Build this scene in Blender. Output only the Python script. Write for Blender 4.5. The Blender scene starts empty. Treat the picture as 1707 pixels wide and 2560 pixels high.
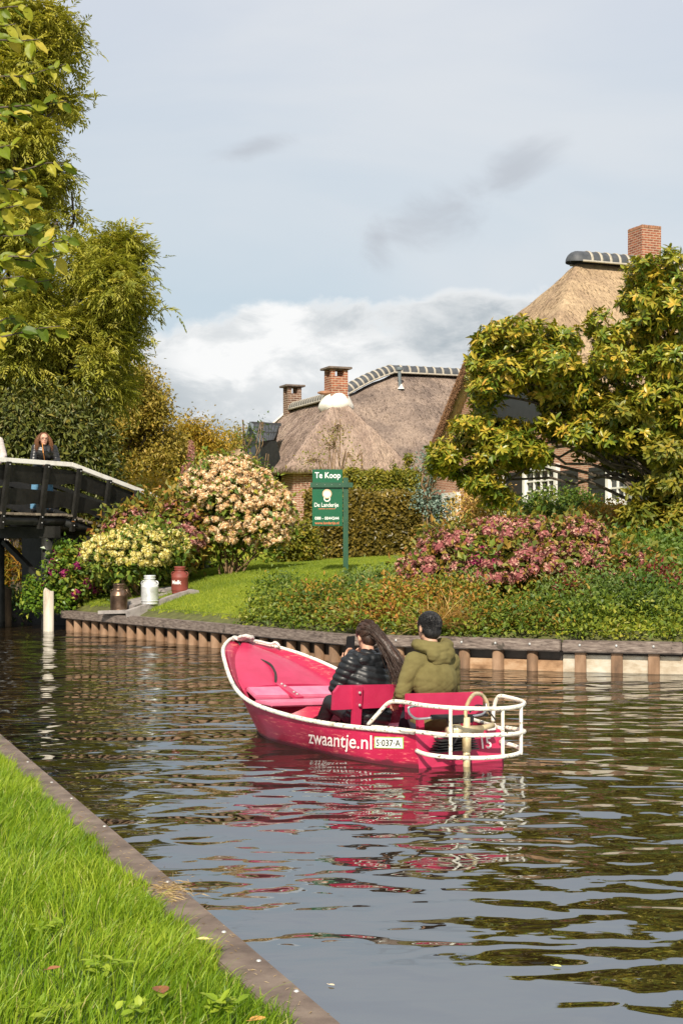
import bpy, bmesh, math, random
import numpy as np
from mathutils import Vector, Matrix
R = math.radians
rng = np.random.default_rng(11); random.seed(11)
sc = bpy.context.scene; col = sc.collection
# ------------------------------------------------------------------ camera
F = 3555.0; CX = 853.5; HY = 1360.0; H = 1.5
cam = bpy.data.cameras.new('camera'); camo = bpy.data.objects.new('camera', cam); col.objects.link(camo)
camo.location = (0, 0, H); camo.rotation_euler = (R(90), 0, 0)
cam.lens = F / 2560 * 36; cam.sensor_width = 36; cam.shift_y = (HY - 1280) / 2560
cam.clip_start = 0.1; cam.clip_end = 3000
sc.camera = camo
# ------------------------------------------------------------------ sky + sun
SUN_EL = R(38); SUN_DIR = Vector((-0.13, -0.99, 0)).normalized()
world = bpy.data.worlds.new('World'); sc.world = world; world.use_nodes = True
def build_world():
    nt = world.node_tree; N = nt.nodes; L = nt.links; N.clear()
    out = N.new('ShaderNodeOutputWorld'); bg = N.new('ShaderNodeBackground'); L.new(bg.outputs[0], out.inputs[0])
    bg.inputs[1].default_value = 0.1
    sky = N.new('ShaderNodeTexSky'); sky.sky_type = 'NISHITA'; sky.sun_disc = False
    sky.sun_elevation = SUN_EL; sky.sun_rotation = math.atan2(SUN_DIR.x, SUN_DIR.y)
    sky.air_density = 1.0; sky.dust_density = 1.5
    tc = N.new('ShaderNodeTexCoord'); sp = N.new('ShaderNodeSeparateXYZ'); L.new(tc.outputs['Generated'], sp.inputs[0])
    def m(op, a, b=None, c=None, clamp=False):
        n = N.new('ShaderNodeMath'); n.operation = op; n.use_clamp = clamp
        for i, v in enumerate((a, b, c)):
            if v is None: continue
            if isinstance(v, (int, float)): n.inputs[i].default_value = v
            else: L.new(v, n.inputs[i])
        return n.outputs[0]
    def sstep(v, lo, hi):
        n = N.new('ShaderNodeMapRange'); n.interpolation_type = 'SMOOTHSTEP'
        L.new(v, n.inputs[0]); n.inputs[1].default_value = lo; n.inputs[2].default_value = hi
        return n.outputs[0]
    def noi(sx, sy, sz, off, det=6, rough=.55, dist=0.):
        mp = N.new('ShaderNodeMapping'); mp.inputs['Scale'].default_value = (sx, sy, sz); mp.inputs['Location'].default_value = off
        L.new(tc.outputs['Generated'], mp.inputs[0])
        n = N.new('ShaderNodeTexNoise'); n.inputs['Scale'].default_value = 1; n.inputs['Detail'].default_value = det
        n.inputs['Roughness'].default_value = rough; n.inputs['Distortion'].default_value = dist
        L.new(mp.outputs[0], n.inputs['Vector']); return n.outputs[0]
    def mix(f, a, b):
        n = N.new('ShaderNodeMix'); n.data_type = 'RGBA'
        if isinstance(f, (int, float)): n.inputs[0].default_value = f
        else: L.new(f, n.inputs[0])
        for i, v in ((6, a), (7, b)):
            if isinstance(v, tuple): n.inputs[i].default_value = (*v, 1)
            else: L.new(v, n.inputs[i])
        return n.outputs[2]
    hor = m('SQRT', m('ADD', m('MULTIPLY', sp.outputs[0], sp.outputs[0]), m('MULTIPLY', sp.outputs[1], sp.outputs[1])))
    v = m('DIVIDE', sp.outputs[2], m('MAXIMUM', hor, .02))
    az = m('ARCTAN2', sp.outputs[0], sp.outputs[1])
    # thin high veil over the blue: paler towards the top, bluest just above the cloud bank
    up = sstep(v, .16, .42)
    veil = mix(up, (4.35, 5.05, 5.55), (5.15, 5.45, 5.95))
    c = mix(.88, sky.outputs[0], veil)
    wisp = sstep(noi(2.2, 2.2, 7, (3.1, .4, 1), 5, .5, .6), .42, .72)
    c = mix(m('MULTIPLY', wisp, .65), c, (5.6, 5.8, 6.05))
    # loose grey scraps of cloud
    def blob(a0, v0, ra, rv, tilt=0.):
        da = m('SUBTRACT', az, a0); dv = m('SUBTRACT', m('SUBTRACT', v, v0), m('MULTIPLY', da, tilt))
        q = m('ADD', m('POWER', m('DIVIDE', m('ABSOLUTE', da), ra), 2.), m('POWER', m('DIVIDE', m('ABSOLUTE', dv), rv), 2.))
        return m('SUBTRACT', 1., m('SQRT', q))
    n1 = noi(14, 14, 26, (1, 2, 3), 7, .6, .5)
    sc1 = m('MAXIMUM', blob(.06, .226, .075, .025, .12), m('MAXIMUM', blob(.118, .256, .045, .022, .55), m('MAXIMUM', blob(-.065, .276, .04, .011, .3), blob(.025, .215, .02, .03, .2))))
    g = sstep(m('ADD', sc1, m('MULTIPLY', m('SUBTRACT', n1, .5), 2.6)), .05, 1.15)
    c = mix(m('MULTIPLY', g, .75), c, (3.75, 4.0, 4.4))
    # cumulus bank low over the horizon
    n2 = noi(11, 11, 20, (5, 1, 2), 9, .58, .2); n3 = noi(4.2, 4.2, 6, (2, 6, 1), 3)
    edge = m('ADD', .163, m('ADD', m('MULTIPLY', m('SUBTRACT', n2, .5), .10), m('MULTIPLY', m('SUBTRACT', n3, .5), .07)))
    hump = m('MULTIPLY', m('MAXIMUM', blob(.075, .16, .07, .3), 0.), .020)
    edge = m('ADD', edge, hump)
    mask = sstep(m('SUBTRACT', edge, v), -.004, .012)
    depth = m('SUBTRACT', edge, v)
    n4 = noi(16, 16, 34, (9, 3, 4), 8, .6, .3); n5 = noi(5, 5, 12, (1, 9, 4), 4, .5)
    lit = m('SUBTRACT', m('ADD', m('MULTIPLY', sstep(n4, .38, .62), .55), m('MULTIPLY', sstep(n5, .36, .66), .65)), m('MULTIPLY', sstep(depth, .01, .10), .45), clamp=True)
    rim = sstep(depth, .028, .0)
    lit = m('MAXIMUM', lit, m('MULTIPLY', rim, .9))
    cc = mix(lit, (3.3, 3.7, 4.0), (7.2, 7.2, 7.15))
    fadeb = sstep(v, .02, .09)
    cc = mix(fadeb, (3.2, 3.8, 4.4), cc)
    c = mix(m('MULTIPLY', mask, .94), c, cc)
    low = sstep(v, -.02, 0.)
    c = mix(low, (1.2, 1.3, 1.0), c)
    L.new(c, bg.inputs[0])
build_world()
sun = bpy.data.lights.new('sun', 'SUN'); sun.energy = 4.8; sun.angle = R(.6); sun.color = (1, .9, .76)
suno = bpy.data.objects.new('sun', sun); col.objects.link(suno)
dvec = -Vector((SUN_DIR.x * math.cos(SUN_EL), SUN_DIR.y * math.cos(SUN_EL), math.sin(SUN_EL)))
suno.rotation_euler = dvec.to_track_quat('-Z', 'Y').to_euler(); suno.location = (-8, -12, 14)
sc.view_settings.view_transform = 'Standard'; sc.view_settings.look = 'None'
sc.view_settings.exposure = 0.45; sc.view_settings.gamma = 1.0
sc.cycles.max_bounces = 7; sc.cycles.transparent_max_bounces = 6
sc.cycles.sample_clamp_indirect = 6
# ------------------------------------------------------------------ placement helpers
def P(px, py, D): return np.array([(px - CX) * D / F, D, H - (py - HY) * D / F])
def W(px, py, z):
    D = (H - z) * F / (py - HY); return np.array([(px - CX) * D / F, D, z])
def V3(*a): return np.array(a, float)
def nrm(a):
    a = np.asarray(a, float); return a / np.maximum(np.linalg.norm(a, axis=-1, keepdims=True), 1e-9)
# ------------------------------------------------------------------ object helpers
ORG = {}
def thing(name, label, cat, loc=(0, 0, 0), group=None, kind=None):
    o = bpy.data.objects.new(name, None); o.empty_display_size = .2; col.objects.link(o); o.location = loc
    ORG[o] = np.array(loc, float); tag(o, label, cat, group, kind); return o
def tag(o, label=None, cat=None, group=None, kind=None):
    if label: o['label'] = label
    if cat: o['category'] = cat
    if group: o['group'] = group
    if kind: o['kind'] = kind
    return o
def origin(o):
    return ORG.get(o, np.zeros(3))
class Geo:
    def __init__(s): s.V = []; s.Fc = []; s.A = []; s.n = 0
    def add(s, V, faces, a=None):
        V = np.asarray(V, float).reshape(-1, 3)
        s.V.append(V)
        s.A.append(np.full(len(V), .5) if a is None else np.broadcast_to(np.asarray(a, float), (len(V),)))
        if isinstance(faces, np.ndarray): s.Fc.append(faces + s.n)
        else:
            by = {}
            for f in faces: by.setdefault(len(f), []).append(f)
            for k, v in by.items(): s.Fc.append(np.array(v, int) + s.n)
        s.n += len(V); return s
    def build(s, name, mat, parent=None, smooth=False, org=None):
        me = bpy.data.meshes.new(name)
        if s.V:
            V = np.concatenate(s.V); A = np.concatenate(s.A)
            o0 = origin(parent) if parent is not None else (np.zeros(3) if org is None else np.array(org, float))
            V = V - o0
            me.vertices.add(len(V)); me.vertices.foreach_set('co', V.ravel())
            li = np.concatenate([f.ravel() for f in s.Fc]); tot = np.concatenate([np.full(len(f), f.shape[1]) for f in s.Fc])
            me.loops.add(len(li)); me.loops.foreach_set('vertex_index', li.astype(np.int32))
            me.polygons.add(len(tot)); st = np.concatenate([[0], np.cumsum(tot)[:-1]])
            me.polygons.foreach_set('loop_start', st.astype(np.int32))
            me.update(calc_edges=True)
            me.polygons.foreach_set('use_smooth', np.full(len(tot), bool(smooth)))
            at = me.attributes.new('rnd', 'FLOAT', 'POINT'); at.data.foreach_set('value', A.astype(np.float32))
            me.validate(clean_customdata=False)
        o = bpy.data.objects.new(name, me); col.objects.link(o)
        if parent is not None: o.parent = parent; ORG[o] = origin(parent) + (0 if s.V else 0)
        else:
            o.location = (0, 0, 0) if org is None else org; ORG[o] = np.zeros(3) if org is None else np.array(org, float)
        if mat is not None: me.materials.append(mat)
        return o
    # shapes -------------------------------------------------------
    def box(s, c, size, axes=None, a=None, bev=0.):
        hx, hy, hz = np.array(size) / 2
        if bev <= 0:
            pts = np.array([[x, y, z] for x in (-hx, hx) for y in (-hy, hy) for z in (-hz, hz)])
            fs = [(0, 1, 3, 2), (4, 6, 7, 5), (0, 4, 5, 1), (2, 3, 7, 6), (0, 2, 6, 4), (1, 5, 7, 3)]
        else:
            bm = bmesh.new(); bmesh.ops.create_cube(bm, size=1)
            for v in bm.verts: v.co = Vector((v.co.x * 2 * hx, v.co.y * 2 * hy, v.co.z * 2 * hz))
            bmesh.ops.bevel(bm, geom=bm.edges[:], offset=min(bev, .45 * min(size)), segments=2, affect='EDGES')
            pts = np.array([v.co[:] for v in bm.verts]); bm.verts.index_update()
            fs = [tuple(v.index for v in f.verts) for f in bm.faces]; bm.free()
        if axes is not None: pts = pts @ np.array(axes, float)
        return s.add(pts + np.array(c, float), fs, a)
    def beam(s, p0, p1, w, h, up=(0, 0, 1), bev=0., a=None):
        p0, p1 = np.array(p0, float), np.array(p1, float); d = p1 - p0; L = np.linalg.norm(d); x = d / L
        y = nrm(np.cross(up, x)); z = np.cross(x, y)
        return s.box((p0 + p1) / 2, (L, w, h), [x, y, z], a, bev)
    def tube(s, pts, rad, sides=8, a=None, cap=True):
        pts = np.array(pts, float); n = len(pts); rad = np.broadcast_to(np.array(rad, float), (n,))
        t = np.gradient(pts, axis=0); t = nrm(t)
        ref = V3(0, 0, 1) if abs(t[0][2]) < .9 else V3(1, 0, 0)
        an = np.arange(sides) / sides * 2 * np.pi; ca, sa = np.cos(an), np.sin(an)
        u = nrm(np.cross(ref, t[0])); rings = []
        for i in range(n):
            u = nrm(u - t[i] * np.dot(u, t[i])); w = np.cross(t[i], u)
            rings.append(pts[i] + rad[i] * (ca[:, None] * u + sa[:, None] * w))
        V = np.concatenate(rings); i = np.arange(n - 1)[:, None] * sides; j = np.arange(sides); k = (j + 1) % sides
        q = np.stack([i + j, i + k, i + sides + k, i + sides + j], -1).reshape(-1, 4)
        s.add(V, q, a)
        if cap:
            s.Fc.append(np.array([list(range(sides))[::-1]]) + s.n - len(V)); s.Fc.append(np.array([list(range(sides))]) + s.n - sides)
        return s
    def lathe(s, prof, c, sides=32, a=None):
        prof = np.array(prof, float); an = np.arange(sides) / sides * 2 * np.pi
        V = np.stack([prof[:, 0][:, None] * np.cos(an), prof[:, 0][:, None] * np.sin(an), np.broadcast_to(prof[:, 1][:, None], (len(prof), sides))], -1).reshape(-1, 3) + np.array(c, float)
        i = np.arange(len(prof) - 1)[:, None] * sides; j = np.arange(sides); k = (j + 1) % sides
        return s.add(V, np.stack([i + j, i + k, i + sides + k, i + sides + j], -1).reshape(-1, 4), a)
    def ball(s, c, r, sides=16, rings=10, a=None):
        r = np.broadcast_to(np.array(r, float), (3,)); th = np.linspace(0.02, np.pi - .02, rings)
        an = np.arange(sides) / sides * 2 * np.pi
        V = np.stack([np.sin(th)[:, None] * np.cos(an), np.sin(th)[:, None] * np.sin(an), np.broadcast_to(np.cos(th)[:, None], (rings, sides))], -1).reshape(-1, 3) * r + np.array(c, float)
        i = np.arange(rings - 1)[:, None] * sides; j = np.arange(sides); k = (j + 1) % sides
        s.add(V, np.stack([i + j, i + sides + j, i + sides + k, i + k], -1).reshape(-1, 4), a)
        s.Fc.append(np.array([list(range(sides))]) + s.n - len(V)); s.Fc.append(np.array([list(range(sides))[::-1]]) + s.n - sides)
        return s
    def grid(s, Pt, a=None):
        Pt = np.asarray(Pt, float); n, m_ = Pt.shape[:2]; i = np.arange(n - 1)[:, None] * m_; j = np.arange(m_ - 1)
        return s.add(Pt.reshape(-1, 3), np.stack([i + j, i + j + 1, i + m_ + j + 1, i + m_ + j], -1).reshape(-1, 4), None if a is None else np.asarray(a).ravel())
# ------------------------------------------------------------------ materials
def newmat(name):
    m = bpy.data.materials.new(name); m.use_nodes = True; nt = m.node_tree; nt.nodes.clear()
    out = nt.nodes.new('ShaderNodeOutputMaterial'); b = nt.nodes.new('ShaderNodeBsdfPrincipled'); nt.links.new(b.outputs[0], out.inputs[0])
    return m, nt, b, out
def ramp(nt, fac, cols, pos=None, interp='LINEAR'):
    r = nt.nodes.new('ShaderNodeValToRGB'); r.color_ramp.interpolation = interp; e = r.color_ramp.elements
    while len(e) < len(cols): e.new(.5)
    for i, c in enumerate(cols):
        e[i].position = (i / (len(cols) - 1)) if pos is None else pos[i]; e[i].color = (*c, 1)
    nt.links.new(fac, r.inputs[0]); return r.outputs[0]
def tnoise(nt, scale, stretch=(1, 1, 1), detail=6, rough=.6, coords='Object', dist=0., vec=None):
    if vec is None:
        tc = nt.nodes.new('ShaderNodeTexCoord'); vec = tc.outputs[coords]
    mp = nt.nodes.new('ShaderNodeMapping'); mp.inputs['Scale'].default_value = [scale * k for k in stretch]
    nt.links.new(vec, mp.inputs[0]); n = nt.nodes.new('ShaderNodeTexNoise')
    n.inputs['Scale'].default_value = 1; n.inputs['Detail'].default_value = detail; n.inputs['Roughness'].default_value = rough
    n.inputs['Distortion'].default_value = dist
    nt.links.new(mp.outputs[0], n.inputs['Vector']); return n.outputs[0]
def mixc(nt, f, a, b, mode='MIX'):
    n = nt.nodes.new('ShaderNodeMix'); n.data_type = 'RGBA'; n.blend_type = mode
    if isinstance(f, (int, float)): n.inputs[0].default_value = f
    else: nt.links.new(f, n.inputs[0])
    for i, v in ((6, a), (7, b)):
        if isinstance(v, tuple): n.inputs[i].default_value = (*v, 1)
        else: nt.links.new(v, n.inputs[i])
    return n.outputs[2]
def bump(nt, b, h, strength=.5, dist=.01):
    n = nt.nodes.new('ShaderNodeBump'); n.inputs['Strength'].default_value = strength; n.inputs['Distance'].default_value = dist
    nt.links.new(h, n.inputs['Height']); nt.links.new(n.outputs[0], b.inputs['Normal']); return n
def nmat(name, cols, scale=8, stretch=(1, 1, 1), rough=.7, bmp=.4, bdist=.01, pos=None, metal=0., detail=6, coords='Object', spots=None, spec=.5, fine=None):
    m, nt, b, out = newmat(name)
    n = tnoise(nt, scale, stretch, detail, coords=coords)
    if pos is None: pos = list(np.linspace(.3, .7, len(cols)))
    c = ramp(nt, n, cols, pos)
    if spots:
        s2 = tnoise(nt, spots[1], spots[3] if len(spots) > 3 else (1, 1, 1), 5, .65, coords)
        f = ramp(nt, s2, [(0, 0, 0), (1, 1, 1)], [spots[2], spots[2] + .06]); c = mixc(nt, f, c, spots[0])
    nt.links.new(c, b.inputs['Base Color']); b.inputs['Roughness'].default_value = rough; b.inputs['Metallic'].default_value = metal
    b.inputs['Specular IOR Level'].default_value = spec
    if bmp:
        hh = n if fine is None else tnoise(nt, fine, stretch, 4, coords=coords)
        bump(nt, b, hh, bmp, bdist)
    return m
def leafmat(name, cols, pos=None, trans=.35, rough=.5, vein=False, spec=.4):
    m, nt, b, out = newmat(name)
    at = nt.nodes.new('ShaderNodeAttribute'); at.attribute_name = 'rnd'
    c = ramp(nt, at.outputs['Fac'], cols, pos)
    n = tnoise(nt, 30, detail=3); c = mixc(nt, .35, c, ramp(nt, n, [(.45, .45, .4), (1, 1, 1)], [.3, .7]), 'MULTIPLY')
    nt.links.new(c, b.inputs['Base Color']); b.inputs['Roughness'].default_value = rough; b.inputs['Specular IOR Level'].default_value = spec
    tr = nt.nodes.new('ShaderNodeBsdfTranslucent'); tcx = mixc(nt, .5, c, (1, .95, .25), 'MULTIPLY'); nt.links.new(tcx, tr.inputs[0])
    mx = nt.nodes.new('ShaderNodeMixShader'); mx.inputs[0].default_value = trans
    nt.links.new(b.outputs[0], mx.inputs[1]); nt.links.new(tr.outputs[0], mx.inputs[2]); nt.links.new(mx.outputs[0], out.inputs[0])
    return m
def wallvec(nt):
    g = nt.nodes.new('ShaderNodeNewGeometry')
    cr = nt.nodes.new('ShaderNodeVectorMath'); cr.operation = 'CROSS_PRODUCT'; nt.links.new(g.outputs['True Normal'], cr.inputs[0]); cr.inputs[1].default_value = (0, 0, 1)
    no = nt.nodes.new('ShaderNodeVectorMath'); no.operation = 'NORMALIZE'; nt.links.new(cr.outputs[0], no.inputs[0])
    dt = nt.nodes.new('ShaderNodeVectorMath'); dt.operation = 'DOT_PRODUCT'; nt.links.new(g.outputs['Position'], dt.inputs[0]); nt.links.new(no.outputs[0], dt.inputs[1])
    sp = nt.nodes.new('ShaderNodeSeparateXYZ'); nt.links.new(g.outputs['Position'], sp.inputs[0])
    cb = nt.nodes.new('ShaderNodeCombineXYZ'); nt.links.new(dt.outputs['Value'], cb.inputs[0]); nt.links.new(sp.outputs[2], cb.inputs[1])
    return cb.outputs[0]
def brickmat(name, c1, c2, mortar, row=.055, width=.21, ms=.011):
    m, nt, b, out = newmat(name); v = wallvec(nt)
    n = nt.nodes.new('ShaderNodeTexBrick'); nt.links.new(v, n.inputs['Vector'])
    n.inputs['Scale'].default_value = 1; n.inputs['Brick Width'].default_value = width; n.inputs['Row Height'].default_value = row
    n.inputs['Mortar Size'].default_value = ms; n.inputs['Mortar Smooth'].default_value = .2; n.inputs['Bias'].default_value = 0
    n.inputs['Color1'].default_value = (*c1, 1); n.inputs['Color2'].default_value = (*c2, 1); n.inputs['Mortar'].default_value = (*mortar, 1)
    c = mixc(nt, .5, n.outputs[0], ramp(nt, tnoise(nt, 9, vec=v, detail=4), [(.45, .4, .4), (1.15, 1.1, 1.05)], [.3, .7]), 'MULTIPLY')
    c = mixc(nt, .3, c, ramp(nt, tnoise(nt, .9, vec=v, detail=5), [(.5, .48, .45), (1.1, 1.05, 1)], [.35, .65]), 'MULTIPLY')
    nt.links.new(c, b.inputs['Base Color']); b.inputs['Roughness'].default_value = .9; b.inputs['Specular IOR Level'].default_value = .2
    bb = bump(nt, b, n.outputs['Fac'], .8, .006); bb.invert = True
    return m
def thatchmat(name, dark, mid, light):
    m, nt, b, out = newmat(name)
    n1 = tnoise(nt, 11, (1, 1, .3), 6, .75); n2 = tnoise(nt, 1.1, (1, 1, .7), 5, .6, dist=.4); n3 = tnoise(nt, 30, (1, 1, .35), 4, .7); n4 = tnoise(nt, 6, (1, 1, .8), 4, .7)
    c = ramp(nt, n2, [dark, mid, light], [.34, .5, .68])
    c = mixc(nt, .55, c, ramp(nt, n1, [(.45, .42, .4), (1.25, 1.2, 1.1)], [.32, .68]), 'MULTIPLY')
    c = mixc(nt, .45, c, ramp(nt, n3, [(.4, .38, .36), (1.3, 1.25, 1.2)], [.32, .68]), 'MULTIPLY')
    c = mixc(nt, .35, c, ramp(nt, n4, [(.5, .46, .46), (1.2, 1.2, 1.2)], [.35, .65]), 'MULTIPLY')
    at = nt.nodes.new('ShaderNodeAttribute'); at.attribute_name = 'rnd'; c = mixc(nt, 1., c, ramp(nt, at.outputs['Fac'], [(.45, .42, .4), (1., 1., 1.), (1.35, 1.3, 1.2)], [0, .5, 1]), 'MULTIPLY')
    nt.links.new(c, b.inputs['Base Color']); b.inputs['Roughness'].default_value = .95; b.inputs['Specular IOR Level'].default_value = .15
    ad = nt.nodes.new('ShaderNodeMath'); ad.operation = 'ADD'; nt.links.new(n1, ad.inputs[0]); nt.links.new(n3, ad.inputs[1])
    bump(nt, b, ad.outputs[0], .9, .05); return m
M = {}
M['white'] = nmat('white_paint', [(.62, .6, .55), (.8, .79, .75)], 6, rough=.5, bmp=.1)
M['plaster'] = nmat('white_lime', [(.6, .57, .5), (.82, .8, .74)], 5, rough=.9, bmp=.3)
M['railwhite'] = nmat('weathered_white_rail', [(.62, .58, .5), (.8, .77, .7), (.86, .84, .78)], 9, (1, 1, 1), rough=.55, bmp=.15, pos=[.25, .45, .7], spots=((.25, .2, .15), 30, .66))
M['boatrail'] = nmat('chipped_cream_paint', [(.42, .36, .25), (.76, .72, .6), (.84, .81, .72)], 7, rough=.42, bmp=.1, pos=[.3, .45, .7], spots=((.16, .12, .08), 40, .57))
M['blackwood'] = nmat('tarred_black_wood', [(.006, .006, .005), (.022, .021, .018)], 5, (1, 1, 1), rough=.55, bmp=.5, fine=40, spec=.35)
M['blacklog'] = nmat('tarred_log', [(.008, .009, .007), (.03, .03, .026)], 7, rough=.5, bmp=.6, spots=((.16, .1, .05), 18, .68))
M['deckwood'] = nmat('weathered_deck', [(.13, .1, .07), (.3, .25, .18)], 9, rough=.85, bmp=.4)
M['cap'] = nmat('grey_brown_board', [(.05, .036, .028), (.15, .115, .095), (.25, .205, .17)], 9, (1, 1, 5), rough=.85, bmp=.7, bdist=.006, fine=30, spots=((.05, .04, .03), 5, .62))
M['bankcap'] = nmat('dark_brown_plank', [(.085, .06, .046), (.15, .11, .085), (.22, .17, .13)], 7, (1, 1, 1), rough=.8, bmp=.5, bdist=.004, fine=50, spots=((.3, .26, .2), 26, .68))
M['pile'] = nmat('brown_pile', [(.07, .04, .022), (.19, .11, .06), (.30, .19, .115)], 5, (1, 1, .35), rough=.8, bmp=.5, fine=25)
M['waling'] = nmat('ochre_waling', [(.14, .07, .03), (.32, .19, .10), (.42, .29, .18)], 4, (1, 1, 2), rough=.85, bmp=.4, fine=30)
M['palewaling'] = nmat('pale_sheet', [(.26, .19, .12), (.42, .36, .27), (.5, .47, .4)], 4, (1, 1, 2), rough=.85, bmp=.4, fine=30)
M['darkboard'] = nmat('wet_dark_board', [(.015, .01, .007), (.05, .035, .022)], 6, rough=.6, bmp=.4)
M['postwhite'] = nmat('peeling_white_post', [(.22, .16, .1), (.48, .42, .34), (.58, .54, .46)], 5, (1, 1, .25), rough=.8, bmp=.4, pos=[.3, .45, .7])
M['brownpost'] = nmat('rotten_brown_post', [(.06, .04, .02), (.2, .13, .07)], 6, (1, 1, .3), rough=.9, bmp=.6)
M['wallbrick'] = brickmat('pink_brick', (.36, .15, .10), (.27, .10, .07), (.52, .41, .32), .055, .215, .012)
M['wallbrick2'] = brickmat('warm_brick', (.46, .23, .15), (.38, .17, .11), (.58, .47, .36), .055, .215, .011)
M['chimbrick'] = brickmat('red_chimney_brick', (.42, .15, .085), (.25, .085, .055), (.5, .38, .28), .075, .22, .013)
M['chimbrick2'] = brickmat('brown_chimney_brick', (.22, .12, .08), (.14, .075, .055), (.4, .33, .26), .075, .22, .014)
M['thatch'] = thatchmat('weathered_thatch', (.36, .275, .235), (.46, .36, .305), (.56, .45, .37))
M['thatch2'] = thatchmat('golden_thatch', (.42, .31, .21), (.53, .40, .26), (.60, .46, .30))
M['thatchback'] = thatchmat('mauve_thatch', (.21, .17, .15), (.33, .265, .225), (.43, .345, .285))
M['thatchedge'] = nmat('cut_reed_edge', [(.12, .06, .03), (.35, .19, .09)], 30, (1, 1, 1), rough=.95, bmp=.7)
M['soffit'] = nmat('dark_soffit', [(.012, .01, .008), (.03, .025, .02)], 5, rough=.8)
M['tile'] = nmat('slate_grey_tile', [(.035, .04, .045), (.075, .08, .088)], 6, rough=.6, bmp=.3)
M['mortar'] = nmat('cream_mortar', [(.28, .25, .2), (.46, .42, .34)], 10, rough=.9, bmp=.3)
M['shutter'] = nmat('black_green_shutter', [(.010, .014, .013), (.022, .027, .026)], 7, rough=.4, bmp=.1)
M['lead'] = nmat('grey_lead', [(.12, .15, .16), (.22, .25, .26)], 5, rough=.5, metal=.3)
m, nt, b, out = newmat('dark_window_glass'); b.inputs['Base Color'].default_value = (.03, .035, .035, 1); b.inputs['Roughness'].default_value = .06; M['glass'] = m
M['signgreen'] = nmat('sign_green', [(.004, .085, .036), (.006, .10, .043)], 3, rough=.35, bmp=.02)
M['postgreen'] = nmat('post_green', [(.006, .05, .022), (.012, .075, .034)], 9, rough=.5, bmp=.15)
def flat(name, c, rough=.5, metal=0., spec=.5, bmp=0):
    m, nt, b, out = newmat(name)
    n = tnoise(nt, 25, detail=3); cc = ramp(nt, n, [tuple(x * .82 for x in c), tuple(min(1, x * 1.1) for x in c)], [.3, .7]); nt.links.new(cc, b.inputs['Base Color'])
    b.inputs['Roughness'].default_value = rough; b.inputs['Metallic'].default_value = metal; b.inputs['Specular IOR Level'].default_value = spec
    if bmp: bump(nt, b, n, bmp, .01)
    return m
M['letter'] = flat('white_lettering', (.82, .82, .78)); M['letterred'] = flat('orange_lettering', (.72, .18, .07)); M['boatletter'] = flat('pink_white_lettering', (.85, .72, .68))
M['logo'] = flat('pale_coral', (.8, .42, .28)); M['logow'] = flat('pale_pink_white', (.86, .76, .68))
M['steel'] = nmat('brushed_steel', [(.3, .31, .32), (.55, .56, .57)], 12, rough=.35, metal=.8, bmp=.1)
M['bolt'] = nmat('galvanised_bolt', [(.4, .4, .38), (.62, .62, .6)], 40, rough=.5, metal=.5, bmp=0)
M['brass'] = nmat('worn_cream_brass', [(.32, .22, .10), (.55, .45, .26), (.66, .58, .4)], 9, rough=.4, metal=.2, bmp=.1)
M['rubber'] = flat('black_rubber', (.012, .012, .012), .6)
M['rope'] = nmat('dark_rope', [(.01, .01, .01), (.05, .045, .04)], 90, rough=.9, bmp=.5)
M['whiterope'] = nmat('white_rope', [(.4, .38, .33), (.78, .76, .7)], 60, rough=.9, bmp=.8, bdist=.01)
# ------------------------------------------------------------------ land and water shapes
BANK = np.array([(-90, 21.5), (-7.4, 26.9), (-5.05, 26.7), (-4.79, 24.8), (.13, 17.77), (2.78, 16.66), (3.93, 16.36), (14, 13.7), (60, 6)], float)
def sdist(x, y):
    x = np.asarray(x, float); y = np.asarray(y, float); best = np.full(x.shape, 1e9)
    for a, b_ in zip(BANK[:-1], BANK[1:]):
        d = b_ - a; t = np.clip(((x - a[0]) * d[0] + (y - a[1]) * d[1]) / (d @ d), 0, 1)
        best = np.minimum(best, np.hypot(x - a[0] - t * d[0], y - a[1] - t * d[1]))
    yb = np.interp(x, *_bankx()); return np.where(y > yb, best, -best)
def _bankx():
    # bank as y(x); the short nearly-vertical piece is monotone in x too
    return BANK[:, 0], BANK[:, 1]
def tz(x, y):
    x = np.asarray(x, float); y = np.asarray(y, float)
    d = np.maximum(sdist(x, y), 0)
    t = np.clip((x + 6.2) / 2.0, 0, 1); amp = .12 + .80 * t * t * (3 - 2 * t)
    far = np.clip((y - 40) / 30, 0, 1)
    z = .36 + amp * (1 - np.exp(-d / 2.8)) * (1 - .5 * far)
    return z + .02 * np.sin(x * 1.7 + y * .6) * np.sin(y * 1.3) * np.clip(d, 0, 1)
def G(px, py):
    """point of the land seen at this place of the photograph"""
    D = np.linspace(15, 90, 3000); x = (px - CX) * D / F; z = H - (py - HY) * D / F
    ok = np.where((z <= tz(x, D)) & (sdist(x, D) > 0))[0]
    i = ok[0] if len(ok) else 1200
    return np.array([x[i], D[i], float(tz(x[i], D[i]))])
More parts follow.
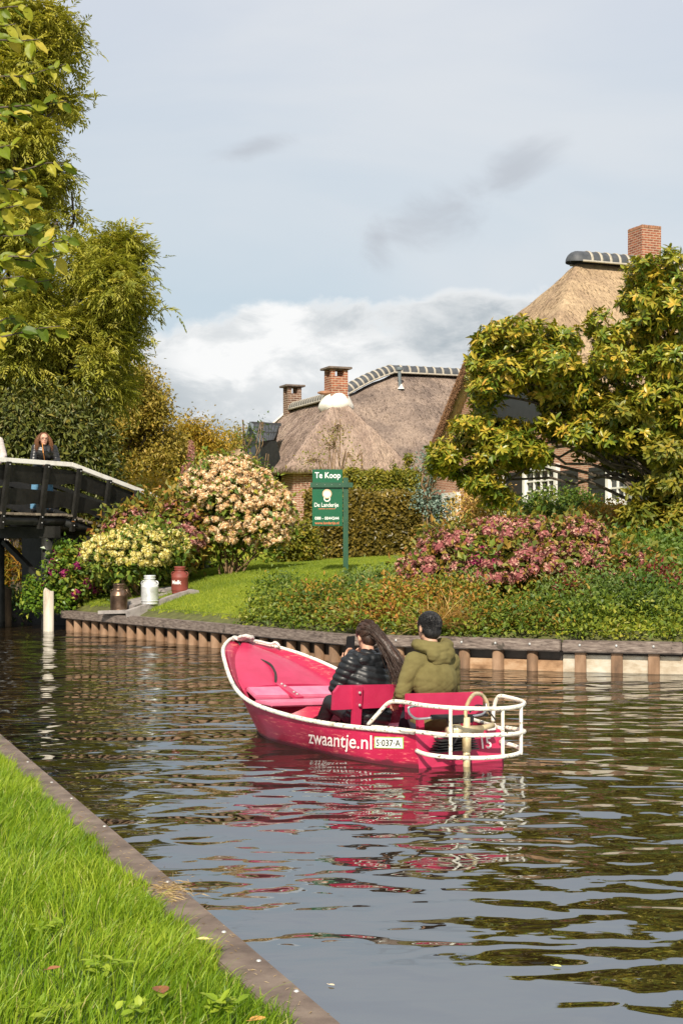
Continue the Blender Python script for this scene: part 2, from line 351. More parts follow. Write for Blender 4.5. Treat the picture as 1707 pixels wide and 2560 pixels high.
def build_land():
    xs = np.concatenate([np.linspace(-400, -30, 25), np.linspace(-28, -9, 24), np.arange(-8.8, 9, .16), np.linspace(9.2, 30, 40), np.linspace(32, 400, 25)])
    ys = np.concatenate([np.linspace(2, 12, 8), np.arange(12.5, 32, .16), np.linspace(32.3, 60, 60), np.linspace(62, 600, 30)])
    X, Y = np.meshgrid(xs, ys, indexing='ij'); sd = sdist(X, Y); Z = np.where(sd > .2, tz(X, Y), -1.2)
    g = Geo(); g.grid(np.stack([X, Y, Z], -1).transpose(1, 0, 2)[:, :, :])
    m, nt, b, out = newmat('lawn_turf')
    n = tnoise(nt, 3, (1, 1, 1), 8, .7); n2 = tnoise(nt, 40, (1, 1, 1), 4, .7); n3 = tnoise(nt, .5, (1, 1, 1), 4, .6)
    c = ramp(nt, n, [(.19, .25, .025), (.33, .38, .04), (.44, .46, .065)], [.3, .5, .7])
    c = mixc(nt, .55, c, ramp(nt, n2, [(.35, .4, .3), (1.3, 1.3, 1.1)], [.3, .7]), 'MULTIPLY')
    c = mixc(nt, .35, c, ramp(nt, n3, [(.6, .65, .5), (1.2, 1.1, 1)], [.35, .65]), 'MULTIPLY')
    nt.links.new(c, b.inputs['Base Color']); b.inputs['Roughness'].default_value = .95; b.inputs['Specular IOR Level'].default_value = .1; bump(nt, b, n2, .8, .05)
    tag(g.build('lawn', m, smooth=True), kind='structure')
    g = Geo(); rows = []
    for k in range(4):
        row = []
        for a, b_ in zip(BANK[1:-1], BANK[2:]):
            d = nrm(b_ - a); n = V3(-d[1], d[0]); 
            if n[1] < 0: n = -n
            for t in np.linspace(0, 1, 12): q = a + (b_ - a) * t + n * (.03, .2, .35, .5)[k]; row.append([q[0], q[1], float(tz(q[0], q[1])) + (-.05, -.02, .004, -.06)[k]])
        rows.append(row)
    g.grid(rows); tag(g.build('bank_soil', nmat('earth', [(.05, .05, .015), (.12, .13, .03)], 9, rough=1), smooth=True), kind='structure')
build_land()
def build_water():
    m, nt, b, out = newmat('canal_water')
    b.inputs['Base Color'].default_value = (.022, .014, .006, 1); b.inputs['Roughness'].default_value = .015; b.inputs['IOR'].default_value = 4.5
    b.inputs['Specular Tint'].default_value = (.9, .96, 1, 1)
    b.inputs['Specular IOR Level'].default_value = .5
    g_ = nt.nodes.new('ShaderNodeNewGeometry')
    def mul(x, k):
        n = nt.nodes.new('ShaderNodeMath'); n.operation = 'MULTIPLY'; nt.links.new(x, n.inputs[0])
        if isinstance(k, (int, float)): n.inputs[1].default_value = k
        else: nt.links.new(k, n.inputs[1])
        return n.outputs[0]
    def add(x, y):
        n = nt.nodes.new('ShaderNodeMath'); nt.links.new(x, n.inputs[0]); nt.links.new(y, n.inputs[1]); return n.outputs[0]
    PV = g_.outputs['Position']
    a1 = tnoise(nt, 4.3, (.68, 1, 1), .8, .4, vec=PV, dist=.35)
    a2 = tnoise(nt, 1.25, (.5, 1, 1), 0, .4, vec=PV, dist=.2)
    a3 = tnoise(nt, 13, (.5, 1, 1), 1, .4, vec=PV, dist=.3)
    calm = tnoise(nt, .45, (1, .7, 1), 1, .4, vec=PV)
    sy = nt.nodes.new('ShaderNodeSeparateXYZ'); nt.links.new(PV, sy.inputs[0])
    mr = nt.nodes.new('ShaderNodeMapRange'); mr.interpolation_type = 'SMOOTHSTEP'; nt.links.new(sy.outputs[1], mr.inputs[0]); mr.inputs[1].default_value = 3.5; mr.inputs[2].default_value = 7.5; mr.inputs[3].default_value = .28; mr.inputs[4].default_value = 1.0
    h = add(add(mul(mul(a1, .8), mr.outputs[0]), mul(a2, 1.5)), mul(mul(mul(a3, .12), calm), mr.outputs[0]))
    bump(nt, b, h, 1.0, WAVE)
    xs = np.concatenate([np.linspace(-400, -20, 12), np.arange(-14, 14.1, 1), np.linspace(20, 400, 12)]); ys = np.concatenate([np.linspace(-300, -10, 10), np.arange(-4, 34, 1), np.linspace(40, 60, 3)])
    X, Y = np.meshgrid(xs, ys, indexing='ij')
    g = Geo(); g.grid(np.stack([X, Y, np.zeros_like(X)], -1).transpose(1, 0, 2)); tag(g.build('canal_water', m, smooth=True), kind='structure')
WAVE = .042
build_water()
# ------------------------------------------------------------------ foliage
def leafgeo(g, pos, ax, up, L, Wd, a, rich=False, fold=.3, bend=.15):
    ax = nrm(ax); side = nrm(np.cross(ax, up)); up = np.cross(side, ax); L = np.asarray(L)[:, None]; Wd = np.asarray(Wd)[:, None]; N = len(pos)
    if not rich:
        V = np.stack([pos, pos + ax * L * .45 + side * Wd / 2 + up * Wd * fold * .5, pos + ax * L - up * L * bend, pos + ax * L * .45 - side * Wd / 2 + up * Wd * fold * .5], 1)
        f = np.array([[0, 1, 2], [0, 2, 3]]); k = 4
    else:
        def p(t, s_, u): return pos + ax * L * t + side * Wd * s_ + up * (Wd * u - L * bend * t * t)
        V = np.stack([p(0, 0, 0), p(.3, .4, fold * .4), p(.3, 0, 0), p(.3, -.4, fold * .4), p(.68, .42, fold * .42), p(.68, 0, 0), p(.68, -.42, fold * .42), p(1, 0, 0)], 1)
        f = np.array([[0, 1, 2], [0, 2, 3], [1, 4, 5], [1, 5, 2], [2, 5, 6], [2, 6, 3], [4, 7, 5], [5, 7, 6]]); k = 8
    Fa = (np.arange(N)[:, None, None] * k + f[None]).reshape(-1, 3)
    g.add(V.reshape(-1, 3), Fa, np.repeat(a, k))
def rdir(n): return nrm(rng.normal(size=(n, 3)))
def BL(px, py, D, rx, ry, rd=None):
    k = D / F; return (P(px, py, D), np.array([rx * k, (rx * k if rd is None else rd), ry * k]))
def hashnoise(p, f, seed=0):
    q = p * f + seed * 7.3
    return (np.sin(q[:, 0] * 1.7 + 1.3 * np.sin(q[:, 1] * 1.1 + q[:, 2])) + np.sin(q[:, 1] * 1.9 + 1.1 * np.sin(q[:, 2] * 1.3)) + np.sin(q[:, 2] * 2.1 + 1.2 * np.sin(q[:, 0] * .9))) / 3
def clumps(blobs, n, shell=.55, gap=-.35, freq=1.5, seed=0, floor=None):
    w = np.array([np.prod(b[1]) ** (2 / 3) for b in blobs]); w = w / w.sum(); C = []; O = []; I = []
    idx = rng.choice(len(blobs), size=int(n * 1.6), p=w)
    cs = np.array([b[0] for b in blobs])[idx]; rs = np.array([b[1] for b in blobs])[idx]
    d = rdir(len(idx)); r = shell + (1 - shell) * rng.random(len(idx)) ** .7
    p = cs + d * rs * r[:, None]; keep = hashnoise(p, freq, seed) > gap
    if floor is not None: keep &= p[:, 2] > floor(p[:, 0], p[:, 1]) + .03
    p, d, idx = p[keep][:n], d[keep][:n], idx[keep][:n]
    return p, nrm(d / rs[keep][:n] * rs[keep][:n].mean()), idx
def foliage(g, blobs, n, per, cr, L, Wd, rich=False, droop=0., outb=.6, upb=.3, shell=.55, gap=-.35, freq=1.5, seed=0, floor=None, fold=.3, bend=.15, jit=.3):
    p, d, idx = clumps(blobs, n, shell, gap, freq, seed, floor); k = len(p)
    cv = rng.random(k)
    pp = np.repeat(p, per, 0) + rng.normal(size=(k * per, 3)) * cr * .5; N = len(pp)
    ax = nrm(rdir(N) * .8 + np.repeat(d, per, 0) * outb + V3(0, 0, -droop)); up = nrm(rdir(N) * .5 + V3(0, 0, 1) * upb * 2 + np.repeat(d, per, 0) * .5)
    l = L * (1 + jit * rng.normal(size=N)).clip(.5, 1.7)
    leafgeo(g, pp, ax, up, l, Wd * l / L, np.clip(.55 * np.repeat(cv, per) + .45 * rng.random(N), 0, 1), rich, fold, bend)
    return p, d, idx
def whorls(g, blobs, n, per, L, Wd, shell=.6, gap=-.4, freq=1.5, seed=0, up=.5, floor=None):
    p, d, idx = clumps(blobs, n, shell, gap, freq, seed, floor); k = len(p); cv = rng.random(k)
    tw = nrm(d + V3(0, 0, up) + rdir(k) * .35); r1 = nrm(np.cross(tw, rdir(k))); r2 = np.cross(tw, r1)
    ph = (np.arange(per) / per * 2 * np.pi * 1.618)[None] + rng.random((k, 1)) * 6.3 + rng.normal(size=(k, per)) * .2
    op = R(38) + R(60) * rng.random((k, per))
    rad = np.cos(ph)[..., None] * r1[:, None] + np.sin(ph)[..., None] * r2[:, None]
    ax = np.cos(op)[..., None] * tw[:, None] + np.sin(op)[..., None] * rad
    base = p[:, None] - tw[:, None] * (rng.random((k, per, 1)) * L * .5)
    upv = nrm(tw[:, None] - .25 * rad); l = L * (.7 + .55 * rng.random((k, per)))
    leafgeo(g, base.reshape(-1, 3), ax.reshape(-1, 3), upv.reshape(-1, 3), l.ravel(), (Wd / L * l).ravel(), np.clip(.5 * np.repeat(cv, per) + .5 * rng.random(k * per), 0, 1), True, .35, .22)
    return p, tw, idx
def subblobs(blobs, k=7, ratio=.42):
    o = []
    for c, r in blobs:
        n = 0
        while n < k:
            d = rdir(1)[0]; q = c + d * r * rng.uniform(.45, .85); o.append((q, r * ratio * rng.uniform(.7, 1.25))); n += 1
    return o
def pinnate(g, blobs, n, sprays, L, leaflets, ll, lw, shell=.5, gap=-.4, freq=1.5, seed=0, droop=.35, spread=.25):
    p, d, idx = clumps(blobs, n, shell, gap, freq, seed); k = len(p); cv = rng.random(k); N = k * sprays
    b = np.repeat(p, sprays, 0) + rng.normal(size=(N, 3)) * spread * .4; ax = nrm(np.repeat(d, sprays, 0) * .7 + rdir(N) * .8 + V3(0, 0, .1)); up = nrm(V3(0, 0, 1) + np.repeat(d, sprays, 0) * .5 + rdir(N) * .35); sd = nrm(np.cross(ax, up)); m_ = leaflets
    t = np.linspace(.2, 1, m_); sg = np.where(np.arange(m_) % 2, 1., -1.); sg[-1] = 0; Ls = L * (.7 + .6 * rng.random(N))
    q = b[:, None] + ax[:, None] * (Ls[:, None] * t)[..., None] - V3(0, 0, 1) * (Ls[:, None] * droop * t ** 2)[..., None]
    la = nrm(ax[:, None] * .75 + sd[:, None] * sg[None, :, None] * .75 - V3(0, 0, .25) + .15 * rng.normal(size=(N, m_, 3)))
    leafgeo(g, q.reshape(-1, 3), la.reshape(-1, 3), np.repeat(up, m_, 0), (ll * (.75 + .5 * rng.random(N * m_))), np.full(N * m_, lw), np.clip(.55 * np.repeat(cv, sprays * m_) + .45 * np.repeat(rng.random(N), m_), 0, 1))
    return p, d, idx
def limb(p0, p1, sag=0., n=6, wob=.08):
    p0, p1 = np.array(p0, float), np.array(p1, float); t = np.linspace(0, 1, n)[:, None]; L = np.linalg.norm(p1 - p0)
    q = p0 + (p1 - p0) * t; q[1:-1] += rng.normal(size=(n - 2, 3)) * wob * L * .5; q[:, 2] += (sag * L * 4 * t * (1 - t))[:, 0]; return q
def branches(g, base, r0, blobs, p, idx, fork, ntw=120, rtw=.012, fr=.35, wob=.07):
    base = np.array(base, float); fork = np.array(fork, float)
    tr = limb(base, fork, 0, 8, .04); g.tube(tr, np.linspace(r0, r0 * .6, 8), 10)
    for bi, (c, r) in enumerate(blobs):
        t = rng.uniform(.45, 1.); st = tr[int(t * 7)]
        q = limb(st, c, .05, 7, wob); g.tube(q, np.linspace(r0 * fr, rtw * 2, 7), 6, cap=False)
    for k in rng.choice(len(p), size=min(ntw, len(p)), replace=False):
        c = blobs[idx[k]][0]; q = limb(c + (p[k] - c) * rng.uniform(0, .25), p[k], .05, 5, .12); g.tube(q, np.linspace(rtw * 1.6, rtw * .35, 5), 4, cap=False)
# ------------------------------------------------------------------ near bank (photographer's side)
def near_bank():
    a = W(0, 1832, .38); b = W(856, 2560, .38); d = nrm(b - a); n = V3(-d[1], d[0], 0)    # n points to the water? check sign
    if n[0] < 0: n = -n
    p0 = a - d * 40; p1 = b + d * 9
    zs = V3(0, 0, .005)
    land = Geo(); Wd = 60; w = .125
    c = [p0 - n * w, p1 - n * w, p1 - n * Wd, p0 - n * Wd]
    g = Geo(); U = np.linspace(0, 1, 60); T = np.concatenate([np.linspace(0, .03, 12), np.linspace(.04, 1, 20)])
    pts = np.array([[p0 - n * w + (p1 - p0) * u - n * (Wd * t) + V3(0, 0, -.015 + .10 * min(1, Wd * t / 1.2)) for t in T] for u in U])
    g.grid(pts)
    m = nmat('turf_soil', [(.03, .05, .01), (.06, .10, .015), (.09, .13, .03)], 6, rough=1, bmp=.5); tag(g.build('grass_bank', m), kind='structure')
    t = thing('timber_edging', 'long dark brown plank edging the grass in the foreground, with flat nail heads', 'bank edging', tuple(a))
    M_ = Geo(); c0 = a - d * 3.2 + 0
    L0 = a - d * 14; L1 = b + d * 6
    M_.beam(L0 - n * w / 2 - V3(0, 0, .03), L1 - n * w / 2 - V3(0, 0, .03), w, .06, bev=.004)
    M_.build('plank', M['bankcap'], t)
    s = Geo(); s.beam(L0 - n * .045 - V3(0, 0, .35), L1 - n * .045 - V3(0, 0, .35), .04, .57); s.build('side_board', M['darkboard'], t)
    for px, py in ((741, 2478), (647, 2402), (262, 2066), (560, 2330), (180, 1996), (130, 1956), (420, 2205), (70, 1905)):
        p = W(px, py, .3805); bb = Geo(); bb.lathe([(0, .003), (.005, .003), (.0072, .0), (.0072, -.004)], p, 14); bb.build('nail_head', M['bolt'], t)
    return a, b, d, n
NB = near_bank()
def near_grass():
    a, b, d, n = NB; mt = leafmat('grass_blade', [(.09, .18, .008), (.18, .32, .014), (.30, .44, .026), (.46, .56, .055), (.62, .56, .22)], [0, .3, .6, .93, 1], .45, .45)
    Ltot = np.linalg.norm(b - a)
    def scatter(N, s0, s1, w0, w1, hmin, hmax, wid):
        s = rng.uniform(s0, s1, N); q = w0 + (w1 - w0) * rng.random(N); q = q + np.where(q < .12, .018 + .022 * np.sin(s * 9) + .014 * np.sin(s * 23), 0)
        base = a + d * s[:, None] - n * (.125 + q)[:, None]; base[:, 2] = .365 + .10 * np.clip(q / 1.2, 0, 1)
        # tufts lean together
        ph = hashnoise(base, 5, 3) * 3 + hashnoise(base, 13, 5) * 2; ln = .35 + .35 * hashnoise(base, 9, 8)
        hh = (hmin + (hmax - hmin) * rng.random(N)) * (1 + .3 * hashnoise(base, 7, 1)) * np.where(rng.random(N) < .02, 1.5, 1) * (.72 + .28 * np.clip(q / .12, 0, 1))
        lean = np.stack([np.cos(ph) * .45 + n[0] * .55, np.sin(ph) * .45 + n[1] * .5, np.zeros(N)], -1) * ln[:, None] + rng.normal(size=(N, 3)) * .28; lean[:, 2] = 0
        side = nrm(np.stack([np.cos(ph * 7), np.sin(ph * 7), np.zeros(N)], -1) + rng.normal(size=(N, 3)) * .6); side[:, 2] = 0; side = nrm(side)
        w = wid * (.6 + .8 * rng.random(N)); V = []
        for t, k in ((0, 1.), (.35, .95), (.7, .6)):
            c = base + lean * (hh * t * t)[:, None] + V3(0, 0, 1) * (hh * t * (1 - .18 * t))[:, None]; V += [c - side * (w * k / 2)[:, None], c + side * (w * k / 2)[:, None]]
        V.append(base + lean * hh[:, None] + V3(0, 0, 1) * (hh * .8)[:, None])
        V = np.stack(V, 1); f = np.array([[0, 1, 3, 2], [2, 3, 5, 4]]); ft = np.array([[4, 5, 6]])
        A = np.clip(.45 + .22 * hashnoise(base, 4, 2) + .2 * hashnoise(base, 1.5, 7) + .2 * rng.normal(size=N), 0, .93); A = np.where(rng.random(N) < .025, 1., A)
        g.add(V.reshape(-1, 3), (np.arange(N)[:, None, None] * 7 + f).reshape(-1, 4), np.repeat(A, 7)); g.Fc.append((np.arange(N)[:, None, None] * 7 + ft).reshape(-1, 3) + g.n - len(V) * 7)
    g = Geo()
    scatter(62000, 0 - .6, Ltot + .9, -.012, 1.25, .05, .105, .0036)
    scatter(9000, 0 - .6, Ltot + .9, -.02, .10, .03, .07, .003)
    scatter(24000, -9, -.6, -.01, 2.2, .05, .1, .008)
    scatter(22000, -1, Ltot + 1.5, 1.25, 3.0, .05, .1, .006)
    # clumps of broad leafed weeds
    for px, py, r_ in ((250, 2420, .05), (110, 2540, .07), (120, 2330, .04), (560, 2520, .035), (330, 2540, .05)):
        c = W(px, py, .44); k = 26; pp = c + rng.normal(size=(k, 3)) * r_ * .5; pp[:, 2] = .435 + .03 * rng.random(k); ax = rdir(k); ax[:, 2] = abs(ax[:, 2]) * .4 + .1; leafgeo(g, pp, ax, np.tile([0, 0, 1.], (k, 1)) + rdir(k) * .3, .022 + .02 * rng.random(k), .016 + .012 * rng.random(k), .5 + .4 * rng.random(k), True, .2, .2)
    o = g.build('grass', mt); tag(o, 'tall bright green grass on the near bank', 'grass', kind='stuff')
near_grass()
# fallen leaves ------------------------------------------------------
def fallen_leaf(px, py, z, L, colr, label, lift=.01, water=False):
    p = W(px, py, z); g = Geo(); n = 7; an = rng.uniform(0, 6.3)
    t = np.linspace(0, 1, n); rows = []
    for i, u in enumerate(t):
        wv = L * .36 * math.sin(math.pi * min(u * .92 + .06, 1)) ** .7
        rows.append([[(u - .5) * L, s * wv, abs(s) * wv * .35 + .18 * L * (u - .5) ** 2] for s in (-1, -.5, 0, .5, 1)])
    q = np.array(rows); c, s_ = math.cos(an), math.sin(an); x = q[..., 0] * c - q[..., 1] * s_; y = q[..., 0] * s_ + q[..., 1] * c
    q = np.stack([x + p[0], y + p[1], q[..., 2] + p[2] + .003], -1); g.grid(q)
    g.tube([q[0, 2], q[0, 2] + nrm(q[0, 2] - q[1, 2]) * L * .3 + V3(0, 0, .001)], .0008, 4)
    m = flat('fallen_leaf_' + 'abcdefgh'[len(LEAVES)], colr, .7); o = g.build('fallen_leaf', m); tag(o, label, 'fallen leaf', 'fallen leaves'); LEAVES.append(o)
LEAVES = []
fallen_leaf(507, 2352, .425, .035, (.62, .5, .2), 'pale yellow fallen leaf lying on grass beside the plank, lower left')
fallen_leaf(545, 2372, .39, .028, (.28, .14, .06), 'small brown curled leaf just right of the pale yellow leaf by the plank')
fallen_leaf(402, 2480, .46, .055, (.22, .08, .03), 'large dark brown dead leaf sunk in the foreground grass')
fallen_leaf(137, 2425, .465, .035, (.3, .12, .05), 'reddish brown leaf in the grass at the far lower left')
fallen_leaf(645, 2553, .43, .04, (.62, .28, .07), 'orange leaf in the grass at the bottom edge of the picture')
fallen_leaf(829, 2465, .002, .022, (.75, .6, .4), 'tiny pale leaf floating on the water beside the plank')
fallen_leaf(1392, 2418, .002, .03, (.6, .6, .2), 'yellow green leaf floating on the water at the lower right')
def litter():
    g = Geo(); a, b, d, n = NB
    pts = np.array([W(rng.normal(425, 28), rng.normal(2222, 14), .384) for _ in range(240)]); ax = rdir(240); ax[:, 2] *= .1
    leafgeo(g, pts, ax, np.tile([0, 0, 1.], (240, 1)) + rdir(240) * .2, .02 + .03 * rng.random(240), np.full(240, .0022), rng.random(240))
    k = 260; s = rng.uniform(0, 1, k); q = rng.random(k) * .12; pp = a + (b - a) * s[:, None] - n * q[:, None]; pp[:, 2] = .3835; ax = rdir(k); ax[:, 2] *= .05
    leafgeo(g, pp, ax, np.tile([0, 0, 1.], (k, 1)), .006 + .018 * rng.random(k), np.full(k, .002), rng.random(k))
    tag(g.build('dry_grass_clippings', leafmat('dry_straw', [(.3, .2, .08), (.5, .36, .18), (.62, .5, .3)], None, .1)), 'straw coloured grass clippings heaped on the dark plank', 'clippings', kind='stuff')
litter()
# ------------------------------------------------------------------ far retaining wall
def retaining_wall():
    t = thing('retaining_wall', 'low timber canal wall with round piles and a heavy weathered cap board', 'canal wall', (.13, 17.77, 0))
    segs = [((-4.79, 24.8), (.13, 17.77), 'pile', .335), ((.13, 17.77), (2.60, 16.735), 'pile', .42), ((2.60, 16.735), (3.93, 16.36), 'flat', .42), ((3.93, 16.36), (14, 13.7), 'flat', .42)]
    for k, (a, b, kind, sp) in enumerate(segs):
        a, b = V3(*a, 0), V3(*b, 0); d = nrm(b - a); n = V3(d[1], -d[0], 0); L = np.linalg.norm(b - a)
        capz = .375 if k else .36; za = .345 if k == 0 else .372; zb = .372
        # cap boards, in lengths
        cuts = {0: [0, 3.1, 5.9, L], 1: [0, L], 2: [0, L], 3: [0, 3, 6.2, L]}[k]
        for c0, c1 in zip(cuts[:-1], cuts[1:]):
            g = Geo(); p = a + d * (c0 + .004) + n * .03; q = a + d * (c1 - .004) + n * .03
            z0 = za + (zb - za) * c0 / L; z1 = za + (zb - za) * c1 / L
            lift = {1: .004, 2: .0, 3: .006}.get(k, 0)
            g.beam(p + V3(0, 0, z0 - .0675 + lift), q + V3(0, 0, z1 - .0675 + lift), .17, .135, bev=.012); g.build('cap_board', M['cap'], t)
        cnt = int(L / sp)
        for i in range(cnt + (1 if k == 3 else 0)):
            p = a + d * (sp * (i + .5)) + n * .005
            if kind == 'pile':
                g = Geo(); r = .066 + .008 * rng.random(); tl = rng.normal(size=2) * .006
                g.tube([p + V3(0, 0, -.6), p + V3(tl[0], tl[1], .232 if k else .215)], [r, r * .97], 14); g.build('pile', M['pile'], t, smooth=True)
            else:
                g = Geo(); g.box(p + V3(0, 0, -.18) + n * .0, (.13, .11, .83), [d, n, (0, 0, 1)], bev=.01); g.build('square_pile', M['pile'], t)
            if kind == 'pile' and k: pass
            if k:
                bb = Geo(); q = p + n * .113 + V3(0, 0, zb - .05); 
                bb.ball(q, .016, 10, 6); bb.build('bolt', M['bolt'], t)
        g = Geo(); g.beam(a - n * .075 + V3(0, 0, -.2), b - n * .075 + V3(0, 0, -.2), .04, .86); g.build('back_board', M['darkboard'], t)
        g = Geo(); hh = .125 if kind == 'pile' else .2
        if k > 0:
            g.beam(a - n * .03 + V3(0, 0, hh - .14), b - n * .03 + V3(0, 0, hh - .14), .05, .28, bev=.01); g.build('waling_board', M['waling'] if k == 1 else M['palewaling'], t)
        else:
            g.beam(a - n * .045 + V3(0, 0, -.03), b - n * .045 + V3(0, 0, -.03), .02, .22); g.build('waling_board', M['pile'], t)
    # end of the wall, turning back under the bridge
    g = Geo(); g.beam(V3(-4.82, 24.86, .28), V3(-5.08, 26.7, .28), .14, .13, bev=.01); g.build('cap_board', M['cap'], t)
retaining_wall()
def side_bank():
    t = thing('bank_boarding', 'dark wet boards holding the bank behind the bridge piles, far left', 'bank edging', (-7.4, 26.9, 0))
    g = Geo(); g.beam(V3(-5.05, 26.66, .02), V3(-7.4, 26.86, .02), .05, .6); g.beam(V3(-7.4, 26.86, .02), V3(-30, 25.4, .02), .05, .6); g.build('board', M['darkboard'], t)
side_bank()
# mooring posts --------------------------------------------------------
def post(px, pytop, pyw, r, lab, mt, name='mooring_post'):
    p = W(px, pyw, 0); top = H - (pytop - HY) * p[1] / F; g = Geo()
    g.tube([p + V3(0, 0, -.8), p + V3(.0, 0, top - .01), p + V3(.008, 0, top)], [r, r * .93, r * .88], 12); tag(g.build(name, mt, org=p, smooth=True), lab, 'mooring post'); return p
post(122, 1476, 1578, .095, 'white peeling wooden post standing in the water left of the milk cans', M['postwhite'])
post(19, 1470, 1566, .085, 'short brown rotting post in the water at the left edge, left of the bridge piles', M['brownpost'])
# ------------------------------------------------------------------ bridge
def bridge():
    A = V3(-5.76, 24.0, 0); b = nrm(V3(.514, .857, 0)); n = V3(b[1], -b[0], 0); UP = V3(0, 0, 1)
    t = thing('footbridge', 'arched black timber footbridge with a white handrail crossing to the garden', 'bridge', tuple(A + V3(0, 0, 0)))
    T0, T1 = -1.9, 1.63
    def dz(s):
        if s < T0: return 2.04 - .21 * (T0 - s)
        if s > T1: return 2.04 - .21 * (s - T1)
        return 2.04
    def Q(s, off, h): return A + b * s + n * off + UP * (dz(s) + h)
    S = [-6.6, T0, T1, 6.0]; Wb = 1.35
    lean = .155
    # logs under the deck, two per side of each leg
    for off in (-.07, -Wb - .05):
        for s0, s1 in zip(S[:-1], S[1:]):
            g = Geo(); q0, q1 = Q(s0 + .0, off, -.135), Q(s1, off, -.135); g.tube(limb(q0, q1, 0, 9, .0015), .082, 12); g.build('log_beam', M['blacklog'], t, smooth=True)
    g = Geo()
    s = S[0] + .06
    while s < S[-1]:
        g.beam(Q(s, .06, -.022 + rng.normal() * .002), Q(s, -Wb - .16, -.022 + rng.normal() * .002), .128, .044, bev=.006); s += .135
    g.build('deck', M['deckwood'], t)
    def rail(off, sg, mt_r, vis):
        # sg=+1 near side leaning out towards the camera
        def RQ(s, h): return Q(s, off + sg * lean * h / .95, h)
        g = Geo()
        for s0, s1 in zip(S[:-1], S[1:]):
            g.beam(RQ(s0, .875), RQ(s1, .875), .085, .078, up=(0, 0, 1), bev=.004)
        g.build('handrail', mt_r, t)
        xs = []
        if vis:
            for px in (-75, 19, 115, 195, 269, 337):
                xs.append(((px - CX) / F * A[1] - A[0]) / (b[0] - (px - CX) / F * b[1]) - .14)
        else: xs = [-.8, .6, 1.9, 3.1, 4.3]
        xs = [-5.2, -3.9, -2.6] + xs + [4.9, 5.7] if vis else [-5.2, -3.9, -2.4] + xs + [5.4]
        for s in xs:
            g = Geo(); g.beam(RQ(s, -.28) + n * sg * .055, RQ(s, .85) + n * sg * .055, .10, .062, up=n, bev=.006); pp = g.build('rail_post', M['blackwood'], t)
            for h in (-.17, -.07, .80):
                bb = Geo(); bb.ball(RQ(s, h) + n * sg * .093, .011, 8, 6); bb.build('bolt', M['bolt'], pp)
        for s0, s1 in zip(xs[:-1], xs[1:]):
            for h0, h1, ph in ((.10, .40, 0), (.50, .79, 2)):
                k = 26; u = np.linspace(s0, s1, k); lo = h0 + .022 * np.sin(u * 3.1 + ph) + .012 * np.sin(u * 9 + ph * 2) + (.045 if ph == 0 else .03) * np.clip((u - s0) / (s1 - s0), 0, 1); hi = h1 + .014 * np.sin(u * 2.3 + ph * 3 + 1)
                fr = []
                for d_ in (.0, .028): fr.append(np.array([[RQ(a_, l) - n * sg * d_ for a_, l in zip(u, lo)], [RQ(a_, l) - n * sg * d_ for a_, l in zip(u, hi)]]))
                V = np.concatenate([fr[0][0], fr[0][1], fr[1][0], fr[1][1]]); i = np.arange(k - 1); j = i + 1
                fs = np.concatenate([np.stack([i, j, k + j, k + i], -1), np.stack([2 * k + i, 3 * k + i, 3 * k + j, 2 * k + j], -1), np.stack([i, 2 * k + i, 2 * k + j, j], -1), np.stack([k + i, k + j, 3 * k + j, 3 * k + i], -1)])
                g = Geo(); g.add(V, fs); g.build('rail_board', M['blackwood'], t)
    rail(-.02, 1, M['railwhite'], True); rail(-Wb - .07, -1, M['blackwood'], False)
    # piers: cross beam, piles, brace
    for s0, main in ((1.18, True), (-1.7, False)):
        g = Geo(); g.beam(Q(s0, .22, -.335), Q(s0, -Wb - .25, -.335), .17, .21, bev=.01); g.build('cross_beam', M['blackwood'], t)
        for off in (-.02, -1.18):
            q = Q(s0, off, 0); g = Geo(); g.tube([V3(q[0], q[1], -1), V3(q[0], q[1], dz(s0) - .44)], [.115, .1], 16); g.build('pile', M['blacklog'], t, smooth=True)
        g = Geo(); g.beam(Q(s0 + .0, -1.05, -.5), Q(s0, -.05, -1.25), .08, .12, up=b); g.build('brace', M['blackwood'], t)
    # landing: black boards added to stand in for the deep shade under the deck
    g = Geo(); g.beam(Q(2.3, .1, -1.1), Q(2.3, -Wb - .3, -1.1), .08, 1.7); g.beam(Q(2.3, .08, -1.1), Q(4.6, .08, -.9), .06, 1.5); g.build('shade_boards', M['blackwood'], t)
    return A, b, n, dz, Q
BR = bridge()
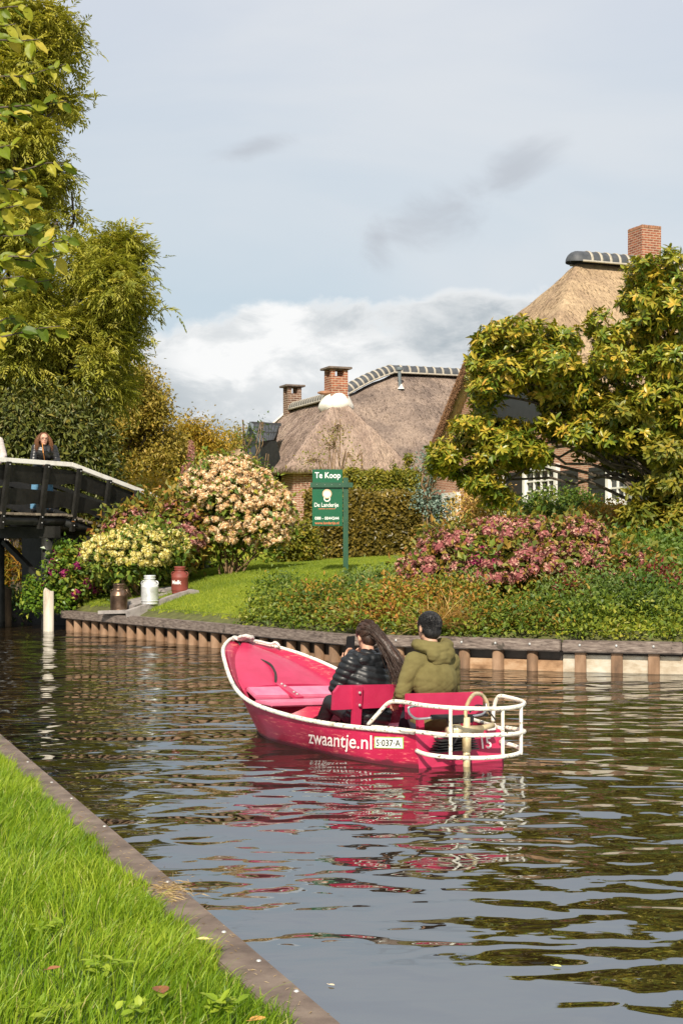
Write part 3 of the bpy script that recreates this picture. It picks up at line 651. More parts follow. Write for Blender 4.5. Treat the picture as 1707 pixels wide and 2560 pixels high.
# ------------------------------------------------------------------ houses
u_ = nrm(V3(-.3695, .929, 0)); v_ = nrm(V3(.929, .3695, 0)); UPV = V3(0, 0, 1)
def thatch_solid(faces_pts, name, mt, parent,  thick=.2, inset=.22, bevel=.12, cuts=5, amp=.02, bulge=None):
    """faces: list of polygons (3D points) forming the upper surface; makes a closed slab with rounded thatch edges"""
    bm = bmesh.new(); vd = {}
    def gv(p):
        k = tuple(np.round(p, 4))
        if k not in vd: vd[k] = bm.verts.new(p)
        return vd[k]
    for f in faces_pts: bm.faces.new([gv(p) for p in f])
    bmesh.ops.recalc_face_normals(bm, faces=bm.faces[:])
    if sum(f.normal.z for f in bm.faces) < 0: bmesh.ops.reverse_faces(bm, faces=bm.faces[:])
    inner = [e for e in bm.edges if len(e.link_faces) == 2]
    r = bmesh.ops.solidify(bm, geom=bm.faces[:], thickness=thick)
    bmesh.ops.bevel(bm, geom=[e for e in bm.edges if e.is_valid and e.calc_face_angle(0) > .3], offset=bevel, segments=3, profile=.6, affect='EDGES', clamp_overlap=True)
    bmesh.ops.triangulate(bm, faces=[f for f in bm.faces if len(f.verts) > 4])
    for _ in range(cuts):
        ed = [e for e in bm.edges if e.calc_length() > .5]
        if not ed: break
        bmesh.ops.subdivide_edges(bm, edges=ed, cuts=1, use_grid_fill=True)
    bmesh.ops.triangulate(bm, faces=bm.faces[:])
    co = np.array([v.co[:] for v in bm.verts]); nz = hashnoise(co, 1.6, 4) * amp + hashnoise(co, 5, 2) * amp * .5
    nr = np.array([v.normal[:] for v in bm.verts])
    if bulge: h_ = np.clip((co[:, 2] - bulge[0]) / (bulge[1] - bulge[0]), 0, 1); co = co + np.stack([0 * h_, 0 * h_, bulge[2] * h_ ** 2 * (1 - h_)], -1)
    for v, c in zip(bm.verts, co + nr * nz[:, None]): v.co = c
    g = Geo(); bm.verts.index_update(); g.add(np.array([v.co[:] for v in bm.verts]), np.array([[w.index for w in f.verts] for f in bm.faces]))
    tr = np.array([[v.co[:] for v in f.verts] for f in bm.faces if f.normal.z > .12]); fn = np.array([f.normal[:] for f in bm.faces if f.normal.z > .12]); ar = np.array([f.calc_area() for f in bm.faces if f.normal.z > .12]); bm.free()
    k = int(min(30000, ar.sum() * 240)); ii = rng.choice(len(tr), size=k, p=ar / ar.sum()); r1, r2 = np.sqrt(rng.random(k)), rng.random(k); pp = tr[ii, 0] * (1 - r1)[:, None] + tr[ii, 1] * (r1 * (1 - r2))[:, None] + tr[ii, 2] * (r1 * r2)[:, None]; nn = fn[ii]
    dn = nrm(V3(0, 0, -1) + nn * nn[:, 2:3]); ax = nrm(dn + rdir(k) * .16 + nn * .10); leafgeo(g, pp + nn * .004, ax, nn + rdir(k) * .2, .09 + .12 * rng.random(k), .012 + .02 * rng.random(k), np.clip(.5 + .16 * rng.normal(size=k), 0, 1), fold=.1, bend=.0)
    # ragged reed ends along the eaves
    lo = tr[tr[:, :, 2].mean(1) < tr[:, :, 2].min() + .16].reshape(-1, 3)
    if len(lo):
        k = 5200; a_ = lo[rng.integers(len(lo), size=k)] + rng.normal(size=(k, 3)) * V3(.12, .12, .02); leafgeo(g, a_, nrm(V3(0, 0, -1) + rdir(k) * .35), rdir(k), .06 + .1 * rng.random(k), np.full(k, .02), np.clip(.35 + .2 * rng.normal(size=k), 0, 1))
    return g.build(name, mt, parent, smooth=True)
def ridge_tiles(p0, p1, r, n, parent, mt_t, pts=None, flatk=1.):
    path = np.array([p0, p1], float) if pts is None else np.array(pts, float); seg = np.linalg.norm(np.diff(path, axis=0), axis=1); cum = np.concatenate([[0], np.cumsum(seg)])
    def at(s): return np.array([np.interp(s, cum, path[:, i]) for i in range(3)])
    g = Geo(); mo = Geo(); Lt = cum[-1]; st = Lt / n; arc = np.linspace(-.12, np.pi + .12, 12)
    for i in range(n):
        a, b = at(i * st), at((i + 1) * st); d = nrm(b - a); sd = nrm(np.cross(d, UPV)); up = np.cross(sd, d)
        def ring(c, rr): return c + rr * (np.cos(arc)[:, None] * sd + np.sin(arc)[:, None] * up * flatk)
        g.grid([ring(a, r), ring(a * .3 + b * .7, r * 1.02), ring(b, r * 1.05)])
        mo.grid([ring(b - d * .035, r * 1.05), ring(b - d * .035, r * 1.09), ring(b + d * .045, r * 1.09), ring(b + d * .045, r * 1.0)])
    g.build('ridge_tiles', mt_t, parent, smooth=True); 
    for sgn in (-1, 1):
        pts2 = [];
        for s in np.linspace(0, Lt, 12):
            a = at(s); d = nrm(at(min(Lt, s + .1)) - at(max(0, s - .1))); sd = nrm(np.cross(d, UPV)); pts2.append(a + sd * sgn * r * 1.04 - UPV * .03)
        mo.tube(pts2, .035, 6)
    mo.build('mortar_joints', M['mortar'], parent, smooth=True)
def chimney(base, top, wu, wv, parent, mt, capped=True, mcap='cap'):
    c = Geo(); z0, z1 = base[2], top
    ax = [v_, u_, UPV]
    if capped:
        c.box(V3(base[0], base[1], (z0 + z1 - .3) / 2), (wv, wu, z1 - z0 - .3), ax)
        o = c.build('chimney', mt, parent)
        for sx in (-1, 1):
            for sy in (-1, 1):
                k = Geo(); k.box(V3(base[0], base[1], z1 - .19) + v_ * sx * (wv / 2 - .07) + u_ * sy * (wu / 2 - .07), (.14, .14, .24), ax)
                k.build('chimney_post', mt, o)
        k = Geo(); k.box(V3(base[0], base[1], z1 - .03), (wv + .22, wu + .22, .07), ax, bev=.01); k.build('cap_slab', M['cap'], o)
    else:
        c.box(V3(base[0], base[1], (z0 + z1 - .1) / 2), (wv, wu, z1 - z0 - .1), ax)
        o = c.build('chimney', mt, parent)
        k = Geo(); nb = 9
        k2 = .075
        for sy in (-1, 1):
            for i in range(nb): k.box(V3(base[0], base[1], z1 - .05) + v_ * ((i + .5) / nb - .5) * (wv + .02) + u_ * sy * (wu / 2 - .05), (wv / nb * .86, .12, .1 + .006 * rng.normal()), ax, bev=.008)
        for sx in (-1, 1):
            for i in range(nb): k.box(V3(base[0], base[1], z1 - .05) + u_ * ((i + .5) / nb - .5) * (wu - .1) + v_ * sx * (wv / 2 - .05), (.12, (wu - .1) / nb * .86, .1 + .006 * rng.normal()), ax, bev=.008)
        k.build('brick_rim', M['chimrim'], o)
    return o
M['chimrim'] = nmat('brick_rim', [(.2, .11, .06), (.42, .2, .12)], 9, rough=.9, bmp=.4)
def wallbox(g, p0, p1, z0, z1, th=.3):
    p0, p1 = np.array(p0, float), np.array(p1, float); c = (p0 + p1) / 2; c[2] = (z0 + z1) / 2; d = p1 - p0; L = np.hypot(d[0], d[1]); x = nrm(V3(d[0], d[1], 0)); y = np.cross(UPV, x)
    g.box(c, (L, th, z1 - z0), [x, y, UPV])
def mid_house():
    E0 = V3(-1.71, 43.6, 3.80); wv = 4.46
    t = thing('thatched_house', 'brick house with hipped thatched roof and red brick chimney, behind the beech hedge', 'house', (E0[0], E0[1], 1.1))
    E1 = E0 + v_ * wv
    q = 1.17; A0 = (E0 + E1) / 2 + u_ * q; A0[2] = 6.22; A0s = A0
    A1 = A0 + u_ * 4.6; A1[2] = 6.22
    E2 = E1 + u_ * 7.2; E3 = E0 + u_ * 7.2
    # slight outward kick of the hip and rounded corner: extra point on each hip
    def mid(a, b, k, out): return a + (b - a) * k + out
    o = thatch_solid([[E0, E1, A0], [E1, E2, A1, A0], [E2, E3, A1], [E3, E0, A0, A1]], 'roof', M['thatch'], t, .2, bevel=.09, cuts=5, amp=.03, bulge=(3.8, 6.22, .25))
    g = Geo(); i = .38; w0 = E0 + (v_ + u_) * i; w1 = E1 + (-v_ + u_) * i; w2 = E2 + (-v_ - u_) * i; w3 = E3 + (v_ - u_) * i
    g = Geo(); wallbox(g, w0 + u_ * .15, w1 + u_ * .15, .5, 3.74); wallbox(g, w1 + u_ * .3 - v_ * .15, w2 - v_ * .15, .5, 3.74); wallbox(g, w3 + v_ * .15, w0 + u_ * .3 + v_ * .15, .5, 3.74)
    g.build('wall', M['wallbrick'], t)
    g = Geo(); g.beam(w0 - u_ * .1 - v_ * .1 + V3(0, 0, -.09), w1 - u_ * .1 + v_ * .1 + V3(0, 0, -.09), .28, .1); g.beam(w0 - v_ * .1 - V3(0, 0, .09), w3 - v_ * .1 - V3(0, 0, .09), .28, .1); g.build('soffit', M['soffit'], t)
    # dark door on the left face, dark window on the front face
    g = Geo(); g.box(w0 + u_ * 2.0 - v_ * .03 + V3(0, 0, 2.35 - w0[2]), (.08, 1.6, 2.3), [v_, u_, UPV]); g.build('door', M['shutter'], t)
    g = Geo(); g.box(w0 + v_ * 1.55 + u_ * -.02 + V3(0, 0, 2.35 - w0[2]), (.5, .08, .9), [v_, u_, UPV]); w = g.build('window', M['shutter'], t)
    # white lime flashing round the chimney
    g = Geo(); cb = A0 + u_ * .28
    fl = []; n = 25
    for k in range(n):
        a = k / (n - 1) * 2 * np.pi; fl.append((math.cos(a), math.sin(a)))
    def roofz(p):
        d = p - E0; a = d @ v_; b = d @ u_; sl = (6.22 - 3.8) / (wv / 2); return min(3.8 + sl * min(a, wv - a), 3.8 + (6.22 - 3.8) / q * b) if b < 99 else 0
    rows = []
    for k, (rr, zz) in enumerate(((.34, 6.38), (.40, 6.31), (.48, 6.18), (.56, 6.02), (.60, 5.90), (.46, 5.76))):
        row = []
        for c_, s_ in fl:
            wob = 1 + .06 * math.sin(3 * math.atan2(s_, c_) + 1) if k > 1 else 1
            p = cb + v_ * c_ * rr * wob + u_ * s_ * rr * wob * .8; p[2] = zz + .03 * math.sin(4 * math.atan2(s_, c_)) * (k > 1); row.append(p)
        rows.append(row)
    g.grid(rows); g.build('lime_flashing', M['plaster'], t, smooth=True)
    chimney(cb + V3(0, 0, -.5), H + (HY - 920) * cb[1] / F, .6, .58, t, M['chimbrick'])
    g = Geo(); g.ball(cb - v_ * .42 - u_ * .12 + V3(0, 0, .12), (.26, .12, .07), 10, 6); g.build('loose_brickwork', M['chimrim'], t)
    c2 = A0 + u_ * 4.45
    chimney(c2 + V3(0, 0, -.6), H + (HY - 964) * c2[1] / F, .5, .5, t, M['chimbrick2'])
    ridge_tiles(A0 + u_ * .55 + V3(0, 0, -.02), c2 - u_ * .25 + V3(0, 0, -.02), .22, 16, t, M['tile'])
    g = Geo(); g.beam(A1 + u_ * .1 + V3(0, 0, .0), A1 + u_ * .1 + (E3 - A1) * .25 + V3(0, 0, .05), .3, .05); g.build('lime_flashing', M['plaster'], t)
    # dormer on the left slope with pan tile roof
    P0 = P(621, 1060, 45.4); R1 = P(715, 1061, 46.6)
    dd = thing_child('dormer', t)
    g = Geo(); ap = P(627, 1058, 45.2); bp = P(700, 1062, 46.2); lo_a = P(655, 1104, 44.4); lo_b = P(684, 1101, 45.1); lw_a = P(606, 1110, 46.3); lw_b = P(690, 1105, 47.4)
    k = 8; rows = []
    for i in range(k * 6 + 1):
        f = i / (k * 6); w = .03 * abs(math.sin(f * math.pi * k))
        rows.append([ap + (bp - ap) * f + V3(0, 0, w), (ap + lo_a) / 2 + ((bp + lo_b) / 2 - (ap + lo_a) / 2) * f + V3(0, 0, w - .0), (ap + lo_a) / 2 + ((bp + lo_b) / 2 - (ap + lo_a) / 2) * f + V3(0, 0, w - .04), lo_a + (lo_b - lo_a) * f + V3(0, 0, w - .0)])
    g.grid(rows); g.grid([[ap, bp], [lw_a, lw_b]]); g.beam(ap, bp, .12, .1); g.build('dormer_roof', M['tile'], dd)
    g = Geo(); dz_ = V3(0, 0, -1.25); fl_ = P(612, 1112, 45.6); fr_ = P(652, 1106, 44.6)
    g.add([ap, fr_, fr_ + dz_, fl_ + dz_, fl_], [(0, 1, 2, 3, 4)]); g.add([fr_, lo_b + v_ * .1, lo_b + dz_ + v_ * .4, fr_ + dz_], [(0, 1, 2, 3)]); g.build('dormer_cheek', M['shutter'], dd)
    g = Geo(); g.beam(ap, fl_ + (fl_ - ap) * .1, .1, .06); g.beam(ap, fr_, .1, .06); g.build('bargeboard', M['lead'], dd)
    g = Geo(); g.add([fl_ * .8 + fr_ * .2 + V3(0, -.03, -.1), fl_ * .3 + fr_ * .7 + V3(0, -.03, -.1), fl_ * .3 + fr_ * .7 + V3(0, -.03, -.9), fl_ * .8 + fr_ * .2 + V3(0, -.03, -.9)], [(0, 1, 2, 3)]); g.build('dormer_window', M['glass'], dd)
def thing_child(name, parent):
    o = bpy.data.objects.new(name, None); o.empty_display_size = .1; col.objects.link(o); o.parent = parent; ORG[o] = origin(parent); return o
mid_house()
def back_house():
    R0 = P(976, 932, 52.); t = thing('thatched_farmhouse', 'long mauve thatched roof with slate grey ridge and thin flue pipe, behind the middle house', 'house', (R0[0], R0[1], 1.1))
    R1 = R0 + v_ * 16; Qp = P(862, 985, 50.9); e = 5.2; dn = 3.75 - R0[2]
    F0 = R0 - u_ * e + V3(0, 0, dn); F1 = R1 - u_ * e + V3(0, 0, dn); QF = Qp - u_ * (e - 1.2) - v_ * .8; QF[2] = 3.75
    B0 = R0 + u_ * e + V3(0, 0, dn); B1 = R1 + u_ * e + V3(0, 0, dn); QB = Qp + u_ * (e - 1.) - v_ * .8; QB[2] = 3.75
    thatch_solid([[F0, F1, R1, R0], [QF, F0, R0, Qp], [R0, R1, B1, B0], [Qp, R0, B0, QB], [QB, QF, Qp]], 'roof', M['thatchback'], t, .3, bevel=.1, cuts=5, amp=.05)
    arc = [Qp + V3(0, 0, .02)] + [Qp + (R0 - Qp) * k + V3(0, 0, (.07 * math.sin(k * math.pi)) + .02) for k in (.25, .5, .75)] + [R0 + V3(0, 0, .02)]
    ridge_tiles(None, None, .26, 9, t, M['tile'], pts=arc); ridge_tiles(R0 + V3(0, 0, .02), R1, .26, 48, t, M['tile'])
    g = Geo(); i = .4; a, b, c, d = QF, F1, B1, QB
    wallbox(g, V3(*QF[:2], 0) + u_ * .6 + v_ * .5, V3(*F1[:2], 0) + u_ * .6, .5, 3.7); wallbox(g, V3(*QF[:2], 0) + v_ * .5 + u_ * .7, V3(*QB[:2], 0) + v_ * .5 - u_ * .3, .5, 3.7); wallbox(g, V3(*F1[:2], 0) + u_ * .6, V3(*B1[:2], 0) - u_ * .6, .5, 3.7)
    g.add([F1 + u_ * .4, B1 - u_ * .4, R1 - V3(0, 0, .5)], [(0, 1, 2)])
    g.build('wall', M['wallbrick'], t)
    g = Geo(); b = P(1000, 966, 51.2); tp = P(998, 924, 51.2); g.tube([b - V3(0, 0, .3), tp], .06, 10); g.lathe([(0, .1), (.12, .08), (.12, -.02), (.06, -.04)], tp, 12); fp = g.build('flue_pipe', M['lead'], t)
    g = Geo(); g.lathe([(.05, .10), (.07, .03), (.13, -.08)], b - V3(-.03, 0, .02), 12); g.build('lime_flashing', M['plaster'], fp)
back_house()
def far_left_house():
    c = P(556, 1120, 60); t = thing('small_thatched_house', 'small pale thatched roof far behind the cream hydrangea', 'house', (c[0], c[1], 1.0))
    a = P(520, 1172, 60); w = 6.
    E0 = V3(a[0] - 1.0, 60, 3.2); E1 = E0 + v_ * w; E2 = E1 + u_ * 6; E3 = E0 + u_ * 6; A0 = (E0 + E1) / 2 + u_ * 1.5; A0[2] = 5.75; A1 = A0 + u_ * 3
    thatch_solid([[E0, E1, A0], [E1, E2, A1, A0], [E2, E3, A1], [E3, E0, A0, A1]], 'roof', M['thatch2'], t, .3, bevel=.2, cuts=3, amp=.03)
    g = Geo(); wallbox(g, E0 + (u_ + v_) * .4, E1 + (u_ - v_) * .4, .4, 3.1); wallbox(g, E0 + (u_ + v_) * .4, E3 + (v_ - u_) * .4, .4, 3.1); g.build('wall', M['wallbrick'], t)
far_left_house()
def right_house():
    C1 = V3(2.87, 48., 0); t = thing('thatched_farmhouse', 'tall golden thatched farmhouse with white framed windows and dark shutters behind the magnolia', 'house', (2.87, 48, 1.1))
    def fp(tt, h=0., z=0.): return C1 - u_ * tt + v_ * h + V3(0, 0, z)
    def tpx(px): r = (px - CX) / F; return (r * 48 - 2.87) / (.3695 + .929 * r)
    tc = 6.34; ze, zh, zr = 3.1, 7.35, 10.0; te = -.5; th_ = te + (tc - te) * (zh - ze) / (zr - ze)
    Lh = 20; o = -.35
    L0 = fp(te, o, ze); Lh0 = fp(th_, o, zh); Rr = fp(tc, 2., zr); Rh0 = fp(2 * tc - th_, o, zh); R0_ = fp(2 * tc - te, o, ze)
    Le = fp(te, Lh, ze); Re = fp(2 * tc - te, Lh, ze); Rb = fp(tc, Lh, zr)
    hip = [Lh0 + v_ * -.15 + V3(0, 0, -.1), Rh0 + v_ * -.15 + V3(0, 0, -.1), Rr]
    # left slope, right slope, half hip
    thatch_solid([[L0, Lh0, Rr, Rb, Le], [R0_, Re, Rb, Rr, Rh0], [Lh0, Rh0, Rr]], 'roof', M['thatch2'], t, .34, bevel=.1, cuts=5, amp=.05)
    # brown cut edge of the verge
    g = Geo(); nn = nrm(np.cross(Lh0 - L0, v_)); 
    if nn[2] > 0: nn = -nn
    g.beam(L0 - v_ * .03 + nn * .14, Lh0 - v_ * .03 + nn * .14, .06, .26, up=nn); k = 5000; r_ = rng.random(k)[:, None]; leafgeo(g, L0 + (Lh0 - L0) * r_ - v_ * .05 + nn * (rng.random(k) * .34)[:, None] + rng.normal(size=(k, 3)) * .02, nrm(nn + rdir(k) * .5 - v_ * .3), rdir(k), .06 + .08 * rng.random(k), np.full(k, .018), rng.random(k)); g.build('verge', M['thatchedge'], t)
    g = Geo()
    zt = lambda q: ze + (zr - ze) * (min(q, 2 * tc - q) - te) / (tc - te)
    # gable wall as a polygon under the verge, split round nothing: openings sit proud in frames
    w = [fp(0, 0, .5), fp(2 * tc, 0, .5), fp(2 * tc, 0, zt(0) - .45), fp(2 * tc - th_, 0, zh - .45), fp(th_, 0, zh - .45), fp(0, 0, zt(0) - .45)]
    back = [p + v_ * .3 for p in w]; n = len(w); g.add(w + back, [tuple(range(n)), tuple(range(2 * n - 1, n - 1, -1))] + [(i, i + n, (i + 1) % n + n, (i + 1) % n) for i in range(n)])
    g.build('gable_wall', M['wallbrick2'], t)
    g = Geo(); wallbox(g, fp(.16, .3), fp(.16, Lh - .5), .5, ze - .3); wallbox(g, fp(2 * tc - .16, .3), fp(2 * tc - .16, Lh - .5), .5, ze - .3); wallbox(g, fp(.3, Lh - .4), fp(2 * tc - .3, Lh - .4), .5, 6); g.build('side_wall', M['wallbrick2'], t)
    # dark boarding in the upper gable
    g = Geo(); g.add([fp(3.0, -.02, 4.9), fp(2 * tc - 3.0, -.02, 4.9), fp(2 * tc - th_ - .3, -.02, zh - .5), fp(th_ + .3, -.02, zh - .5)], [(0, 1, 2, 3)]); g.build('gable_boarding', M['shutter'], t)
    def rect(g, px0, px1, z0, z1, off=-.05, th=.1):
        a, b = tpx(px0), tpx(px1); c = fp((a + b) / 2, off, (z0 + z1) / 2); g.box(c, (abs(b - a), th, z1 - z0), [u_, v_, UPV])
    def zpx(px, py): D = 48 - .929 * tpx(px); return H - (py - HY) * D / F
    def window(p0, p1, y0, y1, nx, ny):
        z0, z1 = zpx((p0 + p1) / 2, y1), zpx((p0 + p1) / 2, y0)
        fw = Geo(); a, b = tpx(p0), tpx(p1); a, b = min(a, b), max(a, b); f = .13
        for (c0, c1, e0, e1) in ((a, a + f, z0, z1), (b - f, b, z0, z1), (a + f, b - f, z1 - f * 1.3, z1), (a + f, b - f, z0, z0 + f)):
            fw.box(fp((c0 + c1) / 2, -.06, (e0 + e1) / 2), (c1 - c0, .16, e1 - e0), [u_, v_, UPV])
        for i in range(1, nx): c = a + f + (b - a - 2 * f) * i / nx; fw.box(fp(c, -.045, (z0 + z1) / 2), (.045, .06, z1 - z0 - 2 * f), [u_, v_, UPV])
        for i in range(1, ny): z = z0 + f + (z1 - z0 - 2.3 * f) * i / ny; fw.box(fp((a + b) / 2, -.048, z), (b - a - 2 * f, .06, .045), [u_, v_, UPV])
        w_ = fw.build('window', M['white'], t); p = Geo(); p.box(fp((a + b) / 2, -.012, (z0 + z1) / 2), (b - a - .02, .02, z1 - z0 - .02), [u_, v_, UPV]); p.build('pane', M['glass'], w_)
        s = Geo(); s.box(fp((a + b) / 2, -.12, z0 - .03), (b - a + .1, .3, .06), [u_, v_, UPV]); s.build('sill', M['white'], w_)
    def shutter(p0, p1, y0, y1):
        z0, z1 = zpx((p0 + p1) / 2, y1), zpx((p0 + p1) / 2, y0); g = Geo(); rect(g, p0, p1, z0, z1, -.05, .06)
        a, b = tpx(p0), tpx(p1); a, b = min(a, b), max(a, b)
        for (c0, c1, e0, e1) in ((a, a + .09, z0, z1), (b - .09, b, z0, z1), (a + .09, b - .09, z1 - .1, z1), (a + .09, b - .09, z0, z0 + .1), (a + .09, b - .09, (z0 + z1) / 2 - .05, (z0 + z1) / 2 + .05)):
            g.box(fp((c0 + c1) / 2, -.09, (e0 + e1) / 2), (c1 - c0, .03, e1 - e0), [u_, v_, UPV])
        g.build('shutter', M['shutter'], t)
    window(1315, 1399, 1163, 1262, 4, 3); shutter(1272, 1311, 1181, 1283); shutter(1401, 1446, 1176, 1268); shutter(1478, 1520, 1168, 1262); window(1523, 1590, 1150, 1258, 3, 3); shutter(1592, 1640, 1145, 1250)
    window(1112, 1151, 1232, 1304, 2, 2); shutter(1083, 1110, 1238, 1300)
    window(1400, 1450, 1000, 1070, 2, 2)
    # white framed door
    g = Geo(); z0, z1 = 1.1, zpx(1235, 1193)
    rect(g, 1207, 1219, z0, z1, -.06, .16); rect(g, 1252, 1264, z0, z1, -.06, .16); rect(g, 1219, 1252, z1 - .16, z1, -.06, .16); d_ = g.build('door_frame', M['white'], t)
    g = Geo(); rect(g, 1219, 1252, z0, z1 - .16, -.02, .05); g.build('door', M['shutter'], t)
    cbx = (1610 - CX) / F; h = 4.4; cb = fp(tc, h, zr - .6); chimney(cb, 11.22, .78, .68, t, M['chimbrick'], capped=False)
    ridge_tiles(Rr + V3(0, 0, .0), fp(tc, h - .45, zr), .36, 6, t, M['tile'], flatk=.9); ridge_tiles(fp(tc, h + .45, zr), fp(tc, Lh, zr), .36, 36, t, M['tile'], flatk=.9)
    g = Geo(); 
    # domed end tile
    arc = np.linspace(-.1, np.pi + .1, 12); rows = []
    for k in range(7):
        a = k / 6 * np.pi / 2; rr = .36 * math.cos(a) + .001; c = Rr - v_ * .36 * math.sin(a) * .9; rows.append(c + rr * (np.cos(arc)[:, None] * u_ + np.sin(arc)[:, None] * UPV * .9))
    g.grid(rows); g.build('ridge_end_cap', M['tile'], t, smooth=True)
right_house()
# ------------------------------------------------------------------ plants
LM = {}
LM['green'] = leafmat('shrub_green', [(.03, .08, .012), (.08, .15, .016), (.15, .22, .022), (.28, .28, .035)], None, .3)
LM['darkgreen'] = leafmat('shrub_dark', [(0.020, 0.049, 0.009), (0.049, 0.105, 0.014), (0.099, 0.168, 0.023), (0.198, 0.224, 0.023)], None, .25)
LM['hydgreen'] = leafmat('hydrangea_leaf', [(0.049, 0.098, 0.014), (0.116, 0.196, 0.021), (0.231, 0.280, 0.034), (0.429, 0.364, 0.046), (0.429, 0.182, 0.057)], [0, .35, .6, .85, 1], .3)
LM['hydauto'] = leafmat('hydrangea_autumn_leaf', [(0.049, 0.084, 0.014), (0.132, 0.168, 0.021), (0.281, 0.252, 0.034), (0.429, 0.224, 0.046), (0.330, 0.070, 0.034)], [0, .3, .55, .8, 1], .3)
LM['ash'] = leafmat('ash_leaf', [(.17, .19, .025), (.32, .33, .035), (.48, .45, .055), (.6, .53, .09)], None, .42)
LM['ash2'] = leafmat('ash_leaf_pale', [(.16, .19, .025), (.30, .32, .035), (.46, .44, .055), (.6, .53, .095)], None, .42)
LM['dense'] = leafmat('evergreen_leaf', [(.04, .06, .012), (.09, .11, .016), (.15, .16, .025), (.26, .2, .035)], None, .2)
LM['autumn'] = leafmat('autumn_leaf', [(.18, .16, .03), (.32, .26, .04), (.46, .35, .06), (.54, .33, .07)], None, .35)
LM['autumn2'] = leafmat('yellowing_leaf', [(0.165, 0.154, 0.017), (0.330, 0.252, 0.023), (0.544, 0.364, 0.040), (0.660, 0.392, 0.057)], None, .35)
LM['alder'] = leafmat('alder_leaf', [(.09, .15, .014), (0.132, 0.196, 0.014), (0.247, 0.308, 0.021), (0.412, 0.420, 0.034), (0.627, 0.504, 0.069)], None, .4)
LM['magnolia'] = leafmat('magnolia_leaf', [(0.066, 0.119, 0.014), (0.148, 0.210, 0.021), (0.330, 0.322, 0.029), (0.594, 0.420, 0.052), (0.726, 0.406, 0.069)], [0, .3, .55, .85, 1], .25, .35)
LM['beech'] = leafmat('beech_hedge_leaf', [(.05, .045, .01), (.13, .105, .02), (.25, .18, .03), (.38, .27, .05)], None, .25, .4)
LM['hedge'] = leafmat('hedge_green_leaf', [(0.066, 0.098, 0.011), (0.165, 0.182, 0.017), (0.297, 0.266, 0.025), (0.462, 0.308, 0.034)], None, .3)
LM['ivy'] = leafmat('ivy_leaf', [(0.033, 0.084, 0.011), (0.083, 0.168, 0.017), (0.181, 0.280, 0.023), (0.330, 0.336, 0.034)], None, .25, .35)
LM['cover'] = leafmat('ground_cover_leaf', [(.03, .075, .01), (.09, .15, .014), (.2, .26, .022), (.38, .36, .04), (.34, .16, .03)], [0, .35, .65, .9, 1], .35)
LM['covermix'] = leafmat('mixed_cover_leaf', [(0.066, 0.098, 0.014), (0.198, 0.196, 0.023), (0.412, 0.280, 0.034), (0.528, 0.238, 0.046), (0.330, 0.084, 0.023)], None, .35)
LM['catmint'] = leafmat('grey_green_leaf', [(0.083, 0.140, 0.034), (0.165, 0.238, 0.057), (0.297, 0.350, 0.092), (0.363, 0.308, 0.391)], [0, .4, .93, 1], .3)
LM['eucalypt'] = leafmat('blue_grey_leaf', [(.09, .15, .12), (.18, .26, .21), (.28, .37, .29)], None, .15)
LM['maple'] = leafmat('dark_red_leaf', [(0.083, 0.014, 0.011), (0.231, 0.028, 0.029), (0.396, 0.070, 0.046)], None, .3)
LM['straw'] = leafmat('straw_leaf', [(0.412, 0.224, 0.069), (0.693, 0.420, 0.138), (0.800, 0.588, 0.230)], None, .3)
LM['lemon'] = leafmat('lemon_leaf', [(0.264, 0.210, 0.034), (0.528, 0.364, 0.069), (0.800, 0.560, 0.184), (0.693, 0.308, 0.138)], None, .35)
LM['turf'] = leafmat('turf_blade', [(.15, .22, .02), (.26, .35, .03), (.40, .45, .05)], None, .4)
BK = nmat('bark', [(.03, .024, .016), (.085, .065, .045), (.14, .11, .08)], 14, (1, 1, .3), rough=.9, bmp=.8, bdist=.02)
BKT = nmat('twig_bark', [(.10, .06, .03), (.28, .18, .09)], 14, rough=.8, bmp=.2)
FL = {}
def flmat(name, cols, pos=None): return leafmat(name, cols, pos, .15, .7, spec=.15)
FL['cream'] = flmat('cream_floret', [(.58, .32, .14), (.82, .56, .30), (.88, .7, .44), (.9, .78, .56)])
FL['yellow'] = flmat('lemon_floret', [(.45, .36, .07), (.7, .6, .17), (.8, .72, .28), (.85, .78, .42)])
FL['pink'] = flmat('pink_floret', [(.26, .07, .075), (.46, .18, .16), (.6, .33, .25), (.68, .46, .33)])
FL['hotpink'] = flmat('hot_pink_floret', [(.4, .03, .14), (.6, .07, .22), (.66, .2, .24), (.7, .42, .32)])
FL['magenta'] = flmat('magenta_floret', [(.12, .008, .05), (.26, .015, .10), (.38, .04, .16), (.45, .14, .2)])
FL['mauve'] = flmat('dusky_pink_floret', [(.25, .07, .07), (.44, .17, .15), (.62, .34, .28), (.7, .46, .38)])
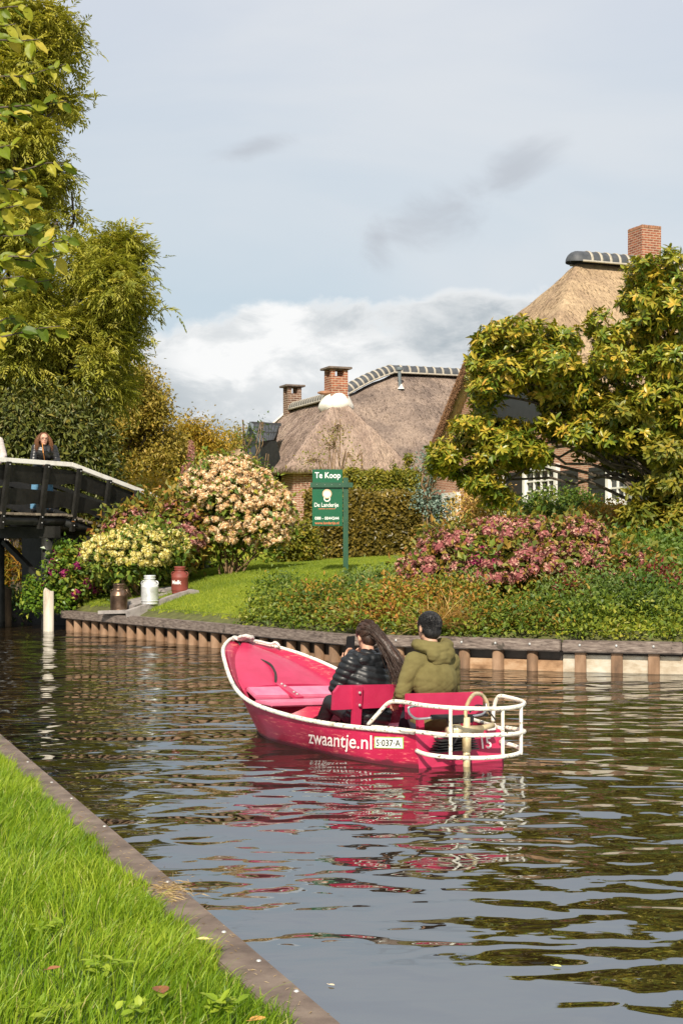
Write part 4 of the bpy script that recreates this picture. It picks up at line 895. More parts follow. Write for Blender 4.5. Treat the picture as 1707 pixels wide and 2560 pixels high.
def head_mesh(mt, r, nfl, fs, flat=.8, seed=0):
    g = Geo(); d = nrm(rng.normal(size=(nfl * 3, 3))); d = d[d[:, 2] > -.55][:nfl]; k = len(d)
    p = d * V3(r, r, r * flat) * (.86 + .2 * rng.random((k, 1))); nn = nrm(d + rdir(k) * .45); a0 = nrm(np.cross(nn, rdir(k))); a1 = np.cross(nn, a0); s = fs * (.75 + .5 * rng.random((k, 1)))
    V = np.stack([p + nn * s * .0, p + a0 * s + nn * s * .22, p + (a0 + a1) * s * .35, p + a1 * s + nn * s * .22, p + (a1 - a0) * s * .35, p - a0 * s + nn * s * .22, p - (a0 + a1) * s * .35, p - a1 * s + nn * s * .22, p + (a0 - a1) * s * .35], 1)
    f = np.array([[0, 8, 1], [0, 1, 2], [0, 2, 3], [0, 3, 4], [0, 4, 5], [0, 5, 6], [0, 6, 7], [0, 7, 8]])
    g.add(V.reshape(-1, 3), (np.arange(k)[:, None, None] * 9 + f).reshape(-1, 3), np.repeat(rng.random(k), 9))
    g.ball((0, 0, 0), (r * .8, r * .8, r * .8 * flat), 8, 6, a=0.05)
    return g
def ground_under(c): return V3(c[0], c[1], float(tz(c[0], c[1])))
def flowers(root, pts, nor, mt, r, nfl, fs, flat=.8, part='flower_head', nvar=4):
    geos = [head_mesh(mt, r * k, nfl, fs, flat) for k in np.linspace(.8, 1.2, nvar)]
    order = np.argsort(np.linalg.norm(pts - V3(0, 0, 1.5), axis=1) * 1.0 + np.where(nor @ nrm(V3(0, -1, .25)) < -.1, 5, 0)); protos = [None] * nvar; rest = Geo(); ro = origin(root)
    for c, k in enumerate(order):
        v = int(rng.integers(nvar)); q = Vector(nrm(nor[k] * .8 + V3(0, 0, .5))).to_track_quat('Z', 'Y').to_matrix()
        a = rng.uniform(0, 6.3)
        if c < 100:
            if protos[v] is None: o = protos[v] = geos[v].build(part, mt, org=(0, 0, 0)); o.parent = root
            else: o = protos[v].copy(); col.objects.link(o)
            o.matrix_basis = Matrix.Translation(Vector(pts[k] - ro)) @ q.to_4x4() @ Matrix.Rotation(a, 4, 'Z')
        else:
            Mx = np.array(q @ Matrix.Rotation(a, 3, 'Z'))
            for V, A in [(np.concatenate(geos[v].V), np.concatenate(geos[v].A))]:
                n0 = rest.n; rest.add(V @ Mx.T + pts[k], np.zeros((0, 3), int), A)
                for f in geos[v].Fc: rest.Fc.append(f + n0)
    if rest.n: tag(rest.build(part + '_mass', mt, root), kind='stuff')
def surf_pts(blobs, n, face=V3(0, -1, .35), minsep=.12, up=.3, tries=40, seed=0):
    w = np.array([np.prod(b[1]) ** (2 / 3) for b in blobs]); w /= w.sum(); P_ = []; N_ = []
    for _ in range(n * tries):
        b = blobs[rng.choice(len(blobs), p=w)]; d = nrm(rng.normal(size=3))
        if d[2] < -.35: continue
        if d @ nrm(face) < -.25 and rng.random() < .5: continue
        p = b[0] + d * b[1] * (1.06 + .06 * rng.normal())
        if any((((p - c[0]) / c[1]) ** 2).sum() < .85 for c in blobs if c is not b): continue
        if p[2] < tz(p[0], p[1]) + .08: continue
        if P_ and min(np.linalg.norm(np.array(P_) - p, axis=1)) < minsep: continue
        P_.append(p); N_.append(nrm(d / b[1] * b[1].mean()))
        if len(P_) >= n: break
    return np.array(P_), np.array(N_)
def bush(name, label, cat, blobs, n, per, cr, L, Wd, mt, fl=None, stem=.02, rich=False, whorl=False, group=None, droop=0., shell=.5, gap=-.5, freq=3., seed=0, leafpart='foliage', base=None, fork=.35, ntw=60, upb=.3, outb=.6, stemmat=None):
    c = np.mean([b[0] for b in blobs], 0); gp = ground_under(c) if base is None else np.array(base, float); t = thing(name, label, cat, tuple(gp), group)
    g = Geo(); fr = lambda x, y: tz(x, y)
    if whorl: p, d, idx = whorls(g, blobs, n, per, L, Wd, shell, gap, freq, seed, floor=fr)
    else: p, d, idx = foliage(g, blobs, n, per, cr, L, Wd, rich, droop, outb, upb, shell, gap, freq, seed, floor=fr)
    g.build(leafpart, mt, t)
    s = Geo()
    for b in blobs:
        for k in range(3):
            st = gp + V3(rng.normal() * .12, rng.normal() * .12, -.05); s.tube(limb(st, b[0] + rdir(1)[0] * b[1] * .3, .0, 6, .07), np.linspace(stem, stem * .5, 6), 5, cap=False)
    for k in rng.choice(len(p), size=min(ntw, len(p)), replace=False):
        cc = blobs[idx[k]][0]; s.tube(limb(cc + (p[k] - cc) * .1, p[k], .03, 4, .08), np.linspace(stem * .45, stem * .15, 4), 4, cap=False)
    s.build('stems', stemmat or BKT, t)
    if fl:
        pts, nn = surf_pts(blobs, fl['n'], minsep=fl.get('sep', .12)); flowers(t, pts, nn, fl['mat'], fl['r'], fl['nf'], fl['fs'], fl.get('flat', .8))
    return t
def build_shrubs():
    # cream hydrangea
    D = 26
    bl = [BL(575, 1240, D, 95, 90), BL(520, 1225, D, 60, 60), BL(640, 1290, D, 85, 90), BL(560, 1330, D + .2, 95, 65), BL(500, 1300, D + .3, 60, 70), BL(676, 1345, D - .2, 42, 42), BL(540, 1180, D, 45, 35), BL(610, 1200, D, 40, 35)]
    bush('hydrangea', 'tall hydrangea bush covered in cream and peach flower heads, left of the for sale sign', 'shrub', bl, 1200, 9, .26, .09, .055, LM['hydgreen'], dict(n=430, mat=FL['cream'], r=.075, nf=46, fs=.024, sep=.105), group='hydrangea bushes', rich=False)
    D = 25.5
    bl = [BL(350, 1318, D, 80, 42), BL(430, 1300, D + .3, 75, 50), BL(300, 1345, D, 50, 40), BL(400, 1350, D, 100, 55), BL(470, 1330, D + .4, 50, 70), BL(390, 1275, D + .3, 32, 20)]
    bush('hydrangea', 'dark leafed lacecap hydrangea with flat dusky pink flowers beside the bridge handrail', 'shrub', bl, 1100, 9, .28, .12, .075, LM['hydauto'], dict(n=200, mat=FL['mauve'], r=.075, nf=34, fs=.022, sep=.13, flat=.35), group='hydrangea bushes')
    D = 24.3
    bl = [BL(270, 1385, D, 55, 40), BL(340, 1385, D, 80, 60), BL(410, 1370, D + .6, 55, 45), BL(380, 1350, D + .4, 60, 35), BL(290, 1412, D + .4, 50, 30)]
    bush('hydrangea', 'low hydrangea with pale yellow flower heads above the milk cans', 'shrub', bl, 650, 9, .22, .10, .06, LM['hydgreen'], dict(n=230, mat=FL['yellow'], r=.068, nf=44, fs=.022, sep=.095), group='hydrangea bushes')
    D = 25.1
    bl = [BL(190, 1420, D, 65, 42), BL(165, 1455, D, 50, 40), BL(215, 1450, D, 50, 35), BL(195, 1480, D, 50, 25)]
    bush('hydrangea', 'small hydrangea with deep magenta flowers between the bridge pile and the copper milk can', 'shrub', bl, 480, 9, .2, .09, .06, LM['hydgreen'], dict(n=26, mat=FL['magenta'], r=.085, nf=50, fs=.022, sep=.14), group='hydrangea bushes', rich=True)
    # the big pink one on the right
    D = 19.2
    bl = [BL(1150, 1370, D, 90, 45), BL(1240, 1355, D, 90, 50), BL(1330, 1355, D, 80, 50), BL(1430, 1350, D, 80, 50), BL(1100, 1430, D, 90, 55), BL(1200, 1430, D - .3, 90, 60), BL(1320, 1420, D - .3, 95, 60), BL(1430, 1420, D - .2, 85, 60), BL(1060, 1465, D - .2, 55, 35), BL(1500, 1440, D, 45, 45), BL(1480, 1370, D, 40, 40)]
    bush('hydrangea', 'wide autumn tinted hydrangea hedge with dusty pink flower heads, right of the sign', 'shrub', bl, 2300, 9, .22, .085, .05, LM['hydauto'], dict(n=215, mat=FL['pink'], r=.085, nf=50, fs=.022, sep=.12), group='hydrangea bushes')
    bl = [BL(1570, 1410, 18.9, 45, 25), BL(1610, 1435, 18.9, 50, 30), BL(1550, 1450, 18.8, 50, 30), BL(1650, 1450, 18.8, 40, 25)]
    bush('hydrangea', 'sparse pink hydrangea sprays at the right edge, under the magnolia', 'shrub', bl, 240, 8, .25, .1, .06, LM['hydauto'], dict(n=30, mat=FL['pink'], r=.075, nf=40, fs=.022, sep=.14), group='hydrangea bushes')
    bl = [BL(1290, 1325, 19.3, 45, 25), BL(1200, 1400, 18.6, 30, 25)]
    bush('hydrangea', 'bright hot pink hydrangea heads in the middle of the dusty pink hedge', 'shrub', bl, 90, 8, .2, .1, .06, LM['hydgreen'], dict(n=22, mat=FL['hotpink'], r=.085, nf=50, fs=.022, sep=.13), group='hydrangea bushes')
    # shrubs against the farmhouse
    D = 31
    bl = [BL(1395, 1275, D, 85, 55), BL(1330, 1300, D, 65, 50), BL(1450, 1290, D, 65, 50), BL(1400, 1330, D, 110, 50)]
    bush('round_shrub', 'rounded glossy green and yellow shrub below the farmhouse window', 'shrub', bl, 1300, 9, .2, .075, .05, LM['green'], seed=2)
    D = 30
    bl = [BL(1520, 1310, D, 75, 50), BL(1580, 1350, D, 90, 55), BL(1500, 1360, D, 70, 40), BL(1660, 1370, D, 70, 50)]
    bush('shrub', 'brown and olive autumn shrub right of the rounded green shrub', 'shrub', bl, 1500, 9, .22, .075, .05, LM['covermix'], seed=3)
    D = 30
    bl = [BL(1205, 1250, D, 62, 50), BL(1170, 1290, D, 50, 45), BL(1230, 1300, D, 55, 45)]
    bush('shrub', 'airy lemon and peach leafed shrub in front of the farmhouse door', 'shrub', bl, 360, 9, .26, .075, .035, LM['lemon'], seed=4, ntw=120)
    # eucalyptus with blue grey leaves
    D = 31; bl = [BL(1082, 1235, D, 22, 75), BL(1065, 1160, D, 16, 40), BL(1100, 1290, D, 32, 40), BL(1060, 1245, D, 35, 20)]
    bush('eucalyptus', 'slender blue grey eucalyptus at the left corner of the farmhouse', 'tree', bl, 170, 8, .2, .07, .045, LM['eucalypt'], stem=.03, gap=-.2, ntw=60)
    # beech hedge: box of leaves
    def hedge(label, px0, px1, y0, y1, D, dep, n, mt, Ls=.09, rise=None):
        a, b = P(px0, y1, D), P(px1, y1, D + (px1 - px0) * .0016); z1 = H + (HY - y0) * D / F; gp = ground_under((a + b) / 2); t = thing('hedge', label, 'hedge', tuple(gp))
        g = Geo(); N = n; s = rng.random(N); base = a + (b - a) * s[:, None]; base[:, 2] = 0; gz = tz(base[:, 0], base[:, 1])
        # points mostly on the front, top and ends
        w = rng.random(N); dp = np.where(w < .7, -.02 + .18 * rng.random(N), dep * rng.random(N)); zz = np.where(w < .7, rng.random(N), np.where(w < .95, 1 - .08 * rng.random(N), rng.random(N)))
        hh = (z1 - gz) * (1 + .02 * np.sin(s * 19) + .012 * np.sin(s * 47)); base[:, 1] += dp + .05 * np.sin(s * 30 + zz * 5) + .04 * np.sin(zz * 9 + s * 60); base[:, 2] = gz + .03 + zz * hh
        per = 8; pp = np.repeat(base, per, 0) + rng.normal(size=(N * per, 3)) * .055; cv = np.repeat(rng.random(N) * .7 + .3 * (hashnoise(base, 2.2, 6) * .5 + .5), per)
        front = np.repeat(np.where(w[:, None] < .7, V3(0, -1, .25), V3(0, -.2, 1)), per, 0)
        ax = nrm(rdir(N * per) + V3(0, 0, .1) + front * .3); leafgeo(g, pp, ax, nrm(front + rdir(N * per) * .6), Ls * (.7 + .6 * rng.random(N * per)), Ls * .62 * (.7 + .6 * rng.random(N * per)), np.clip(.55 * cv + .45 * rng.random(N * per), 0, 1))
        g.build('foliage', mt, t)
        c = Geo(); L = np.linalg.norm(b - a); d = nrm(V3(b[0] - a[0], b[1] - a[1], 0)); nn = V3(-d[1], d[0], 0)
        for k in range(int(L / .45)):
            q = a + d * (.2 + .45 * k) + nn * dep * .5; q[2] = float(tz(q[0], q[1])) - .05
            for m_ in range(3): c.tube(limb(q, q + V3(rng.normal() * .2, rng.normal() * .1, (z1 - q[2]) * .85), 0, 6, .05), np.linspace(.03, .008, 6), 5, cap=False)
        c.build('stems', BK, t)
    hedge('clipped beech hedge turned russet gold, behind the for sale sign', 772, 1062, 1243, 1391, 31, 1.1, 6800, LM['beech'])
    hedge('taller green hedge rising behind the russet beech hedge', 862, 1048, 1186, 1300, 33.2, .9, 2400, LM['hedge'], .08)
    D = 29.5; bl = [BL(745, 1345, D, 42, 42), BL(705, 1355, D, 36, 38), BL(760, 1370, D, 45, 30)]
    bush('shrub', 'green bush between the cream hydrangea and the russet hedge', 'shrub', bl, 420, 9, .2, .08, .05, LM['hedge'], seed=5)
    # ivy and low shrubs round the bridge pile
    D = 24.9; bl = [BL(150, 1450, D, 40, 60), BL(110, 1460, D + .2, 30, 55), BL(95, 1510, D + .2, 30, 55), BL(150, 1520, D - .1, 30, 45), BL(165, 1390, D + .3, 30, 30)]
    bush('climbing_ivy', 'fresh green ivy tumbling down the bank behind the white mooring post', 'ivy', bl, 620, 9, .16, .07, .055, LM['ivy'], base=(-5.0, 26.2, .36), seed=6)
    t = thing('climbing_ivy', 'dark ivy hanging from the bank behind the bridge piles at the left edge', 'ivy', (-7.0, 27.2, .4)); g = Geo()
    n = 900; x = rng.uniform(-11, -5.1, n); z = rng.uniform(.02, .75, n); y = 26.75 + (x + 5) * -.06 + rng.random(n) * .35 - .12; p = np.stack([x, y, z], -1); per = 8
    pp = np.repeat(p, per, 0) + rng.normal(size=(n * per, 3)) * .07; leafgeo(g, pp, nrm(rdir(n * per) + V3(0, -.3, -.4)), nrm(rdir(n * per) * .5 + V3(0, -1, .6)), .06 + .04 * rng.random(n * per), np.full(n * per, .05), rng.random(n * per)); g.build('foliage', LM['darkgreen'], t)
    g = Geo()
    for k in range(60): x0 = rng.uniform(-10.5, -5.3); g.tube(limb((x0, 26.9, .4), (x0 + rng.normal() * .2, 26.62, .05), 0, 4, .1), .006, 4, cap=False)
    g.build('stems', BKT, t)
    # Japanese maple
    bl = [BL(1440, 1500, 18.0, 38, 22), BL(1425, 1480, 18.0, 24, 22), BL(1460, 1525, 17.95, 25, 16)]
    bush('japanese_maple', 'small dark red maple in front of the dusty pink hydrangeas', 'shrub', bl, 150, 10, .16, .055, .018, LM['maple'], seed=7)
    bl = [BL(1640, 1460, 18.2, 50, 35), BL(1600, 1480, 18.2, 30, 20)]
    bush('japanese_maple', 'thin brownish red maple at the right edge under the magnolia', 'shrub', bl, 120, 10, .22, .055, .018, LM['maple'], seed=8)
    # thin young birch in front of the middle house roof
    D = 34; bl = [BL(845, 1060, D, 26, 60), BL(835, 1120, D, 34, 45), BL(868, 1130, D, 20, 40), BL(790, 1150, D, 40, 14), BL(905, 1130, D, 14, 25)]
    bush('birch', 'thin young birch with sparse leaves standing before the middle thatched roof', 'tree', bl, 120, 7, .3, .05, .035, LM['hedge'], stem=.02, seed=9, gap=-.1, ntw=90)
    bl = [BL(1022, 1160, D, 7, 30), BL(985, 1168, D, 6, 14), BL(1018, 1185, D, 10, 10)]
    bush('climbing_plant', 'upright green shoots reaching over the eaves right of the sign', 'plant', bl, 32, 9, .1, .08, .05, LM['hedge'], stem=.008, seed=10)
    D = 38; bl = [BL(625, 1110, D, 16, 60), BL(640, 1160, D, 30, 30), BL(610, 1050, D, 14, 12), BL(655, 1055, D, 10, 18), BL(670, 1135, D, 14, 16)]
    bush('young_tree', 'spindly young tree with small leaves in front of the dormer', 'tree', bl, 110, 8, .28, .07, .045, LM['darkgreen'], stem=.02, seed=11, gap=-.1, ntw=90)
    # pampas grass
    for k, (px, yt, lab) in enumerate(((478, 1115, 'taller mauve pampas grass plume left above the cream hydrangea'), (462, 1175, 'shorter pampas plume just left of the taller one'))):
        p0 = P(px - 2, 1330, 28); p1 = P(px, yt, 28); t = thing('pampas_grass', lab, 'ornamental grass', tuple(p0), 'pampas plumes'); g = Geo(); g.tube(limb(p0, p1, 0, 6, .01), .006, 5); g.build('stem', LM['straw'], t)
        g = Geo(); n = 900; s = rng.random(n) ** .8; r = .10 * np.sin(np.pi * np.clip(s * .9 + .08, 0, 1)); c = p1 + V3(0, 0, .1) + (p0 - p1) * (s * .34)[:, None]; q = c + rdir(n) * r[:, None] * .6; leafgeo(g, q, nrm(rdir(n) * .6 + V3(.1, 0, -.2)), rdir(n), np.full(n, .06), np.full(n, .008), rng.random(n)); g.build('plume', FL['mauve'], t)
    t = thing('tall_grass', 'clump of arching green grass between the bridge rail and the cream hydrangea', 'grass clump', tuple(ground_under(P(440, 1300, 28)))); g = Geo(); n = 1300
    b0 = P(440, 1320, 28) + rng.normal(size=(n, 3)) * V3(.35, .3, 0); b0[:, 2] = 1.1; dr = nrm(rng.normal(size=(n, 3)) * V3(.5, .5, .1) + V3(0, 0, 1.2)); leafgeo(g, b0, dr, rdir(n), .8 + .5 * rng.random(n), np.full(n, .014), rng.random(n), True, .1, .35); g.build('foliage', LM['cover'], t)
build_shrubs()
def build_cover():
    def zone(name, lab, N, xr, dr, h, mt, L, Wd, per=7, cond=None, hb=.0, upl=.5, kind='stuff', sp=.08):
        x = rng.uniform(*xr, N * 4); yb = np.interp(x, BANK[:, 0], BANK[:, 1]); y = yb + rng.uniform(0, 1, N * 4) * (dr[1] + 3)
        d = sdist(x, y); ok = (d > dr[0]) & (d < dr[1] + .35 * np.sin(x * 2.3) + .2 * np.sin(x * 5.1))
        if cond is not None: ok &= cond(x, y)
        x, y, d = x[ok][:N], y[ok][:N], d[ok][:N]; n = len(x); z = tz(x, y); pr = np.clip((d - dr[0] + .12) / .45, .25, 1)
        hh = h * pr * (.55 + .45 * (hashnoise(np.stack([x, y, z], -1), 2.6, 4) + .6)) * rng.random(n) ** .5
        p = np.stack([x, y, z + hh + .02], -1); g = Geo(); pp = np.repeat(p, per, 0) + rng.normal(size=(n * per, 3)) * sp; pp[:, 2] = np.maximum(pp[:, 2], tz(pp[:, 0], pp[:, 1]) + .01)
        cv = np.repeat(.5 + .5 * hashnoise(p, 1.9, 9), per); ax = nrm(rdir(n * per) + V3(0, -.15, upl)); up = nrm(rdir(n * per) * .6 + V3(0, -.3, 1)); N2 = n * per
        leafgeo(g, pp, ax, up, L * (.6 + .8 * rng.random(N2)), Wd * (.6 + .8 * rng.random(N2)), np.clip(.5 * cv + .5 * rng.random(N2), 0, 1)); o = g.build(name, mt); tag(o, lab, 'planting', kind=kind)
    left = lambda x, y: (x > -1.75 + (y - 19.2) * .35) & (x < 1.2)
    zone('ground_cover', 'tangled yellow green ground cover spilling over the canal wall cap', 5200, (-1.8, 14), (.03, 1.3), .32, LM['cover'], .06, .04, cond=lambda x, y: (x > 1.0) | left(x, y))
    zone('mixed_planting', 'russet and olive mixed planting left of the hydrangeas above the canal wall', 1900, (-1.8, 3.0), (.25, 1.15), .33, LM['covermix'], .06, .03, cond=lambda x, y: ((x > 1.0) | left(x, y)) & (hashnoise(np.stack([x, y, x], -1), 1.5, 1) > -.1))
    zone('catmint', 'grey green catmint with small lilac flowers in front of the pink hydrangeas', 1500, (-.9, 3.6), (.7, 1.25), .36, LM['catmint'], .05, .022, upl=1.2, cond=lambda x, y: (x > 1.2) | (left(x, y) & (x > -1.4)))
    zone('low_plants', 'dark green low plants along the canal wall at the right edge', 2300, (3.1, 14), (.6, 4.5), .42, LM['green'], .07, .05)
    zone('lawn_fringe', 'low leafy plants edging the lawn behind the milk cans', 500, (-5.0, -3.0), (.5, 2.0), .12, LM['cover'], .05, .035, cond=lambda x, y: y - 24.4 > -(x + 4.7) * .2)
    zone('garden_undergrowth', 'low leafy undergrowth beneath the magnolia and farmhouse shrubs', 3800, (3.2, 14), (3.6, 13), .45, LM['green'], .09, .06, sp=.14)
    # dry arching straw tuft
    for px, py, n, lab in ((1105, 1575, 420, 'arching tuft of dry straw coloured grass behind the man with the green hood'), (925, 1560, 120, 'small dry grass tuft at the cap board above the woman')):
        b = G(px, py); t = thing('dry_grass', lab, 'grass clump', tuple(b)); g = Geo(); q = b + rng.normal(size=(n, 3)) * V3(.16, .1, 0); q[:, 2] = b[2]; a = nrm(rng.normal(size=(n, 3)) * V3(.9, .5, .1) + V3(.3, -.2, .9)); leafgeo(g, q, a, nrm(rdir(n) * .3 + V3(0, 0, 1)), .35 + .3 * rng.random(n), np.full(n, .009), rng.random(n), True, .1, .6); g.build('foliage', LM['straw'], t)
    # blades over the lawn
    N = 120000; x = rng.uniform(-5, 3.2, N * 2); y = rng.uniform(17.8, 30.5, N * 2); d = sdist(x, y); px = CX + F * x / y
    ok = (d > .22) & (px > 130) & (px < 1080); x, y = x[ok][:N], y[ok][:N]; n = len(x); p = np.stack([x, y, tz(x, y) - .003], -1); g = Geo()
    leafgeo(g, p, nrm(rdir(n) * .55 + V3(0, 0, 1)), rdir(n), .02 + .035 * rng.random(n), np.full(n, .007), np.clip(.5 + .3 * hashnoise(p, 1.7, 3) + .25 * rng.normal(size=n), 0, 1)); tag(g.build('lawn_grass', LM['turf']), 'short mown grass of the sloping lawn', 'grass', kind='stuff')
build_cover()
# ------------------------------------------------------------------ trees
def pin_tree(name, label, blobs, base, fork, r0, n, sprays, L, leaflets, ll, lw, mt, seed, gap, freq, ntw, sub=7, ratio=.42):
    t = thing(name, label, 'tree', tuple(base)); g = Geo(); sb = subblobs(blobs, sub, ratio)
    p, d, idx = pinnate(g, sb, n, sprays, L, leaflets, ll, lw, .4, gap, freq, seed, .3, .4); g.build('crown', mt, t); s = Geo(); branches(s, base, r0, blobs, p, idx // sub, fork, ntw, .012, .25); s.build('trunk', BK, t); return t
def tree(name, label, blobs, base, fork, r0, n, per, cr, L, Wd, mt, whorl=False, droop=.2, shell=.3, gap=-.45, freq=.8, seed=0, ntw=260, group=None, rich=False, outb=.5, rtw=.014, fr=.35, sub=0, ratio=.6):
    t = thing(name, label, 'tree', tuple(base), group); g = Geo(); ob = blobs
    if sub: blobs = subblobs(blobs, sub, ratio)
    if whorl: p, d, idx = whorls(g, blobs, n, per, L, Wd, shell, gap, freq, seed)
    else: p, d, idx = foliage(g, blobs, n, per, cr, L, Wd, rich, droop, outb, .3, shell, gap, freq, seed)
    g.build('crown', mt, t); s = Geo(); branches(s, base, r0, ob, p, idx // max(sub, 1), fork, ntw, rtw, fr); s.build('trunk', BK, t); return t
def build_trees():
    D = 34; bs = P(-150, 1385, D); bs[2] = .5
    bl = [BL(20, 40, D, 130, 95, 2.0), BL(115, 70, D, 75, 55, 1.2), BL(60, 190, D, 130, 85, 2.), BL(165, 245, D, 48, 38, .8), BL(155, 130, D, 55, 50, 1), BL(30, 330, D, 150, 110, 2.4), BL(125, 345, D, 62, 50, 1), BL(50, 470, D, 140, 90, 2.2), BL(180, 480, D, 55, 34, .9), BL(160, 540, D, 55, 50, 1), BL(40, 600, D, 140, 90, 2.2), BL(-60, 250, D, 150, 250, 2.5), BL(-60, -80, D, 130, 80, 2.), BL(10, 720, D, 110, 80, 2), BL(-190, 60, D, 140, 120, 2.4), BL(-230, 260, D, 150, 130, 2.6), BL(-260, 470, D, 150, 120, 2.6), BL(-170, 620, D, 150, 110, 2.4), BL(-290, 690, D, 120, 90, 2.2), BL(-90, 820, D, 110, 80, 2.)]
    pin_tree('ash_tree', 'tall feathery ash tree filling the upper left edge', bl, bs, P(-60, 900, D), .34, 4300, 6, .30, 9, .14, .046, LM['ash'], 1, -.05, 1.9, 520, 9, .32)
    D = 30.5; bs = P(60, 1375, D); bs[2] = .45
    bl = [BL(270, 655, D, 75, 55, 1.3), BL(215, 640, D, 40, 30, .8), BL(320, 640, D, 34, 34, .7), BL(230, 740, D, 130, 80, 2.), BL(335, 745, D, 50, 50, 1), BL(385, 765, D, 26, 16, .5), BL(350, 855, D, 38, 28, .7), BL(255, 840, D, 110, 80, 1.8), BL(150, 780, D, 130, 110, 2.4), BL(140, 930, D, 140, 100, 2.4), BL(250, 940, D, 60, 70, 1.4), BL(60, 860, D, 110, 100, 2), BL(150, 1015, D, 90, 45, 1.2), BL(30, 985, D, 80, 50, 1.4)]
    pin_tree('ash_tree', 'ash tree with ragged olive crown leaning over the bridge, below the tallest one', bl, bs, P(140, 1010, D), .26, 2900, 6, .28, 9, .125, .04, LM['ash2'], 2, .0, 2.1, 560, 9, .31)
    D = 29.6; bs = P(40, 1400, D); bs[2] = .45
    bl = [BL(60, 1080, D, 130, 105, 1.3), BL(185, 1090, D, 62, 100, 1.1), BL(-30, 1150, D, 110, 130, 1.6), BL(120, 1200, D, 120, 80, 1.4), BL(220, 1180, D, 40, 70, 1.)]
    tree('yew', 'dense dark evergreen mass behind the woman on the bridge', bl, bs, P(60, 1150, D), .16, 2400, 22, .5, .13, .05, LM['dense'], seed=3, shell=.5, gap=-.7, ntw=160, droop=.4)
    D = 58; bs = P(318, 1335, D); bs[2] = .8
    bl = [BL(345, 965, D, 55, 45, 1.4), BL(300, 1000, D, 45, 50, 1.2), BL(385, 1010, D, 36, 45, 1), BL(330, 1070, D, 75, 55, 1.6), BL(400, 1090, D, 26, 50, 1), BL(340, 1150, D, 80, 50, 1.6), BL(270, 1110, D, 35, 60, 1), BL(330, 1210, D, 80, 45, 1.4)]
    tree('autumn_tree', 'golden brown autumn tree behind the sloping end of the handrail', bl, bs, P(322, 1120, D), .22, 1900, 24, .6, .14, .08, LM['autumn'], seed=4, shell=.3, gap=-.15, freq=1.5, ntw=260, sub=6, ratio=.42)
    for k, (cx, top, w, D, mt, lab) in enumerate(((468, 1036, 34, 62, 'autumn2', 'first of the small yellowing trees in the gap, left of the pair'), (515, 1040, 32, 63, 'autumn2', 'second small yellowing tree, tallest beside the grass plume'), (586, 1078, 26, 66, 'autumn', 'orange brown treetop just left of the dormer'), (432, 1090, 40, 60, 'autumn', 'dull orange tree low between the autumn tree and the yellowing pair'))):
        bs = P(cx, 1340, D); bs[2] = .8; hgt = 1340 - top
        bl = [BL(cx, top + 35, D, w * .7, 38, 1), BL(cx - w * .5, top + 85, D, w * .7, 45, 1), BL(cx + w * .5, top + 90, D, w * .75, 45, 1), BL(cx, top + 150, D, w * 1.2, 60, 1.4), BL(cx, top + 210, D, w * 1.2, 40, 1.4)]
        tree('small_tree', lab, bl, bs, P(cx, top + 120, D), .12, 560, 22, .6, .14, .07, LM[mt], seed=5 + k, shell=.3, gap=-.15, ntw=90, sub=5, ratio=.45, group='small yellowing trees in the gap')
    for k, (x, y, hh, lab) in enumerate(((-13, 36, 9, 'rounded tree beyond the bridge, off to the left'), (-21, 42, 11, 'broad tree farther left beyond the bridge'))):
        c = V3(x, y, .5); bl = [(c + V3(dx, dy, hh * f_), np.array([2.2, 2.2, 1.8]) * q) for dx, dy, f_, q in ((0, 0, .8, 1.), (-1.6, 0, .6, 1.), (1.6, .4, .62, 1.), (0, -1, .45, 1.2), (.4, 1, .55, 1.1))]
        tree('round_tree', lab, bl, c, c + V3(0, 0, hh * .45), .22, 1100, 20, .8, .2, .11, LM['green' if k else 'autumn2'], seed=20 + k, shell=.35, gap=-.3, ntw=60, sub=5, ratio=.5)
    # dark shrubs below and behind the bridge
    D = 44; bl = [BL(250, 1270, D, 70, 60, 1.4), BL(360, 1270, D, 80, 60, 1.4), BL(180, 1310, D, 60, 45, 1.4), BL(460, 1260, D, 70, 60, 1.4)]
    bush('shrub', 'olive thicket under the autumn tree, seen through the bridge rail', 'shrub', bl, 900, 16, .6, .13, .07, LM['autumn2'], seed=12, stem=.04)
    D = 30; bl = [BL(60, 1400, D, 40, 40, .8), BL(15, 1430, D, 45, 30, .8), BL(95, 1430, D, 40, 40, .8)]
    bush('reeds', 'brown and green reeds beyond the bridge piles', 'plant', bl, 330, 10, .3, .3, .02, LM['covermix'], seed=13, upb=.1, outb=.1)
    # magnolia
    D = 26; bs = G(1690, 1440); bs = V3((1688 - CX) / F * 26, 26, float(tz((1688 - CX) / F * 26, 26)))
